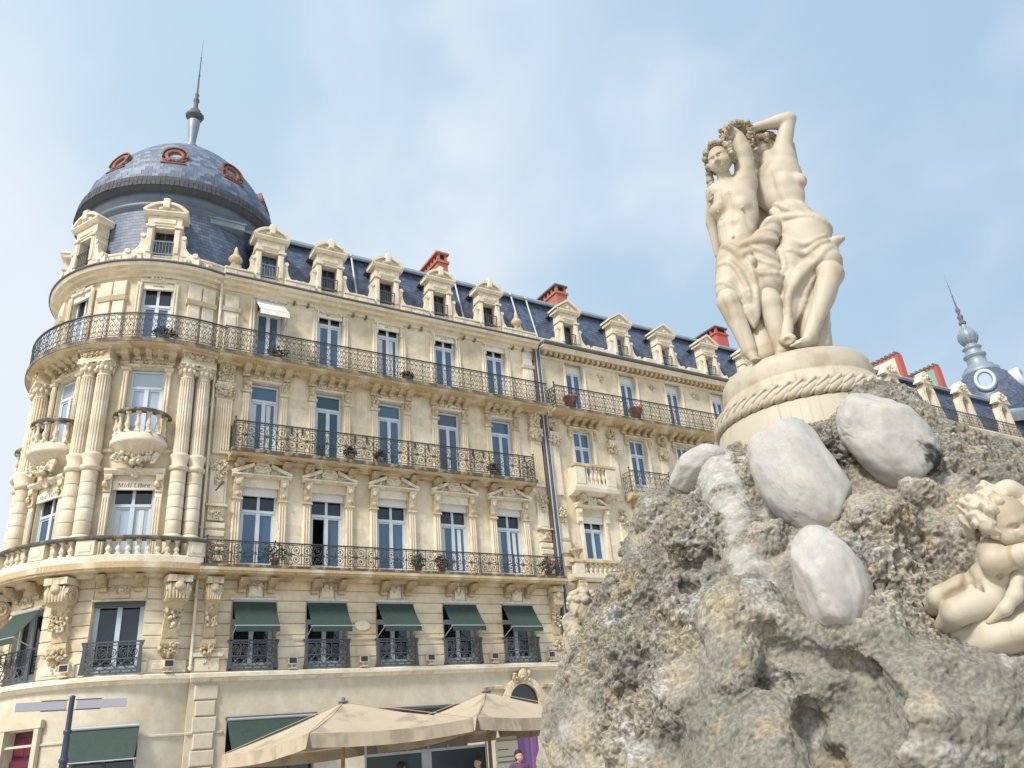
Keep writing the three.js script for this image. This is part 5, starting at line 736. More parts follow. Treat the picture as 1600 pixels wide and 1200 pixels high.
// ---------------------------------------------------------------- the far building with the small ribbed dome
{
  const bl = building('domed_building', 'far cream building with a small blue-grey dome, bulbous lantern and spike');
  const X0 = 41.7, X1 = 92, C = [46.2, 50.6, 55.5, 61.2, 73, 78, 83];
  const w = new MB(); wallRow(w, X0, X1, 0, 16, [], -0.4, 0); wallRow(w, X0, X1, 16, 20.4, C.map(c => ({ c: c + 1.4, w: 1.2, y0: 16.8, y1: 19.4 })), -0.4, 0); w.box(X0, X1, 0, 20.3, -11.2, -11).box(X1 - 0.3, X1, 0, 20.3, -11, -0.4); w.build('wall', mat.stone, bl);
  C.forEach(c => makeWindow(bl, TRS(c + 1.4, 16.8, -0.2), 1.2, 2.6, 1.8, { split: true }));
  const ext = (name, pf, x0, x1, m) => new MB().ext(pf, x0, x1).build(name, m, bl);
  ext('cornice', [[0, 20.2], [0.3, 20.3], [0.8, 20.5], [0.9, 20.7], [0.9, 20.8], [0, 20.8]], X0, X1, mat.stone);
  const b = ext('balcony', [[0.5, 20.802], [0.88, 20.802], [0.88, 20.86], [0.5, 20.86]], X0, X1, mat.grime);
  ironRail(b, 'lace', 44, 70, 20.86, 21.95, 0.82, 0.72, mat.iron, false);
  for (let x = 47; x < 72; x += 0.62) part('bracket', bracketGeo(0.3, 0.62, 0.62), mat.stoneOld, bl).position.set(x, 19.6, 0);
  for (let x = 47.4; x < 72; x += 2.9) carve(new MB().cbox(x - 0.3, x + 0.3, 18, 19.5, 0, 0.3, 0.03), x, 18.9, 0.3, 0.5, 0.8, 10, x, 0.12).build('carved_pier', mat.carved, bl);
  const rf = new MB().ext([[-0.3, 20.8], [-0.4, 20.8], [-1.5, 25.3], [-2.2, 25.6], [-10.9, 25.8], [-11, 20.3]].reverse(), X0, X1).build('mansard_roof', mat.slate, bl);
  ext('ridge_flashing', [[-1.5, 25.05], [-1.15, 25.05], [-1.1, 25.25], [-1.4, 25.55], [-2.3, 25.72], [-2.3, 25.4]], X0, X1, mat.zinc);
  for (const [i, x] of C.entries()) { // round-headed stone dormers
    const arch = (r, y, n = 14) => [...Array(n + 1)].map((_, k) => { const a = PI * k / n; return [r * Math.cos(a), y + r * Math.sin(a)]; });
    const d = new MB(); d.prism([...arch(0.62, 2.0), ...arch(0.36, 1.95).map(p => [p[0], p[1]]).reverse()], -0.5, 0.06); for (const s of [-1, 1]) d.box(s > 0 ? 0.36 : -0.62, s > 0 ? 0.62 : -0.36, 0, 2.0, -0.5, 0.06).prism([[s * 0.62, 0], [s * 1.25, 0], [s * 1.05, 0.7], [s * 0.8, 1.2], [s * 0.74, 1.9], [s * 0.62, 2.2]], -0.35, 0); 
    d.prism([[-0.85, 2.5], [0.85, 2.5], [0.6, 2.75], [0.3, 3.15], [0, 3.3], [-0.3, 3.15], [-0.6, 2.75]], -0.4, 0.18); carve(d, 0, 2.85, 0.2, 0.9, 0.5, 18, i + 700, 0.14);
    const m = d.build('dormer', i > 3 ? mat.stonePale : mat.stonePale, bl); m.position.set(x, 20.8, 0.1); m.scale.set(1.3, 1.35, 1);
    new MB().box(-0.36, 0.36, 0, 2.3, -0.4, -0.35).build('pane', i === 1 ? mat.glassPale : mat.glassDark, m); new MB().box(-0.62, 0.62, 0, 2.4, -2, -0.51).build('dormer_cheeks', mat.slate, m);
  }
  const side = (x0, x1, y1, face, nm) => { const c = new MB().box(x0, x1, 22, y1, -5.4, -2.6).build('chimney', face, bl); new MB().box(x0 - 0.02, x1 + 0.06, 22, y1 + 0.02, -2.6, -2.3).box(x0 - 0.03, x1 + 0.03, y1, y1 + 0.16, -5.5, -2.3).build('chimney_edge', mat.redPaint, c); for (let k = 0; k < 8; k++) new MB().box(x0 - 0.1, x1 + 0.1, y1 + 0.16, y1 + 0.42, -5.4 + k * 0.4, -5.2 + k * 0.4).build('chimney_pot', mat.grime, c); };
  side(52.4, 53.0, 28.2, mat.stonePale); side(57.8, 58.4, 28.1, std({ color: new THREE.Color(0.18, 0.42, 0.36), roughness: 0.8 }));
  // dome
  const T = [66.7, -3.0];
  const dm = new MB().lathe([[2.95, 24.6], [3.1, 25.4], [3.1, 26.0], [2.95, 27.0], [2.6, 28.0], [2.1, 28.8], [1.5, 29.35], [1.3, 29.5]], 40, TRS(T[0], 0, T[1])).build('dome', mat.slate, bl);
  new MB().lathe([[3.0, 23.5], [3.3, 24.2], [3.3, 24.5], [3.1, 24.6], [2.9, 24.7]], 40, TRS(T[0], 0, T[1])).build('dome_base', mat.zinc, dm);
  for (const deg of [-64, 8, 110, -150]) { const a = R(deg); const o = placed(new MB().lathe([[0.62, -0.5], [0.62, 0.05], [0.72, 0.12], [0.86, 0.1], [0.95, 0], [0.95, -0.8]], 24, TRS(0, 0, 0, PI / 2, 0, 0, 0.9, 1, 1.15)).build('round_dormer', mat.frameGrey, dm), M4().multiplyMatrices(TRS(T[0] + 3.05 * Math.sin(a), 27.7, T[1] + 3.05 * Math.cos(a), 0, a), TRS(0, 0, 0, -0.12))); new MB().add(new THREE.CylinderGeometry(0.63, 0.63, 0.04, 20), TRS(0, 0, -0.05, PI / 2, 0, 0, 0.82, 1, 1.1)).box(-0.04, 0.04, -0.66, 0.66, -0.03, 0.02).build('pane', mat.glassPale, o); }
  const ln = new MB().lathe([[1.55, 29.3], [1.6, 29.6], [1.2, 29.8], [1.25, 30.0], [0.85, 30.3], [0.8, 31.0], [0.98, 31.1], [0.95, 31.3], [0.7, 31.4], [0.66, 31.9], [0.85, 32.0], [0.6, 32.2], [0.5, 32.4]], 24, TRS(T[0], 0, T[1])).build('lantern', mat.zinc, dm);
  const bulb = new MB().lathe([[0.45, 32.35], [0.72, 32.7], [0.85, 33.2], [0.72, 33.7], [0.4, 34.1], [0.25, 34.4], [0.2, 34.7]], 24, TRS(T[0], 0, T[1])); for (let k = 0; k < 14; k++) { const a = k / 14 * 2 * PI; bulb.tube([[0.45, 32.35], [0.72, 32.7], [0.85, 33.2], [0.72, 33.7], [0.4, 34.1]].map(p => [T[0] + p[0] * Math.sin(a), p[1], T[1] + p[0] * Math.cos(a)]), 0.05, 4, 10); } bulb.build('lantern_bulb', mat.zinc, dm);
  new MB().lathe([[0.3, 34.6], [0.34, 34.8], [0.16, 35.0], [0.26, 35.3], [0.26, 35.5], [0.1, 35.7], [0.2, 36.0], [0.2, 36.2], [0.08, 36.5], [0.05, 37.6], [0.08, 37.7], [0.04, 37.8], [0.03, 38.8], [0.05, 38.85], [0.015, 39.0], [0.008, 40.3]], 12, TRS(T[0], 0, T[1])).build('spike', mat.gutter, dm);
}

// ---------------------------------------------------------------- fountain rock (own frame: z towards the square's west side)
const FX = 2.39, FZ = -6.12, FA = -0.37231;
function fountainFrame(o) { o.position.set(FX, 0, FZ); o.rotation.y = FA; return o; }
const rockMat = std({ vertexColors: true, roughness: 0.95 });
const boulderTex = colorTex(S1, 0.8, k => { const s = sstep(0.62, 0.8, nC[k]), t = sstep(0.5, 0.66, nB[k]), g = 0.88 + 0.22 * nA[k]; return [0, 1, 2].map(i => g * mix([0.42, 0.40, 0.37][i], [0.28, 0.26, 0.235][i], Math.max(s * 0.8, t * 0.45))); });
const boulderMat = std({ vertexColors: true, roughness: 0.8 });
const marbleTex = colorTex(S1, 1.1, k => { const st = sstep(0.6, 0.9, 0.5 * nS[k] + 0.5 * nS2[k]) * sstep(0.42, 0.6, nA[k]), s = clamp(sstep(0.5, 0.7, nB[k]) + 1.1 * st, 0, 1.6), g = 0.92 + 0.14 * nA[k]; return [0, 1, 2].map(i => g * mix([0.47, 0.41, 0.32][i], [0.38, 0.31, 0.215][i], s)); });
const marble = std({ map: marbleTex, roughness: 0.62, bumpMap: stoneBump, bumpScale: 0.002 });
const marbleOld = std({ map: colorTex(S1, 0.6, k => { const s = sstep(0.42, 0.66, nC[k]); return [0, 1, 2].map(i => mix([0.42, 0.36, 0.265][i], [0.23, 0.19, 0.135][i], s)); }), roughness: 0.8, bumpMap: stoneBump, bumpScale: 0.01 });
const marbleDark = std({ map: colorTex(S1, 0.4, k => { const s = sstep(0.35, 0.6, nC[k]); return [0, 1, 2].map(i => mix([0.46, 0.37, 0.25][i], [0.12, 0.095, 0.075][i], s)); }), roughness: 0.9 });

const ROCKP = [[0, 2.9], [1.0, 2.6], [1.52, 2.42], [1.93, 2.31], [2.23, 2.17], [2.41, 2.05], [2.72, 1.78], [3.17, 1.42], [3.48, 1.12], [3.76, 0.86], [3.97, 0.74], [4.03, 0.66], [4.04, 0.5]];
// [point on the base form, radius, height]: rounded lumps (+) and hollows (-)
// a pale smooth run of cement down the left side: [point, radius]
const RUN = [[[-0.695, 3.425, 0.944], 0.16], [[-0.597, 3.035, 1.406], 0.12], [[-0.548, 2.784, 1.636], 0.10], [[-0.514, 2.586, 1.825], 0.095], [[-0.484, 2.409, 1.99], 0.085], [[-0.441, 2.241, 2.115], 0.05]];
const LUMPS = [
  [[-0.801, 2.717, 1.59], 0.22, 0.15], [[-0.559, 2.147, 2.137], 0.23, 0.18], [[-0.597, 1.923, 2.231], 0.21, 0.17], [[-0.361, 2.614, 1.837], 0.16, 0.10], [[0.237, 3.177, 1.392], 0.18, 0.14], [[0.262, 2.62, 1.848], 0.21, 0.14], [[0.231, 2.319, 2.098], 0.21, 0.12], [[0.222, 2.059, 2.235], 0.23, 0.11], [[0.184, 1.719, 2.359], 0.56, 0.20], [[-0.557, 1.568, 2.339], 0.42, 0.09], [[0.447, 1.76, 2.311], 0.24, 0.11],
  [[-1.19, 2.574, 1.489], 0.26, 0.08], [[-1.496, 2.292, 1.514], 0.28, 0.07], [[-0.946, 2.372, 1.846], 0.17, 0.08], [[-0.939, 1.838, 2.136], 0.28, 0.09], [[-1.733, 1.875, 1.55], 0.33, 0.06], [[-1.264, 2.069, 1.854], 0.22, 0.07], [[0.768, 3.021, 1.333], 0.2, 0.08], [[0.506, 2.771, 1.662], 0.15, 0.07], [[-1.195, 3.157, 0.891], 0.14, 0.08], [[-0.981, 3.259, 0.903], 0.12, 0.06], [[0.952, 2.848, 1.379], 0.2, 0.07], [[-0.136, 1.752, 2.354], 0.22, 0.08], [[-1.225, 1.597, 2.062], 0.3, 0.08],
  [[0.524, 2.396, 1.988], 0.2, -0.16], [[-0.332, 1.619, 2.367], 0.10, -0.22], [[-0.307, 1.497, 2.408], 0.12, -0.24], [[0.518, 2.167, 2.134], 0.3, -0.10], [[0.761, 2.274, 1.999], 0.35, -0.10], [[-0.15, 1.577, 2.397], 0.16, -0.08], [[-0.303, 2.371, 2.053], 0.10, -0.08], [[-0.686, 2.434, 1.909], 0.08, -0.08], [[-0.82, 2.383, 1.898], 0.09, -0.08],
];
{
  const ft = fountainFrame(thing('fountain_rock', 'massive grey-beige rough fountain rock with white boulders set in it', 'fountain rock'));
  const prof = ROCKP, seg = []; let L = 0; for (let i = 1; i < prof.length; i++) { const l = Math.hypot(prof[i][0] - prof[i - 1][0], prof[i][1] - prof[i - 1][1]); seg.push([L, l]); L += l; }
  const smoothR = y => { let s = 0, w = 0; for (let k = -3; k <= 3; k++) { const yy = clamp(y + k * 0.05, 0, 4.04); let i = 1; while (i < prof.length - 1 && prof[i][0] < yy) i++; const t = (yy - prof[i - 1][0]) / (prof[i][0] - prof[i - 1][0]), g = Math.exp(-k * k / 5); s += g * mix(prof[i - 1][1], prof[i][1], t); w += g; } return s / w; };
  // rough form: the mound, overlapping rounded lumps, hollows, and the cement run, meshed evenly
  const prims = [{ k: 0.06, f: (x, y, z) => { const yy = Math.min(y, 4.03), r = smoothR(yy), sl = (smoothR(yy + 0.03) - smoothR(yy - 0.03)) / 0.06, a = Math.atan2(x, z) * 180 / PI; let R1 = r - 0.19 * sstep(3.25, 3.7, y) * (1 - sstep(5, 50, a)); if (a < -60) R1 += 0.14 * sstep(-60, -80, a) * sstep(2.9, 3.15, y) * (1 - sstep(3.55, 3.8, y)); if (a > 60) R1 -= 0.10 * sstep(60, 80, a) * sstep(2.9, 3.1, y) * (1 - sstep(3.3, 3.7, y)); return Math.max((Math.hypot(x, z) - R1) / Math.hypot(1, Math.max(sl, -2.2)), y - 4.0); } }];
  const normalAt = p => { const r = Math.hypot(p[0], p[2]) || 1, sl = (smoothR(p[1] + 0.05) - smoothR(p[1] - 0.05)) / 0.1, n = Math.hypot(1, sl); return [p[0] / r / n, -sl / n, p[2] / r / n]; };
  const subs = [];
  for (const [p, R0, h] of LUMPS) { const H = Math.abs(h) * (h > 0 ? 1.35 : 0.7), rho = (R0 * R0 + H * H) / (2 * H), n = normalAt(p), o = h > 0 ? H - rho : rho - H, rr = rng(Math.round(p[0] * 977 + p[1] * 313)), c = p.map((v, i) => v + n[i] * o); (h > 0 ? prims : subs).push(ell(c, [rho * (0.9 + 0.2 * rr()), rho * (0.9 + 0.2 * rr()), rho * (0.92 + 0.16 * rr())], [rr() * 3, rr() * 3, rr() * 3], h > 0 ? 0.016 : 0.05, h < 0)); }
  const runPts = RUN.map(([p, r]) => p.map((v, i) => v + normalAt(p)[i] * -0.045)); prims.push(...chain(runPts, RUN.map(q => q[1] * 0.95), 0.09)); const runF = field(chain(runPts, RUN.map(q => q[1] * 0.95), 0.05));
  prims.push(...chain([[-0.459, 2.193, 2.187], [-0.316, 2.069, 2.282], [-0.15, 1.99, 2.334], [0.004, 1.966, 2.35], [0.131, 1.969, 2.324]], [0.09, 0.075, 0.06, 0.05, 0.05], 0.05));
  subs.push(...chain([[-0.373, 1.938, 2.316], [-0.186, 1.896, 2.361], [-0.016, 1.887, 2.369], [0.122, 1.888, 2.367]], [0.03, 0.045, 0.04, 0.03], 0.03).map(p => ({ ...p, sub: true })));
  subs.push(...chain([[-0.422, 1.848, 2.332], [-0.596, 1.761, 2.317], [-0.783, 1.759, 2.242]], [0.04, 0.045, 0.03], 0.04).map(p => ({ ...p, sub: true })));
  prims.push(...subs);
  const warp = (x, y, z) => [x + 0.05 * noise3(x * 4, y * 4, z * 4), y + 0.05 * noise3(x * 4 + 7, y * 4, z * 4), z + 0.05 * noise3(x * 4, y * 4 + 9, z * 4)];
  const g1 = sculpt(prims, [-2.95, 1.0, -0.55], [2.75, 4.03, 2.95], 0.0182, (x, y, z) => { const [u, v, w] = warp(x, y, z), q = sstep(0.0, 0.06, runF(x, y, z)), t = sstep(4.0, 3.85, y); return -t * q * (0.10 * (0.5 - worley(u * 2.3, v * 2.3, w * 2.3)) + 0.06 * (0.46 - worley(u * 6.2 + 3, v * 6.2, w * 6.2)) + 0.07 * noise3(x * 1.7 + 4, y * 1.7, z * 1.7)); }, 0.17, true);
  // split every triangle in four, then raise the fine relief along the surface normals
  const P0 = g1.attributes.position.array, N0 = g1.attributes.normal.array, I0 = g1.index.array, Pn = Array.from(P0), Nn = Array.from(N0), I1 = [], em = new Map();
  const midp = (a, b) => { const k = a < b ? a * 2097152 + b : b * 2097152 + a; let m = em.get(k); if (m === undefined) { m = Pn.length / 3; for (let i = 0; i < 3; i++) { Pn.push((P0[a * 3 + i] + P0[b * 3 + i]) / 2); Nn.push((N0[a * 3 + i] + N0[b * 3 + i]) / 2); } em.set(k, m); } return m; };
  for (let i = 0; i < I0.length; i += 3) { const a = I0[i], b = I0[i + 1], c = I0[i + 2], d = midp(a, b), e = midp(b, c), f = midp(c, a); I1.push(a, d, f, d, b, e, f, e, c, d, e, f); }
  const nv = Pn.length / 3, P = new Float32Array(Pn), C = new Float32Array(nv * 3), cream = [0.32, 0.284, 0.222], grey = [0.218, 0.204, 0.174], ochre = [0.28, 0.205, 0.10], dark = [0.065, 0.057, 0.045], moss = [0.16, 0.16, 0.13], pale = [0.45, 0.435, 0.405];
  for (let i = 0; i < nv; i++) {
    let x = Pn[i * 3], y = Pn[i * 3 + 1], z = Pn[i * 3 + 2]; const nx = Nn[i * 3], ny = Nn[i * 3 + 1], nz = Nn[i * 3 + 2], nl = Math.hypot(nx, ny, nz) || 1;
    const run = 1 - sstep(0.0, 0.045, runF(x, y, z) + 0.03 * noise3(x * 9, y * 9, z * 9)), rough = sstep(-0.18, 0.2, fbm(x * 1.1 - 9, y * 1.3 + 5, z * 1.1, 3) + mix(-0.2, 0.14, sstep(1.9, 2.4, y + 0.3 * noise3(x * 2, y * 2, z * 2)))) * (1 - run), ux = x + 0.02 * noise3(x * 13, y * 13, z * 13), uy = y + 0.02 * noise3(x * 13 + 7, y * 13, z * 13), uz = z + 0.02 * noise3(x * 13, y * 13 + 5, z * 13);
    const c3 = 0.45 - worley(ux * 13, uy * 13, uz * 13), w3 = worley(ux * 8.5 + 1, uy * 8.5, uz * 8.5), w2 = worley(ux * 27, uy * 27, uz * 27), f2 = fbm(ux * 9, uy * 9, uz * 9, 4), f3 = fbm(x * 36, y * 36, z * 36, 3);
    let d = 0.032 * c3 * mix(0.3, 1, rough) + 0.045 * f2 * mix(0.5, 1, rough) + 0.026 * f3 * mix(0.5, 1, rough) - sstep(0.42, 0.12, w3) * 0.04 * rough - sstep(0.46, 0.15, w2) * 0.02 * mix(0.4, 1, rough); d = mix(d, 0.02 * f2 + 0.006 * f3, run) * sstep(4.02, 3.9, y);
    P[i * 3] = x += nx / nl * d; P[i * 3 + 1] = y += ny / nl * d; P[i * 3 + 2] = z += nz / nl * d;
    // colour: mineral tones and lichen, by noise only
    const n1 = fbm(x * 2.2 + 20, y * 2.2, z * 2.2, 4), n2 = fbm(x * 4.5, y * 4.5 + 8, z * 4.5, 4), n3 = fbm(x * 22, y * 22, z * 22 + 3, 3), n4 = fbm(x * 1.3 + 2, y * 1.6 - 7, z * 1.3, 3), n5 = noise3(x * 62, y * 62, z * 62), n6 = noise3(x * 104, y * 104, z * 104);
    const tw = sstep(-0.12, 0.22, n1), to = sstep(0.06, 0.36, n2 + 0.1 * rough - 0.04) * 0.5, td = sstep(-0.02, 0.32, n3 + 0.12 * rough) * 0.66 * mix(0.45, 1, rough), tm = sstep(0.02, 0.26, n4 - n2 * 0.4) * (y < 2.5 ? 0.55 : 0.3), tp = sstep(0.16, 0.34, -n2 + n1 * 0.5 - 0.02) * 0.75, sp = mix(mix(0.8, 0.5, rough), mix(1.2, 1.5, rough), sstep(-0.45, 0.45, n5 + 0.8 * n6)) * (0.97 + 0.65 * n3) * (1 + 0.45 * n2);
    for (let q = 0; q < 3; q++) { let v = mix(grey[q], cream[q], tw); v = mix(v, ochre[q], to); v = mix(v, moss[q], tm); v = mix(v, pale[q], tp); v = mix(v, dark[q], td * (1 - run)); v = mix(v, [0.40, 0.385, 0.355][q] * (1 + 0.5 * n3), run * 0.8); C[i * 3 + q] = Math.max(0.02, v * mix(sp, 1, run * 0.7)); }
  }
  const g0 = new THREE.BufferGeometry(); g0.setAttribute('position', new THREE.BufferAttribute(P, 3)); g0.setAttribute('color', new THREE.BufferAttribute(C, 3)); g0.setIndex(I1); g0.computeVertexNormals();
  part('rock', g0, rockMat, ft);
  // the back and the foot, coarser
  { const nr = 40, nc = 96, P2 = [], C2 = [], I2 = []; for (let j = 0; j <= nr; j++) for (let i = 0; i < nc; i++) { const y = 4.03 * j / nr, a = i / nc * 2 * PI, back = Math.cos(a) < -0.1 || y < 1.02, r = Math.max(0.3, smoothR(y) + (back ? 0 : -0.45)) + 0.12 * fbm(Math.sin(a) * 3, y * 1.5, Math.cos(a) * 3, 4); P2.push(r * Math.sin(a), y, r * Math.cos(a)); C2.push(0.28, 0.26, 0.22); if (j < nr) { const p = j * nc + i, q = j * nc + (i + 1) % nc; I2.push(p, q, q + nc, p, q + nc, p + nc); } } const g2 = new THREE.BufferGeometry(); g2.setAttribute('position', new THREE.Float32BufferAttribute(P2, 3)); g2.setAttribute('color', new THREE.Float32BufferAttribute(C2, 3)); g2.setIndex(I2); g2.computeVertexNormals(); part('rock', g2, rockMat, ft); }
  // white boulders cemented into the rock
  const boulder = (c, a, b, d, rx, ry, rz, seed, label, opt = {}) => {
    const g = new THREE.SphereGeometry(1, 150, 110), p = g.attributes.position, cc = new Float32Array(p.count * 3), r0 = rng(seed), pl = [...Array(13)].map(() => { const v = V(r0() - 0.5, r0() - 0.5, r0() - 0.5).normalize(); return [v, 0.80 + 0.13 * r0()]; }), v = V();
    for (let i = 0; i < p.count; i++) {
      v.fromBufferAttribute(p, i); let s = 1; for (const [n, o] of pl) { const t = v.dot(n); if (t > 0.1) { const q = o / t; s = s < q - 0.12 ? s : q < s - 0.12 ? q : -0.03 * Math.log(Math.exp(-s / 0.03) + Math.exp(-q / 0.03)); } }
      s *= 1 + 0.13 * fbm(v.x * 1.3 + seed, v.y * 1.3, v.z * 1.3, 3) + 0.022 * fbm(v.x * 4 + seed, v.y * 4, v.z * 4, 3) + 0.006 * fbm(v.x * 22 + seed, v.y * 22, v.z * 22, 3) - 0.028 * sstep(0.03, 0.0, Math.abs(noise3(v.x * 1.6 + seed * 3, v.y * 1.6, v.z * 1.6))) * sstep(0.0, 0.3, fbm(v.x * 2 + 50 + seed, v.y * 2, v.z * 2, 2) + 0.1);
      const bend = (opt.bend || 0) * v.y * v.y; p.setXYZ(i, v.x * s * a * (1 + (opt.taper || 0) * v.y) + bend, v.y * s * b, v.z * s * d);
      const n1 = fbm(v.x * 2 + seed, v.y * 2, v.z * 2, 4), n2 = fbm(v.x * 7 + seed, v.y * 7, v.z * 7, 4); let t = 0.95 + 0.2 * n1, w = sstep(0.05, 0.4, n1 + n2 * 0.6) * 0.5, n7 = fbm(v.x * 1.4 + seed + 9, v.y * 1.4, v.z * 1.4, 5), dk = Math.max(sstep(0.2, 0.5, n2 - n1 * 0.3) * 0.5, sstep(0.02, 0.3, n7) * 0.5);
      const n3 = fbm(v.x * 24 + seed, v.y * 24, v.z * 24, 2); t *= 1 + 0.22 * n3; let cr = [mix(0.43, 0.38, w), mix(0.41, 0.31, w), mix(0.385, 0.23, w)]; cr = cr.map((q2, k2) => mix(q2 * t, [0.29, 0.28, 0.265][k2], dk));
      if (opt.stain) { const q2 = sstep(0.55, 0.25, Math.hypot((v.x - opt.stain[0]) * 1.3, (v.y - opt.stain[1]) * 0.7, v.z - opt.stain[2]) + 0.5 * n2); cr = cr.map(k2 => mix(k2, 0.02, q2)); }
      cc.set(cr, i * 3);
    }
    g.computeVertexNormals();
    g.setAttribute('color', new THREE.BufferAttribute(cc, 3));
    const m = part('boulder', g, boulderMat, ft, label); m.position.set(c[0], c[1], c[2]); m.rotation.set(rx, ry, rz, 'YXZ'); return m;
  };
  boulder([-0.105, 2.987, 1.733], 0.255, 0.43, 0.22, -0.1, -0.1, 0.34, 3, 'tall white boulder below the pedestal');
  boulder([0.427, 3.131, 1.562], 0.235, 0.36, 0.23, 0.05, 0.1, 0.40, 8, 'white boulder with a black stain', { stain: [0.42, -0.8, 0.42] });
  boulder([-0.083, 2.251, 2.281], 0.188, 0.31, 0.21, -0.15, 0.0, 0.07, 14, 'egg-shaped white boulder');
  boulder([-0.797, 3.384, 0.991], 0.24, 0.15, 0.16, -0.5, -0.5, 0.3, 21, 'white capping stone at the left shoulder');
  // pedestal: drum, rope of laurel, plinth
  const ped = new MB().lathe([[0.80, 3.3], [0.76, 3.6], [0.71, 3.84], [0.69, 3.86], [0.66, 3.88], [0.66, 3.97], [0.675, 3.99], [0.675, 4.02], [0.64, 4.05], [0.63, 4.09], [0.615, 4.1], [0.612, 4.12], [0.62, 4.14], [0.615, 4.2], [0.60, 4.27], [0.58, 4.3], [0.54, 4.312], [0.0, 4.315]], 96).build('pedestal', marble, ft, 'pale stone pedestal drum with a rounded plinth');
  { const g = cached('leafb', () => new MB().ball(0, 0, 0, 0.105, 0.045, 0.05, 12, 8).ball(0.02, 0.035, 0.015, 0.085, 0.022, 0.035, 10, 6).ball(0.02, -0.03, 0.015, 0.085, 0.022, 0.035, 10, 6).geo()); for (let k = 0; k < 46; k++) { const a = k / 46 * 2 * PI, m = part('laurel_leaf', g, marble, ped); m.matrixAutoUpdate = true; m.applyMatrix4(M4().multiplyMatrices(TRS(0.69 * Math.sin(a), 3.915, 0.69 * Math.cos(a), 0, a), TRS(0, 0, 0, 0, 0.18, 0.62))); } }
}

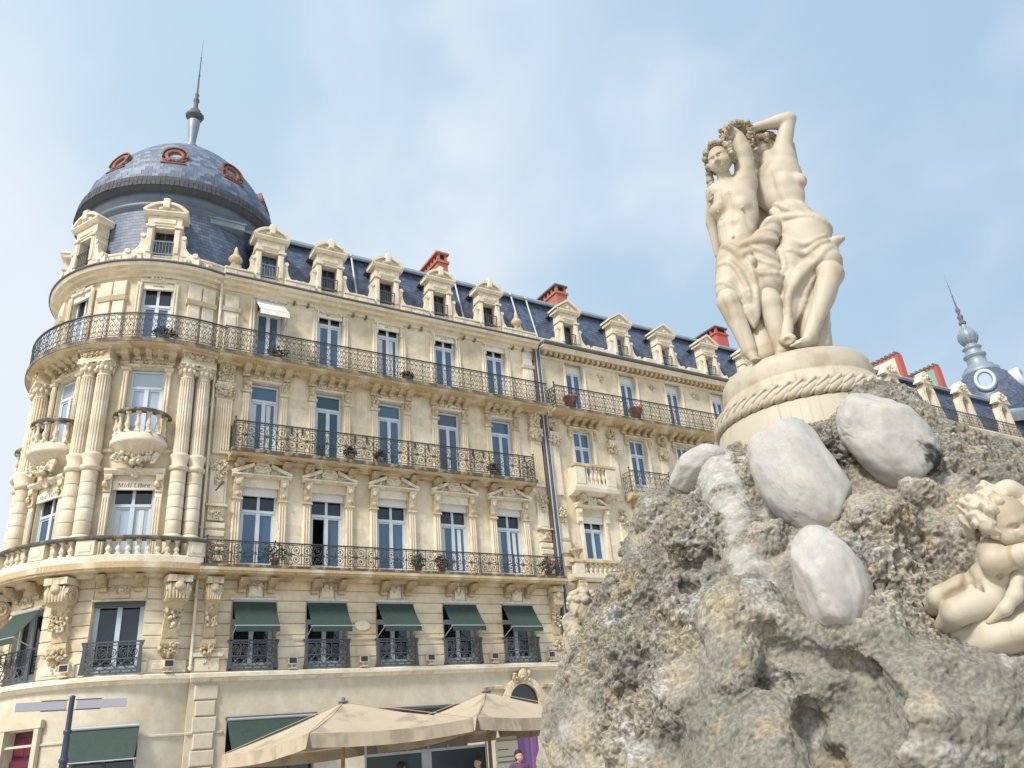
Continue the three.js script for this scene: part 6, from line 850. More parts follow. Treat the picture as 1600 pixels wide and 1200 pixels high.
// ---------------------------------------------------------------- marble group on the pedestal: two women seen from here, a third behind
{
  const st = fountainFrame(thing('marble_statue', 'pale marble group of draped women holding a garland, on the pedestal', 'statue'));
  const curls = (name, items, m, parent) => { const b = new MB(); for (const [x, y, z, r, e = 1] of items) b.ball(x, y, z, r, r * e, r, 9, 7); return b.build(name, m, parent); };
  // ---- left woman
  {
    const sh = [0.034, 6.279, 0.16], el = [0.061, 6.552, 0.2], wr = [0.063, 6.739, 0.24], shR = [-0.267, 6.258, 0.18], elR = [-0.354, 6.012, 0.06], wrR = [-0.367, 5.688, -0];
    const hipL = [-0.242, 5.415, 0.27], knL = [-0.35, 4.936, 0.44], anL = [-0.278, 4.464, 0.43], toL = [-0.249, 4.318, 0.53], hipR = [-0.034, 5.371, 0.22], knR = [-0.036, 4.863, 0.34], anR = [-0.037, 4.426, 0.36], toR = [-0.067, 4.314, 0.5];
    const legs = [cap(hipL, knL, 0.14, 0.092, 0.06), cap(knL, anL, 0.094, 0.062, 0.03), ell(mid(knL, anL, 0.3, -0.03), [0.07, 0.16, 0.075], [0.25, 0, 0.25], 0.05), ell([knL[0], knL[1], knL[2] + 0.03], [0.062, 0.07, 0.05], null, 0.05), cap(hipR, knR, 0.135, 0.092, 0.06), cap(knR, anR, 0.094, 0.06, 0.03), ell(mid(knR, anR, 0.3, -0.03), [0.07, 0.16, 0.075], [0.1, 0, 0.12], 0.05), ell([knR[0], knR[1], knR[2] + 0.03], [0.062, 0.07, 0.05], null, 0.05)];
    for (const [a, t] of [[anL, toL], [anR, toR]]) { legs.push(cap([a[0], a[1] - 0.02, a[2] - 0.05], t, 0.05, 0.034, 0.04)); for (let i = 0; i < 5; i++) legs.push(cap(t, [t[0] - 0.035 + i * 0.019, t[1] - 0.012, t[2] + 0.045 - Math.abs(i - 1.4) * 0.01], 0.015, 0.011, 0.01)); }
    const trunk = [ell([-0.13, 6.069, 0.18], [0.19, 0.2, 0.13], [0.1, 0, 0.08]), ell([-0.14, 5.869, 0.19], [0.17, 0.16, 0.12], null, 0.06), ell([-0.16, 5.705, 0.2], [0.168, 0.16, 0.125], [0, 0, 0.15], 0.08), ell([-0.13, 5.446, 0.22], [0.195, 0.16, 0.145], [0, 0, 0.2], 0.08), ell([-0.192, 5.567, 0.25], [0.115, 0.11, 0.085], null, 0.08),
      cap([-0.251, 6.237, 0.19], [0.012, 6.25, 0.17], 0.075, 0.085, 0.06), cap([-0.149, 6.203, 0.19], [-0.148, 6.402, 0.25], 0.066, 0.06, 0.06), ell([-0.269, 5.988, 0.26], [0.078, 0.075, 0.07], null, 0.035), ell([-0.064, 5.959, 0.26], [0.08, 0.078, 0.07], null, 0.04), ell([-0.268, 5.923, 0.335], [0.012, 0.012, 0.012], null, 0.02), ell([-0.055, 5.894, 0.33], [0.012, 0.012, 0.012], null, 0.02),
      ell([-0.009, 5.959, 0.12], [0.075, 0.16, 0.1], null, 0.08), cap([-0.151, 6.08, 0.325], [-0.159, 5.746, 0.335], 0.008, 0.006, 0.06, true), ell([-0.193, 5.605, 0.335], [0.010, 0.014, 0.02], null, 0.02, true), cap([-0.153, 6.193, 0.25], [-0.239, 6.212, 0.25], 0.02, 0.018, 0.03), cap([-0.137, 6.186, 0.25], [-0.002, 6.235, 0.22], 0.02, 0.018, 0.03),
      cap([-0.266, 5.821, 0.26], [-0.159, 5.804, 0.3], 0.014, 0.01, 0.05), cap([-0.039, 5.7, 0.25], [-0.128, 5.785, 0.3], 0.014, 0.01, 0.05),
      cap(sh, el, 0.098, 0.085, 0.07), cap(el, wr, 0.082, 0.056, 0.03), ell(mid(el, wr, 0.3, 0), [0.08, 0.13, 0.076], null, 0.05), cap([0.01, 6.175, 0.14], [-0.022, 5.979, 0.12], 0.08, 0.06, 0.08), cap(shR, elR, 0.07, 0.058, 0.06), cap(elR, wrR, 0.056, 0.04, 0.03)];
    const body = [...trunk, ...legs];
    const g = sculpt(body, [-0.75, 4.2, -0.25], [0.4, 7.15, 0.75], 0.0105);
    const hm = TRS(...[-0.14, 6.514, 0.27], 0.22, -0.28, 0.06), hand = TRS(...wr, 0.5, 0.3, 0.75);
    const fig = part('figure', joinGeo([[g], [headGeo(), hm], [handGeo(75, 1, 1.25), hand]]), marble, st, 'left woman, face to the square, one arm raised');
    // hair: waved locks round the brow and down to the shoulder
    const r = rng(8), hair = []; for (let i = 0; i < 120; i++) { const a = R(-35 + 250 * r()), v = V(Math.cos(a) * (0.115 + 0.02 * r()), 0.03 + Math.sin(a) * (0.13 + 0.02 * r()), 0.06 - 0.16 * r()); v.applyMatrix4(hm); hair.push([v.x, v.y, v.z, 0.022 + 0.018 * r()]); }
    for (let i = 0; i < 26; i++) { const p = mix3([-0.259, 6.532, 0.2], [-0.303, 6.14, 0.24], i / 25); hair.push([p[0] + 0.02 * (r() - 0.5), p[1], p[2], 0.022 + 0.014 * r()]); }
    curls('hair', hair, marbleOld, fig);
    // skirt: cloth over hips and thighs, rolled folds, a fall between the legs
    const base = [ell([-0.128, 5.431, 0.22], [0.225, 0.13, 0.175], [0, 0, 0.25], 0.05), cap(hipL, [-0.338, 5.056, 0.4], 0.155, 0.11, 0.06), cap(hipR, [-0.001, 5.065, 0.31], 0.155, 0.13, 0.08), cap([0.051, 5.545, 0.2], [0.171, 5.747, 0.12], 0.12, 0.09, 0.06), ...chain([[-0.197, 5.187, 0.36], [-0.202, 4.973, 0.4], [-0.201, 4.792, 0.41], [-0.203, 4.652, 0.42]], [0.10, 0.075, 0.045, 0.012], 0.06), ...chain([[-0.125, 5.111, 0.36], [-0.143, 4.914, 0.38], [-0.18, 4.697, 0.4]], [0.08, 0.055, 0.015], 0.06), ...chain([[0.049, 5.173, 0.26], [0.087, 4.985, 0.2], [0.09, 4.826, 0.16]], [0.1, 0.07, 0.03], 0.05), ell([-0.057, 5.231, 0.1], [0.2, 0.26, 0.14], null, 0.06)];
    const fold = (pts, rr, k = 0.03) => { const c = new THREE.CatmullRomCurve3(pts.map(p => V(...p))), n = pts.length * 3, q = snap(base, [...Array(n + 1)].map((_, i) => c.getPoint(i / n).toArray()), -0.002); return chain(q, q.map((_, i) => rr * (0.25 + 0.75 * Math.pow(Math.sin(PI * clamp(i / n, 0.04, 0.96)), 0.6))), k); };
    const sk = [...base,
      ...fold([[-0.34, 5.56, 0.36], [-0.276, 5.533, 0.4], [-0.229, 5.47, 0.42], [-0.185, 5.387, 0.42], [-0.153, 5.276, 0.42], [-0.119, 5.179, 0.42], [-0.115, 5.068, 0.42]], 0.028), ...fold([[-0.367, 5.328, 0.4], [-0.28, 5.303, 0.45], [-0.224, 5.198, 0.45], [-0.191, 5.045, 0.45], [-0.181, 4.89, 0.45]], 0.016),
      ...fold([[-0.181, 5.464, 0.38], [-0.057, 5.479, 0.37], [0.063, 5.495, 0.34], [0.184, 5.487, 0.26]], 0.034), ...fold([[-0.098, 5.582, 0.36], [0.034, 5.621, 0.33], [0.143, 5.592, 0.28], [0.187, 5.578, 0.2]], 0.026), ...fold([[0.031, 5.704, 0.3], [0.13, 5.755, 0.24], [0.19, 5.701, 0.18]], 0.026), ...fold([[-0.06, 5.527, 0.36], [0.063, 5.549, 0.33], [0.17, 5.526, 0.25]], 0.016),
      ...fold([[-0.064, 5.43, 0.4], [0.066, 5.335, 0.38], [0.149, 5.276, 0.32]], 0.022), ...fold([[-0.063, 5.329, 0.4], [0.038, 5.207, 0.38], [0.121, 5.128, 0.32]], 0.015), ...fold([[-0.101, 5.16, 0.42], [-0.013, 5.109, 0.4], [0.093, 5.068, 0.33], [0.128, 5.048, 0.25]], 0.02), ...fold([[-0.116, 5.088, 0.42], [-0.131, 4.879, 0.44], [-0.144, 4.697, 0.44]], 0.012), ...fold([[-0.401, 5.137, 0.42], [-0.314, 5.056, 0.48], [-0.262, 4.963, 0.48], [-0.232, 4.764, 0.46], [-0.196, 4.646, 0.44]], 0.013),
      ell([-0.126, 5.359, 0.41], [0.06, 0.05, 0.05], [0, 0, 0.5], 0.03), ell([-0.098, 5.277, 0.42], [0.045, 0.055, 0.04], null, 0.02), ell([-0.136, 5.224, 0.42], [0.03, 0.05, 0.035], null, 0.02), cap([-0.125, 5.329, 0.46], [-0.121, 5.21, 0.47], 0.012, 0.01, 0.02, true)];
    part('drapery', sculpt(sk, [-0.75, 4.45, -0.25], [0.4, 6.1, 0.75], 0.0095, (x, y, z) => 0.0022 * Math.sin(40 * (x * 0.9 - y * 0.6 + 0.5 * z) + 4 * noise3(x * 4, y * 4, z * 4))), marble, fig);
    // third woman behind, mostly hidden: a leg and her draped back
    part('figure', sculpt([cap([-0.112, 5.332, -0.05], [-0.104, 4.827, 0.15], 0.12, 0.085), cap([-0.104, 4.827, 0.15], [-0.151, 4.412, 0.33], 0.09, 0.075), cap([-0.16, 4.958, 0.18], [-0.194, 4.388, 0.36], 0.10, 0.085), cap([0.092, 6.487, -0.35], [-0.073, 5.473, -0.2], 0.2, 0.19, 0.1), cap([-0.005, 5.434, -0.3], [0.008, 4.669, -0.2], 0.2, 0.2, 0.1), cap([0.506, 6.751, -0.16], [0.472, 6.509, -0.2], 0.05, 0.065), ell([0.221, 6.705, -0.3], [0.12, 0.15, 0.13])], [-0.6, 4.2, -0.75], [0.75, 6.8, 0.6], 0.014), marble, st, 'third woman, mostly hidden behind the other two');
  }
  // ---- right woman
  {
    const sh = [0.405, 6.574, -0], el = [0.553, 6.948, -0.02], wr = [0.239, 6.894, 0.1], hip = [0.421, 5.403, 0.08], kn = [0.491, 5.035, 0.24], an = [0.203, 4.468, 0.4], to = [0.099, 4.362, 0.52], hip2 = [0.249, 5.433, 0.04], an2 = [0.236, 4.455, 0.2];
    const body = [ell([0.338, 6.338, -0.02], [0.20, 0.21, 0.15], [0, 0.3, 0.1]), ell([0.322, 6.074, 0], [0.18, 0.19, 0.14], null, 0.08), ell([0.331, 5.802, 0.02], [0.19, 0.17, 0.15], null, 0.08), ell([0.374, 5.546, 0.03], [0.2, 0.2, 0.18], [0, 0, 0.3], 0.08), ell([0.478, 6.184, 0.04], [0.07, 0.075, 0.075], null, 0.04), ell([0.491, 6.157, 0.06], [0.05, 0.05, 0.05], null, 0.03), ell([0.351, 6.185, 0.09], [0.08, 0.085, 0.06], null, 0.05),
      ell([0.182, 6.24, -0.05], [0.11, 0.2, 0.13], null, 0.08), cap([0.319, 6.555, -0.03], sh, 0.08, 0.09, 0.06), cap(sh, el, 0.09, 0.068, 0.05), cap(el, wr, 0.07, 0.042, 0.02), ell(mid(el, wr, 0.25, 0), [0.1, 0.062, 0.062], null, 0.04), cap([0.416, 6.491, -0], [0.385, 6.198, -0], 0.1, 0.07, 0.06), cap([0.285, 6.484, -0.04], [0.277, 6.628, -0.06], 0.075, 0.07, 0.06),
      cap(hip, kn, 0.15, 0.1, 0.06), cap(kn, an, 0.097, 0.056, 0.03), ell(mid(kn, an, 0.28, -0.03), [0.078, 0.17, 0.085], [0.2, 0, -0.3], 0.05), ell([kn[0] + 0.02, kn[1], kn[2] + 0.02], [0.07, 0.08, 0.06], null, 0.05), cap([an[0], an[1] - 0.02, an[2] - 0.06], to, 0.052, 0.036, 0.04)];
    for (let i = 0; i < 5; i++) body.push(cap(to, [to[0] - 0.06 + i * 0.019, to[1] - 0.012, to[2] + 0.03 + i * 0.006], 0.015, 0.011, 0.01));
    const g = sculpt(body, [-0.2, 4.2, -0.35], [0.85, 7.3, 0.75], 0.0105);
    const hm = TRS(...[0.281, 6.721, -0.1], 0.1, 2.2, 0.2);
    const fig = part('figure', joinGeo([[g], [headGeo(), hm], [handGeo(70, -1, 1.2), TRS(...wr, 0.3, 0.2, 1.75)]]), marble, st, 'right woman turned away, arm bent over her head');
    const r = rng(18), hair = []; for (let i = 0; i < 110; i++) { const a = 2 * PI * r(), b = r() * 1.7, v = V(Math.sin(b) * Math.cos(a) * 0.135, 0.04 + Math.cos(b) * 0.145, -0.03 + Math.sin(b) * Math.sin(a) * 0.145); if (v.z > 0.07 && v.y < 0.08) continue; v.applyMatrix4(hm); hair.push([v.x, v.y, v.z, 0.024 + 0.018 * r()]); }
    curls('hair', hair, marbleDark, fig);
    const base = [ell([0.385, 5.564, 0.04], [0.235, 0.22, 0.205], [0, 0, 0.3], 0.06), ell([0.317, 5.836, 0.03], [0.175, 0.17, 0.16], null, 0.08), cap(hip, [0.488, 5.187, 0.18], 0.18, 0.135, 0.06), cap(hip2, an2, 0.19, 0.10, 0.08), ...chain([[0.213, 5.351, 0.2], [0.17, 5.057, 0.28], [0.083, 4.758, 0.3], [0.014, 4.476, 0.4]], [0.12, 0.085, 0.05, 0.055], 0.06), ...chain([[0.291, 5.147, 0.22], [0.17, 4.887, 0.24], [0.104, 4.69, 0.3]], [0.09, 0.06, 0.03], 0.05), cap([0.352, 5.117, 0.06], [0.244, 4.423, 0.2], 0.13, 0.09, 0.08)];
    const fold = (pts, rr, k = 0.03) => { const c = new THREE.CatmullRomCurve3(pts.map(p => V(...p))), n = pts.length * 3, q = snap(base, [...Array(n + 1)].map((_, i) => c.getPoint(i / n).toArray()), -0.002); return chain(q, q.map((_, i) => rr * (0.25 + 0.75 * Math.pow(Math.sin(PI * clamp(i / n, 0.04, 0.96)), 0.6))), k); };
    const sk = [...base,
      ...fold([[0.134, 6.065, 0.1], [0.207, 5.994, 0.16], [0.289, 5.863, 0.2], [0.424, 5.726, 0.2], [0.515, 5.619, 0.14], [0.571, 5.559, 0.05]], 0.024), ...fold([[0.16, 5.784, 0.2], [0.273, 5.756, 0.22], [0.368, 5.734, 0.22], [0.479, 5.662, 0.18]], 0.02), ...fold([[0.125, 5.959, 0.12], [0.174, 5.835, 0.18], [0.189, 5.676, 0.22]], 0.026), ...fold([[0.436, 5.911, 0.15], [0.522, 5.77, 0.12], [0.585, 5.644, 0.04]], 0.018),
      ...fold([[0.193, 5.483, 0.25], [0.281, 5.411, 0.26], [0.43, 5.385, 0.26], [0.565, 5.453, 0.2]], 0.017), ...fold([[0.196, 5.342, 0.27], [0.315, 5.294, 0.28], [0.459, 5.328, 0.27], [0.565, 5.387, 0.22]], 0.014), ...fold([[0.561, 5.297, 0.26], [0.418, 5.182, 0.33], [0.304, 5.088, 0.35], [0.187, 4.992, 0.34], [0.109, 4.859, 0.33], [0.08, 4.702, 0.34]], 0.03), ...fold([[0.531, 5.296, 0.28], [0.369, 5.199, 0.32], [0.241, 5.095, 0.33], [0.156, 4.996, 0.33]], 0.014), ...fold([[0.178, 5.361, 0.26], [0.165, 5.144, 0.3], [0.098, 4.942, 0.3], [0.036, 4.701, 0.32]], 0.022), ...fold([[0.32, 5.116, 0.2], [0.228, 4.942, 0.22], [0.134, 4.705, 0.3]], 0.02), ...fold([[0.38, 4.978, 0.18], [0.329, 4.67, 0.2], [0.277, 4.425, 0.24]], 0.016),
      ell([0.604, 5.383, 0.16], [0.055, 0.05, 0.05], null, 0.02), cap([0.604, 5.384, 0.17], [0.664, 5.395, 0.16], 0.035, 0.028, 0.02), cap([0.595, 5.346, 0.16], [0.59, 5.267, 0.14], 0.032, 0.02, 0.02), ell([0.03, 4.468, 0.42], [0.07, 0.055, 0.05], null, 0.02), ell([0.027, 4.434, 0.47], [0.045, 0.035, 0.03], null, 0.012, true)];
    part('drapery', sculpt(sk, [-0.2, 4.25, -0.35], [0.85, 6.3, 0.75], 0.0095, (x, y, z) => 0.0022 * Math.sin(38 * (x * 0.8 + y * 0.7 + 0.4 * z) + 4 * noise3(x * 4, y * 4, z * 4))), marble, fig);
  }
  const garlandMat = std({ map: colorTex(S1, 0.4, k => { const s = sstep(0.35, 0.6, nC[k]); return [0, 1, 2].map(i => mix([0.44, 0.37, 0.27][i], [0.22, 0.18, 0.13][i], s)); }), roughness: 0.9 });
  // ---- garland held overhead, falling between them
  { const b = new MB(), r = rng(31), path = new THREE.CatmullRomCurve3([[-0.083, 6.724, 0.22], [-0.051, 6.837, 0.24], [0.028, 6.881, 0.26], [0.121, 6.888, 0.22], [0.174, 6.834, 0.16], [0.155, 6.699, 0.14], [0.158, 6.556, 0.12], [0.164, 6.414, 0.12], [0.134, 6.274, 0.12]].map(p => V(...p)));
    for (let i = 0; i < 170; i++) { const p = path.getPointAt(i / 260), w = 0.016 + 0.012 * Math.sin(i / 260 * PI); const q = [p.x + w * (r() - 0.5) * 2, p.y + w * (r() - 0.5) * 2, p.z + w * (r() - 0.5) * 2], s = 0.016 + 0.016 * r(); b.add(new THREE.SphereGeometry(1, 7, 5), TRS(...q, r() * 3, r() * 3, r() * 3, s * 1.5, s * 0.55, s)); }
    b.build('garland', garlandMat, st); }
}
function mid(a, b, t, dz) { return [mix(a[0], b[0], t), mix(a[1], b[1], t), mix(a[2], b[2], t) + dz]; }
function mix3(a, b, t) { return [mix(a[0], b[0], t), mix(a[1], b[1], t), mix(a[2], b[2], t)]; }

// ---------------------------------------------------------------- cherubs on the fountain
{
  const ch = fountainFrame(thing('cherub_statue', 'pale stone curly-haired cherub reclining on the right flank of the fountain rock', 'cherub'));
  const hm = TRS(...[0.733, 2.409, 2.36], 0.32, 0.45, 0.34, 0.84);
  const body = [ell([0.735, 2.273, 2.25], [0.12, 0.12, 0.11], null, 0.06), ell([0.652, 2.167, 2.29], [0.135, 0.11, 0.115], [0, 0, 0.3], 0.08), ell([0.579, 2.135, 2.26], [0.095, 0.085, 0.09], null, 0.08), cap([0.566, 2.179, 2.26], [0.381, 2.122, 2.32], 0.072, 0.052, 0.01), cap([0.381, 2.122, 2.32], [0.318, 2.082, 2.12], 0.053, 0.045, 0.02), cap([0.566, 2.08, 2.35], [0.418, 2.044, 2.4], 0.086, 0.06, 0.012), cap([0.418, 2.044, 2.4], [0.362, 1.986, 2.22], 0.058, 0.05, 0.02),
    cap([0.654, 2.29, 2.33], [0.634, 2.231, 2.42], 0.07, 0.066, 0.02), cap([0.634, 2.231, 2.42], [0.764, 2.247, 2.44], 0.06, 0.047, 0.012), cap([0.836, 2.34, 2.25], [0.863, 2.492, 2.29], 0.07, 0.06, 0.05), cap([0.863, 2.492, 2.29], [0.797, 2.552, 2.33], 0.058, 0.05, 0.04), cap([0.797, 2.552, 2.33], [0.722, 2.543, 2.35], 0.05, 0.042, 0.03), ell([0.633, 2.168, 2.42], [0.014, 0.014, 0.03], null, 0.015, true), cap([0.757, 2.326, 2.27], [0.731, 2.383, 2.31], 0.07, 0.07, 0.05), cap([0.539, 2.154, 2.38], [0.553, 2.083, 2.41], 0.012, 0.01, 0.02, true), ell([0.511, 2.139, 2.38], [0.024, 0.022, 0.026], null, 0.01)];
  for (let i = 0; i < 4; i++) body.push(cap([0.722, 2.543, 2.35].map((v, k) => v + [0.0, -0.015 + i * 0.014, 0.02][k]), [0.675, 2.534, 2.35].map((v, k) => v + [0.0, -0.02 + i * 0.016, 0.01][k]), 0.014, 0.011, 0.01));
  for (let i = 0; i < 4; i++) body.push(cap([0.768, 2.263, 2.41].map((v, k) => v + [0, -0.03 + i * 0.018, 0][k]), [0.807, 2.277, 2.42].map((v, k) => v + [0.02, -0.03 + i * 0.02, 0.01][k]), 0.014, 0.011, 0.012));
  for (const pts of [[[0.55, 2.14, 2.3], [0.578, 2.107, 2.32], [0.615, 2.082, 2.32]], [[0.408, 2.093, 2.36], [0.455, 2.106, 2.36], [0.506, 2.126, 2.33]], [[0.538, 2.213, 2.26], [0.53, 2.179, 2.3], [0.516, 2.149, 2.32]]]) body.push(...chain(snap(body, pts, 0.004), 0.012, 0.03).map(p => ({ ...p, sub: true })));
  const fig = part('figure', joinGeo([[sculpt(body, [0.3, 1.85, 1.95], [1.15, 3.0, 2.65], 0.0075)], [headGeo({ child: 1, open: 1 }), hm]]), marble, ch);
  { const r = rng(44), hp = []; for (let i = 0; i < 64; i++) { const a = R(-40 + 260 * r()), u = r(), v = V(Math.cos(a) * 0.128, 0.045 + Math.sin(a) * 0.125 * (0.65 + 0.5 * u), 0.07 - 0.21 * u); v.applyMatrix4(hm); const q = 0.022 + 0.017 * r(); hp.push(ell([v.x, v.y, v.z], [q * (0.8 + 0.7 * r()), q * (0.7 + 0.5 * r()), q], [r() * 3, r() * 3, r() * 3], 0.014)); } part('hair', sculpt(hp, [0.35, 2.2, 2.05], [1.15, 2.95, 2.75], 0.0065, (x, y, z) => 0.006 * Math.sin(120 * (x + 0.6 * y) + 6 * noise3(x * 14, y * 14, z * 14))), marble, fig); }
  part('sash', sculpt(chain([[0.707, 2.222, 2.37], [0.697, 2.147, 2.4], [0.66, 2.077, 2.44], [0.604, 2.025, 2.44], [0.531, 1.983, 2.41]], [0.02, 0.026, 0.03, 0.026, 0.014], 0.02), [0.4, 1.9, 2.1], [1.1, 2.7, 2.65], 0.007), marble, fig);
  part('base', sculpt([ell([0.648, 1.946, 2.25], [0.30, 0.11, 0.2], [0, 0, 0.25], 0.05), ell([0.53, 1.963, 2.23], [0.16, 0.07, 0.14], null, 0.08)], [0.1, 1.5, 1.8], [1.4, 2.5, 2.75], 0.014, (x, y, z) => 0.02 * noise3(x * 7, y * 7, z * 7)), marble, ch);
  const c2 = fountainFrame(thing('cherub_statue', 'small weathered cherub peeping from behind the left edge of the fountain rock', 'cherub'));
  const h2 = TRS(...[-2.106, 2.668, -0.05], 0.5, -0.75, 0.35, 0.95);
  const f2 = part('figure', joinGeo([[sculpt([ell([-2.223, 2.433, -0.15], [0.15, 0.2, 0.14]), cap([-2.234, 2.592, -0.02], [-2.163, 2.379, 0.06], 0.085, 0.07, 0.05), cap([-2.163, 2.379, 0.06], [-2.023, 2.485, 0.1], 0.06, 0.05, 0.03), cap([-2.171, 2.522, -0.1], [-2.12, 2.634, -0.06], 0.06, 0.06, 0.05)], [-2.6, 1.6, -0.6], [-1.5, 3.0, 0.5], 0.012)], [headGeo({ child: 1 }), h2]]), marbleOld, c2);
  const b2 = new MB(), r2 = rng(45); for (let i = 0; i < 50; i++) { const a = 2 * PI * r2(), e = r2() * 1.6, v = V(Math.sin(e) * Math.cos(a) * 0.135, 0.04 + Math.cos(e) * 0.14, -0.03 + Math.sin(e) * Math.sin(a) * 0.14); if (v.z > 0.07 && v.y < 0.1) continue; v.applyMatrix4(h2); const q = 0.03 + 0.02 * r2(); b2.ball(v.x, v.y, v.z, q, q * 0.8, q, 9, 7); } b2.build('hair', marble, f2);
}

// ---------------------------------------------------------------- café parasols
{
  const canvas = std({ map: colorTex(S1, 1.6, k => { const g = 0.9 + 0.2 * nB[k], s = sstep(0.58, 0.75, nA[k]) * 0.25; return [0.45 * g * (1 - s), 0.365 * g * (1 - s), 0.26 * g * (1 - s)]; }), roughness: 0.85, side: THREE.DoubleSide });
  const wood = std({ map: colorTex(S1, 0.5, k => { const g = 0.7 + 0.6 * nB[k]; return [0.34 * g, 0.21 * g, 0.11 * g]; }), roughness: 0.6 });
  const parasol = (label, cs, apex) => { // cs = four eave corners, world positions; built about the foot of the pole
    const o = thing('parasol', label, 'parasol', 'square beige café parasols'), c = [apex[0], 0, apex[2]]; o.position.set(c[0], 0, c[2]);
    const L = cs.map(p => [p[0] - c[0], p[1], p[2] - c[2]]), A = [0, apex[1], 0], n = 10;
    const can = new MB(), th = 0.006;
    for (let s = 0; s < 4; s++) { const P0 = L[s], P1 = L[(s + 1) % 4], pt = (i, j) => { const t = i / n, u = i ? j / i : 0, e = [0, 1, 2].map(k => mix(P0[k], P1[k], u)); const q = [0, 1, 2].map(k => mix(A[k], e[k], t)); q[1] -= 0.13 * Math.sin(PI * u) * t * (1 - 0.35 * t) + 0.05 * Math.sin(PI * t); return q; };
      for (let i = 0; i < n; i++) for (let j = 0; j <= i; j++) { can.tri(pt(i, j), pt(i + 1, j), pt(i + 1, j + 1)); if (j < i) can.tri(pt(i, j), pt(i + 1, j + 1), pt(i, j + 1)); } }
    const canopy = can.build('canopy', canvas, o);
    const va = new MB(); for (let s = 0; s < 4; s++) { const P0 = L[s], P1 = L[(s + 1) % 4], m = 28, nx = P1[2] - P0[2], nz = P0[0] - P1[0], nl = Math.hypot(nx, nz) * (((P0[0] + P1[0]) * nx + (P0[2] + P1[2]) * nz) > 0 ? 1 : -1); const pt = (k, low) => { const u = k / m, w = low * (0.006 * Math.sin(k * 2.1) + 0.018 * Math.sin(k * 0.7 + s)), q = [0, 1, 2].map(i => mix(P0[i], P1[i], u)); q[1] -= 0.085 * Math.sin(PI * u) + low * 0.27; q[0] += nx / nl * (w + 0.01 + low * 0.02); q[2] += nz / nl * (w + 0.01 + low * 0.02); return q; }; for (let k = 0; k < m; k++) if (k !== 0 && k !== m - 1) va.quad(pt(k, 0), pt(k, 1), pt(k + 1, 1), pt(k + 1, 0)); else va.quad(pt(k, 0), pt(k + (k ? 0 : 0.35), 1), pt(k + (k ? 0.65 : 1), 1), pt(k + 1, 0)); }
    va.build('valance', canvas, canopy);
    for (const p of L) { new MB().rod([0, apex[1] - 0.1, 0], [p[0] * 0.99, p[1] - 0.03, p[2] * 0.99], 0.02, 5).build('rib', wood, o); new MB().rod([0, apex[1] - 0.75, 0], [p[0] * 0.5, mix(apex[1], p[1], 0.5) - 0.07, p[2] * 0.5], 0.016, 5).build('strut', wood, o); new MB().rod([0, apex[1] + 0.012, 0], [p[0], p[1] + 0.012, p[2]], 0.008, 4).build('seam', canvas, canopy); }
    new MB().add(new THREE.CylinderGeometry(0.045, 0.045, apex[1], 12), TRS(0, apex[1] / 2, 0)).add(new THREE.CylinderGeometry(0.09, 0.09, 0.14, 12), TRS(0, apex[1] - 0.78, 0)).build('pole', wood, o);
    new MB().lathe([[0.12, apex[1]], [0.12, apex[1] + 0.03], [0.04, apex[1] + 0.05], [0.05, apex[1] + 0.1], [0.0, apex[1] + 0.12]], 12).build('finial', mat.gutter, o);
    new MB().box(-0.4, 0.4, 0, 0.12, -0.4, 0.4).build('base', mat.gutter, o);
  };
  parasol('large beige square parasol at the lower left, in front of the green shop awning', [[-7.34, 2.10, -19.46], [-4.65, 2.29, -16.87], [-1.56, 2.36, -18.94], [-4.25, 2.13, -21.53]], [-4.55, 2.96, -19.3]);
  parasol('second beige square parasol, beside the fountain rock and in front of the arched portal', [[-3.85, 2.34, -21.2], [-1.46, 2.38, -18.85], [1.1, 2.36, -21.4], [-1.3, 2.2, -23.75]], [-1.38, 3.03, -21.3]);
}

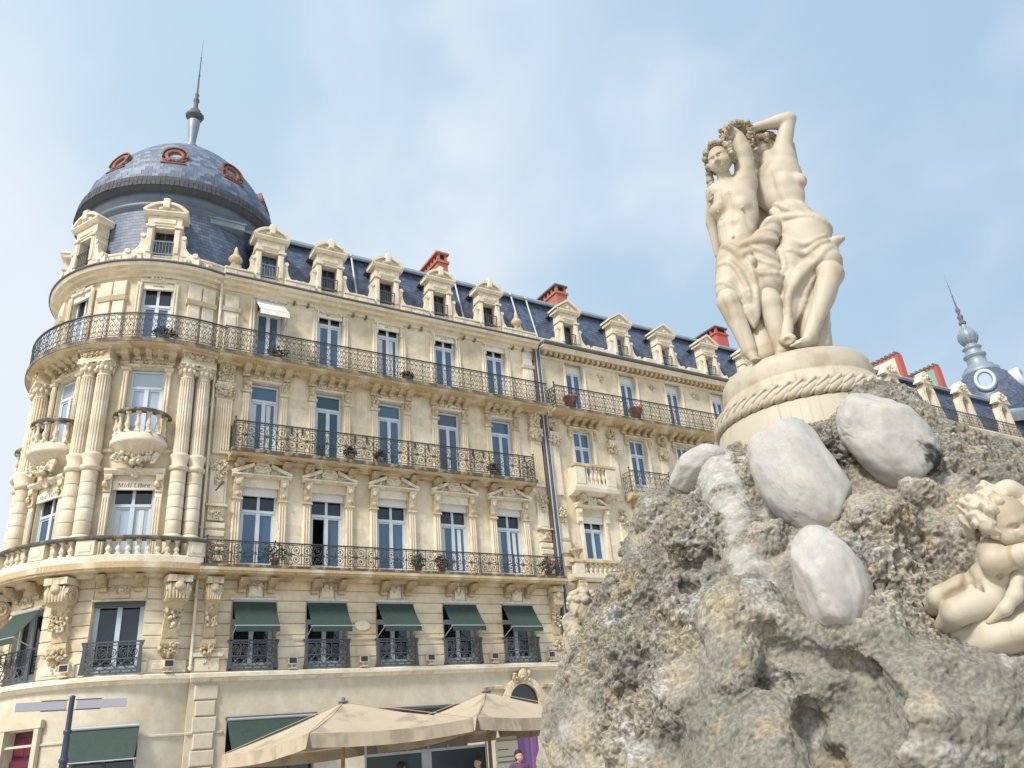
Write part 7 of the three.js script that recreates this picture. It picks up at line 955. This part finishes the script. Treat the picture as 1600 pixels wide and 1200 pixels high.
// ---------------------------------------------------------------- terrace screen, notice board, signpost
{
  const s = thing('glass_screen', 'white-framed glass wind screen under the beige parasols', 'wind screen'); s.position.set(-4.43, 0, -21.04); s.rotation.y = Math.atan2(0.41, 2.96);
  const w = 3.0, m = 2; const f = new MB(); f.box(0, w, 1.78, 1.84, -0.03, 0.03).box(0, w, 0.1, 0.16, -0.03, 0.03).box(0, 0.05, 0, 2.05, -0.04, 0.04).box(w - 0.05, w, 0, 1.9, -0.04, 0.04).box(w / 2 - 0.12, w / 2 + 0.12, 0.16, 1.78, -0.035, 0.035); f.build('frame', mat.frame, s);
  for (const [a, b] of [[0.05, w / 2 - 0.12], [w / 2 + 0.12, w - 0.05]]) new MB().box(a, b, 0.16, 1.78, -0.008, 0.008).build('pane', new THREE.MeshPhysicalMaterial({ color: new THREE.Color(0.05, 0.07, 0.085), roughness: 0.12, ior: 1.4 }), s);
  const nb = thing('notice_board', 'cream standing board between the glass screen and the purple door', 'notice board'); nb.position.set(-1.2, 0, -20.9);
  const bm = mat.cream; new MB().cbox(-0.02, 0.52, 1.42, 1.86, -0.04, 0.04, 0.01).cbox(-0.02, 0.52, 0.95, 1.38, -0.04, 0.04, 0.01).build('panel', bm, nb); new MB().box(0.0, 0.5, 0, 1.95, -0.1, -0.05).build('back_board', mat.stonePale, nb); new MB().box(0.04, 0.46, 1.5, 1.52, 0.04, 0.05).box(0.04, 0.3, 1.66, 1.68, 0.04, 0.05).build('moulding', mat.gutter, nb);
  const sp = thing('signpost', 'dark metal signpost with two blank lilac-grey direction arms', 'signpost'); sp.position.set(-6.4, 0, -11.32); sp.rotation.y = R(29.5);
  const pm = std({ color: new THREE.Color(0.05, 0.06, 0.10), roughness: 0.4, metalness: 0.3 }), am = std({ color: new THREE.Color(0.40, 0.385, 0.43), roughness: 0.6 });
  const p = new MB().lathe([[0.05, 0], [0.05, 2.0], [0.062, 2.0], [0.062, 2.04], [0.045, 2.06], [0.042, 2.34], [0.055, 2.35], [0.055, 2.39], [0.036, 2.4], [0.034, 2.8], [0.04, 2.82], [0.0, 2.84]], 14); for (const y of [1.5, 1.62, 1.8, 1.92]) p.add(new THREE.CylinderGeometry(0.068, 0.068, 0.035, 14), TRS(0, y, 0)); p.tube([[-0.08, 1.3, 0], [-0.12, 1.6, 0], [-0.07, 1.85, 0]], 0.012, 5).build('pole', pm, sp);
  for (const s2 of [-1, 1]) { const a = new MB().cbox(s2 > 0 ? 0.06 : -0.66, s2 > 0 ? 0.68 : -0.06, 2.655, 2.77, -0.012, 0.012, 0.004).build('direction_arm', am, sp); new MB().box(s2 > 0 ? 0.04 : -0.36, s2 > 0 ? 0.36 : -0.04, 2.772, 2.782, -0.014, 0.014).box(s2 > 0 ? 0.04 : -0.36, s2 > 0 ? 0.36 : -0.04, 2.642, 2.652, -0.014, 0.014).build('arm_edge', pm, a); }
}

// ---------------------------------------------------------------- people on the terrace (only heads show above the frame's edge)
{
  const person = (x, z, turn, h, label, hairC, topC, legC) => {
    const o = thing('person', label, 'person'); o.position.set(x, 0, z); o.rotation.y = turn; o.scale.setScalar(h / 1.74);
    const arm = q => [cap([q * 0.19, 1.40, 0], [q * 0.25, 1.12, -0.02], 0.05, 0.042, 0.03), cap([q * 0.25, 1.12, -0.02], [q * 0.24, 0.88, 0.07], 0.04, 0.03, 0.02)], leg = q => [cap([q * 0.09, 0.9, 0], [q * 0.1, 0.5, 0.01], 0.088, 0.06, 0.04), cap([q * 0.1, 0.5, 0.01], [q * 0.1, 0.09, -0.02], 0.058, 0.04, 0.03), cap([q * 0.1, 0.04, -0.04], [q * 0.115, 0.035, 0.14], 0.042, 0.035, 0.02)];
    const torso = [ell([0, 1.28, 0], [0.17, 0.2, 0.11]), ell([0, 1.0, 0], [0.155, 0.16, 0.11], null, 0.08), cap([-0.15, 1.41, -0.01], [0.15, 1.41, -0.01], 0.06, 0.06, 0.05), cap([0, 1.42, -0.01], [0, 1.55, 0.01], 0.055, 0.05, 0.03)];
    const skin = std({ color: new THREE.Color(0.46, 0.29, 0.21), roughness: 0.6 });
    const hands = [-1, 1].map(q => [handGeo(25, q, 0.85, 0.007), TRS(q * 0.24, 0.87, 0.075, PI - 0.2, q * 1.2, 0)]);
    const b = part('body', joinGeo([[sculpt([...torso, ...arm(1), ...arm(-1), ...leg(1), ...leg(-1)], [-0.4, -0.02, -0.2], [0.4, 1.7, 0.25], 0.02)], [headGeo({ h: 0.008 }), TRS(0, 1.62, 0.015, 0, 0, 0, 0.76)], ...hands]), skin, o);
    part('jacket', sculpt([ell([0, 1.28, 0], [0.19, 0.215, 0.13]), ell([0, 1.0, 0], [0.175, 0.16, 0.13], null, 0.08), cap([-0.16, 1.41, -0.01], [0.16, 1.41, -0.01], 0.075, 0.075, 0.05), ...[1, -1].flatMap(q => [cap([q * 0.19, 1.40, 0], [q * 0.25, 1.12, -0.02], 0.066, 0.056, 0.03), cap([q * 0.25, 1.12, -0.02], [q * 0.24, 0.93, 0.05], 0.054, 0.046, 0.02)])], [-0.4, 0.7, -0.25], [0.4, 1.6, 0.25], 0.018), std({ color: topC, roughness: 0.85 }), b);
    part('trousers', sculpt([1, -1].flatMap(q => [cap([q * 0.09, 0.92, 0], [q * 0.1, 0.5, 0.01], 0.105, 0.078, 0.04), cap([q * 0.1, 0.5, 0.01], [q * 0.1, 0.1, -0.02], 0.076, 0.062, 0.03)]), [-0.3, 0.02, -0.2], [0.3, 1.05, 0.2], 0.018), std({ color: legC, roughness: 0.85 }), b);
    part('hair', sculpt([ell([0, 1.675, -0.015], [0.094, 0.1, 0.11]), ell([0, 1.62, -0.05], [0.09, 0.1, 0.07], null, 0.03), ell([0, 1.6, 0.1], [0.075, 0.075, 0.07], null, 0.02, true)], [-0.15, 1.45, -0.2], [0.15, 1.85, 0.15], 0.01), std({ color: hairC, roughness: 0.7 }), b);
  };
  const c = (r, g, b) => new THREE.Color(r, g, b);
  person(-3.35, -19.9, 2.6, 1.60, 'person with short dark hair in front of the left glass pane', c(0.02, 0.017, 0.015), c(0.05, 0.06, 0.09), c(0.03, 0.03, 0.04));
  person(-1.55, -19.6, -0.7, 1.56, 'person with dark brown hair beside the parasol pole and cream board', c(0.03, 0.02, 0.014), c(0.24, 0.22, 0.2), c(0.04, 0.05, 0.09));
  person(-0.62, -19.2, 0.4, 1.62, 'person with dark hair in front of the purple door', c(0.018, 0.016, 0.02), c(0.12, 0.05, 0.12), c(0.05, 0.05, 0.06));
}

// ---------------------------------------------------------------- potted plants on the balconies
{
  const leafM = [std({ color: new THREE.Color(0.045, 0.085, 0.03), roughness: 0.7, side: THREE.DoubleSide }), std({ color: new THREE.Color(0.085, 0.10, 0.045), roughness: 0.7, side: THREE.DoubleSide }), std({ color: new THREE.Color(0.05, 0.045, 0.035), roughness: 0.8, side: THREE.DoubleSide })], flowerM = std({ color: new THREE.Color(0.42, 0.06, 0.07), roughness: 0.6, side: THREE.DoubleSide });
  const plant = (s, y, z, w, h, kind, label, flowers, tower) => {
    const o = thing('potted_plant', label, 'plant', 'pots on the balconies'), r = rng(Math.round(s * 97 + y * 31)), M = M4().makeRotationY(BT).setPosition(BA[0], 0, BA[1]), p = (tower !== undefined ? V().setFromMatrixPosition(onTower(tower, y, z)) : V(s, y, z)).applyMatrix4(M); o.position.copy(p); o.rotation.y = BT;
    new MB().lathe([[0.1, 0], [0.15, 0.22], [0.17, 0.22], [0.17, 0.27], [0.13, 0.27], [0.12, 0.24], [0, 0.24]], 14).build('pot', kind === 2 ? mat.grime : mat.terracotta, o);
    const b = new MB(), f = new MB(); for (let i = 0; i < 150; i++) { const a = r() * 6.28, q = Math.pow(r(), 0.6), e = r(), x = Math.cos(a) * q * w / 2, zz = Math.sin(a) * q * 0.16, yy = 0.25 + e * h * (1 - 0.5 * q), g = new THREE.PlaneGeometry(0.05, 0.11); (flowers && r() < 0.25 ? f : b).add(g, TRS(x, yy, zz, r() * 3, r() * 6, r() * 3)); }
    for (let i = 0; i < 7; i++) b.rod([0, 0.24, 0], [(r() - 0.5) * w * 0.7, 0.25 + h * 0.7, (r() - 0.5) * 0.2], 0.008, 4);
    b.build('foliage', leafM[kind], o); if (flowers) f.build('blossom', flowerM, o);
  };
  plant(1.55, 8.38, 0.58, 0.9, 0.75, 0, 'green plant on the lowest iron balcony, before its leftmost window');
  plant(7.3, 8.38, 0.58, 0.7, 0.6, 1, 'olive-green plant on the lowest iron balcony, just right of its middle window');
  plant(8.35, 8.38, 0.6, 0.6, 0.6, 0, 'red-flowering plant on the lowest iron balcony, left of its fourth window', true);
  plant(13.6, 8.38, 0.55, 0.7, 0.8, 0, 'green plant with red blossom at the right end of the lowest iron balcony', true);
  plant(4.45, 12.8, 0.5, 0.6, 0.45, 2, 'dark bushy plant on the middle iron balcony, right of its second window');
  plant(5.75, 12.8, 0.5, 0.5, 0.42, 2, 'dark plant on the middle iron balcony, left of its third window');
  plant(11.2, 12.8, 0.5, 0.6, 0.45, 0, 'green plant on the middle iron balcony, left of its last window');
  plant(0, 16.78, 0.52, 0.9, 0.5, 2, 'brownish bushy plant on the round tower balcony', false, -9);
  plant(1.35, 16.78, 0.5, 0.9, 0.6, 0, 'green plant under the cream awning on the top balcony');
  plant(7.1, 16.78, 0.5, 0.7, 0.4, 2, 'dark plant on the top balcony of the corner building, by the third window');
  const pot = (s, y, label) => { const o = thing('terracotta_pot', label, 'pot', 'terracotta pots on the adjoining balcony'), M = M4().makeRotationY(BT).setPosition(BA[0], 0, BA[1]); o.position.copy(V(s, y, 0.5).applyMatrix4(M)); new MB().lathe([[0.2, 0], [0.3, 0.4], [0.36, 0.62], [0.38, 0.62], [0.38, 0.72], [0.3, 0.72], [0.28, 0.6], [0, 0.6]], 18).build('pot', mat.terracotta, o); };
  pot(16.05, 16.78, 'big terracotta pot on the adjoining top balcony, left of its first window'); pot(20.3, 16.78, 'big terracotta pot on the adjoining top balcony, in front of its second window');
}
renderer.render(scene, camera);
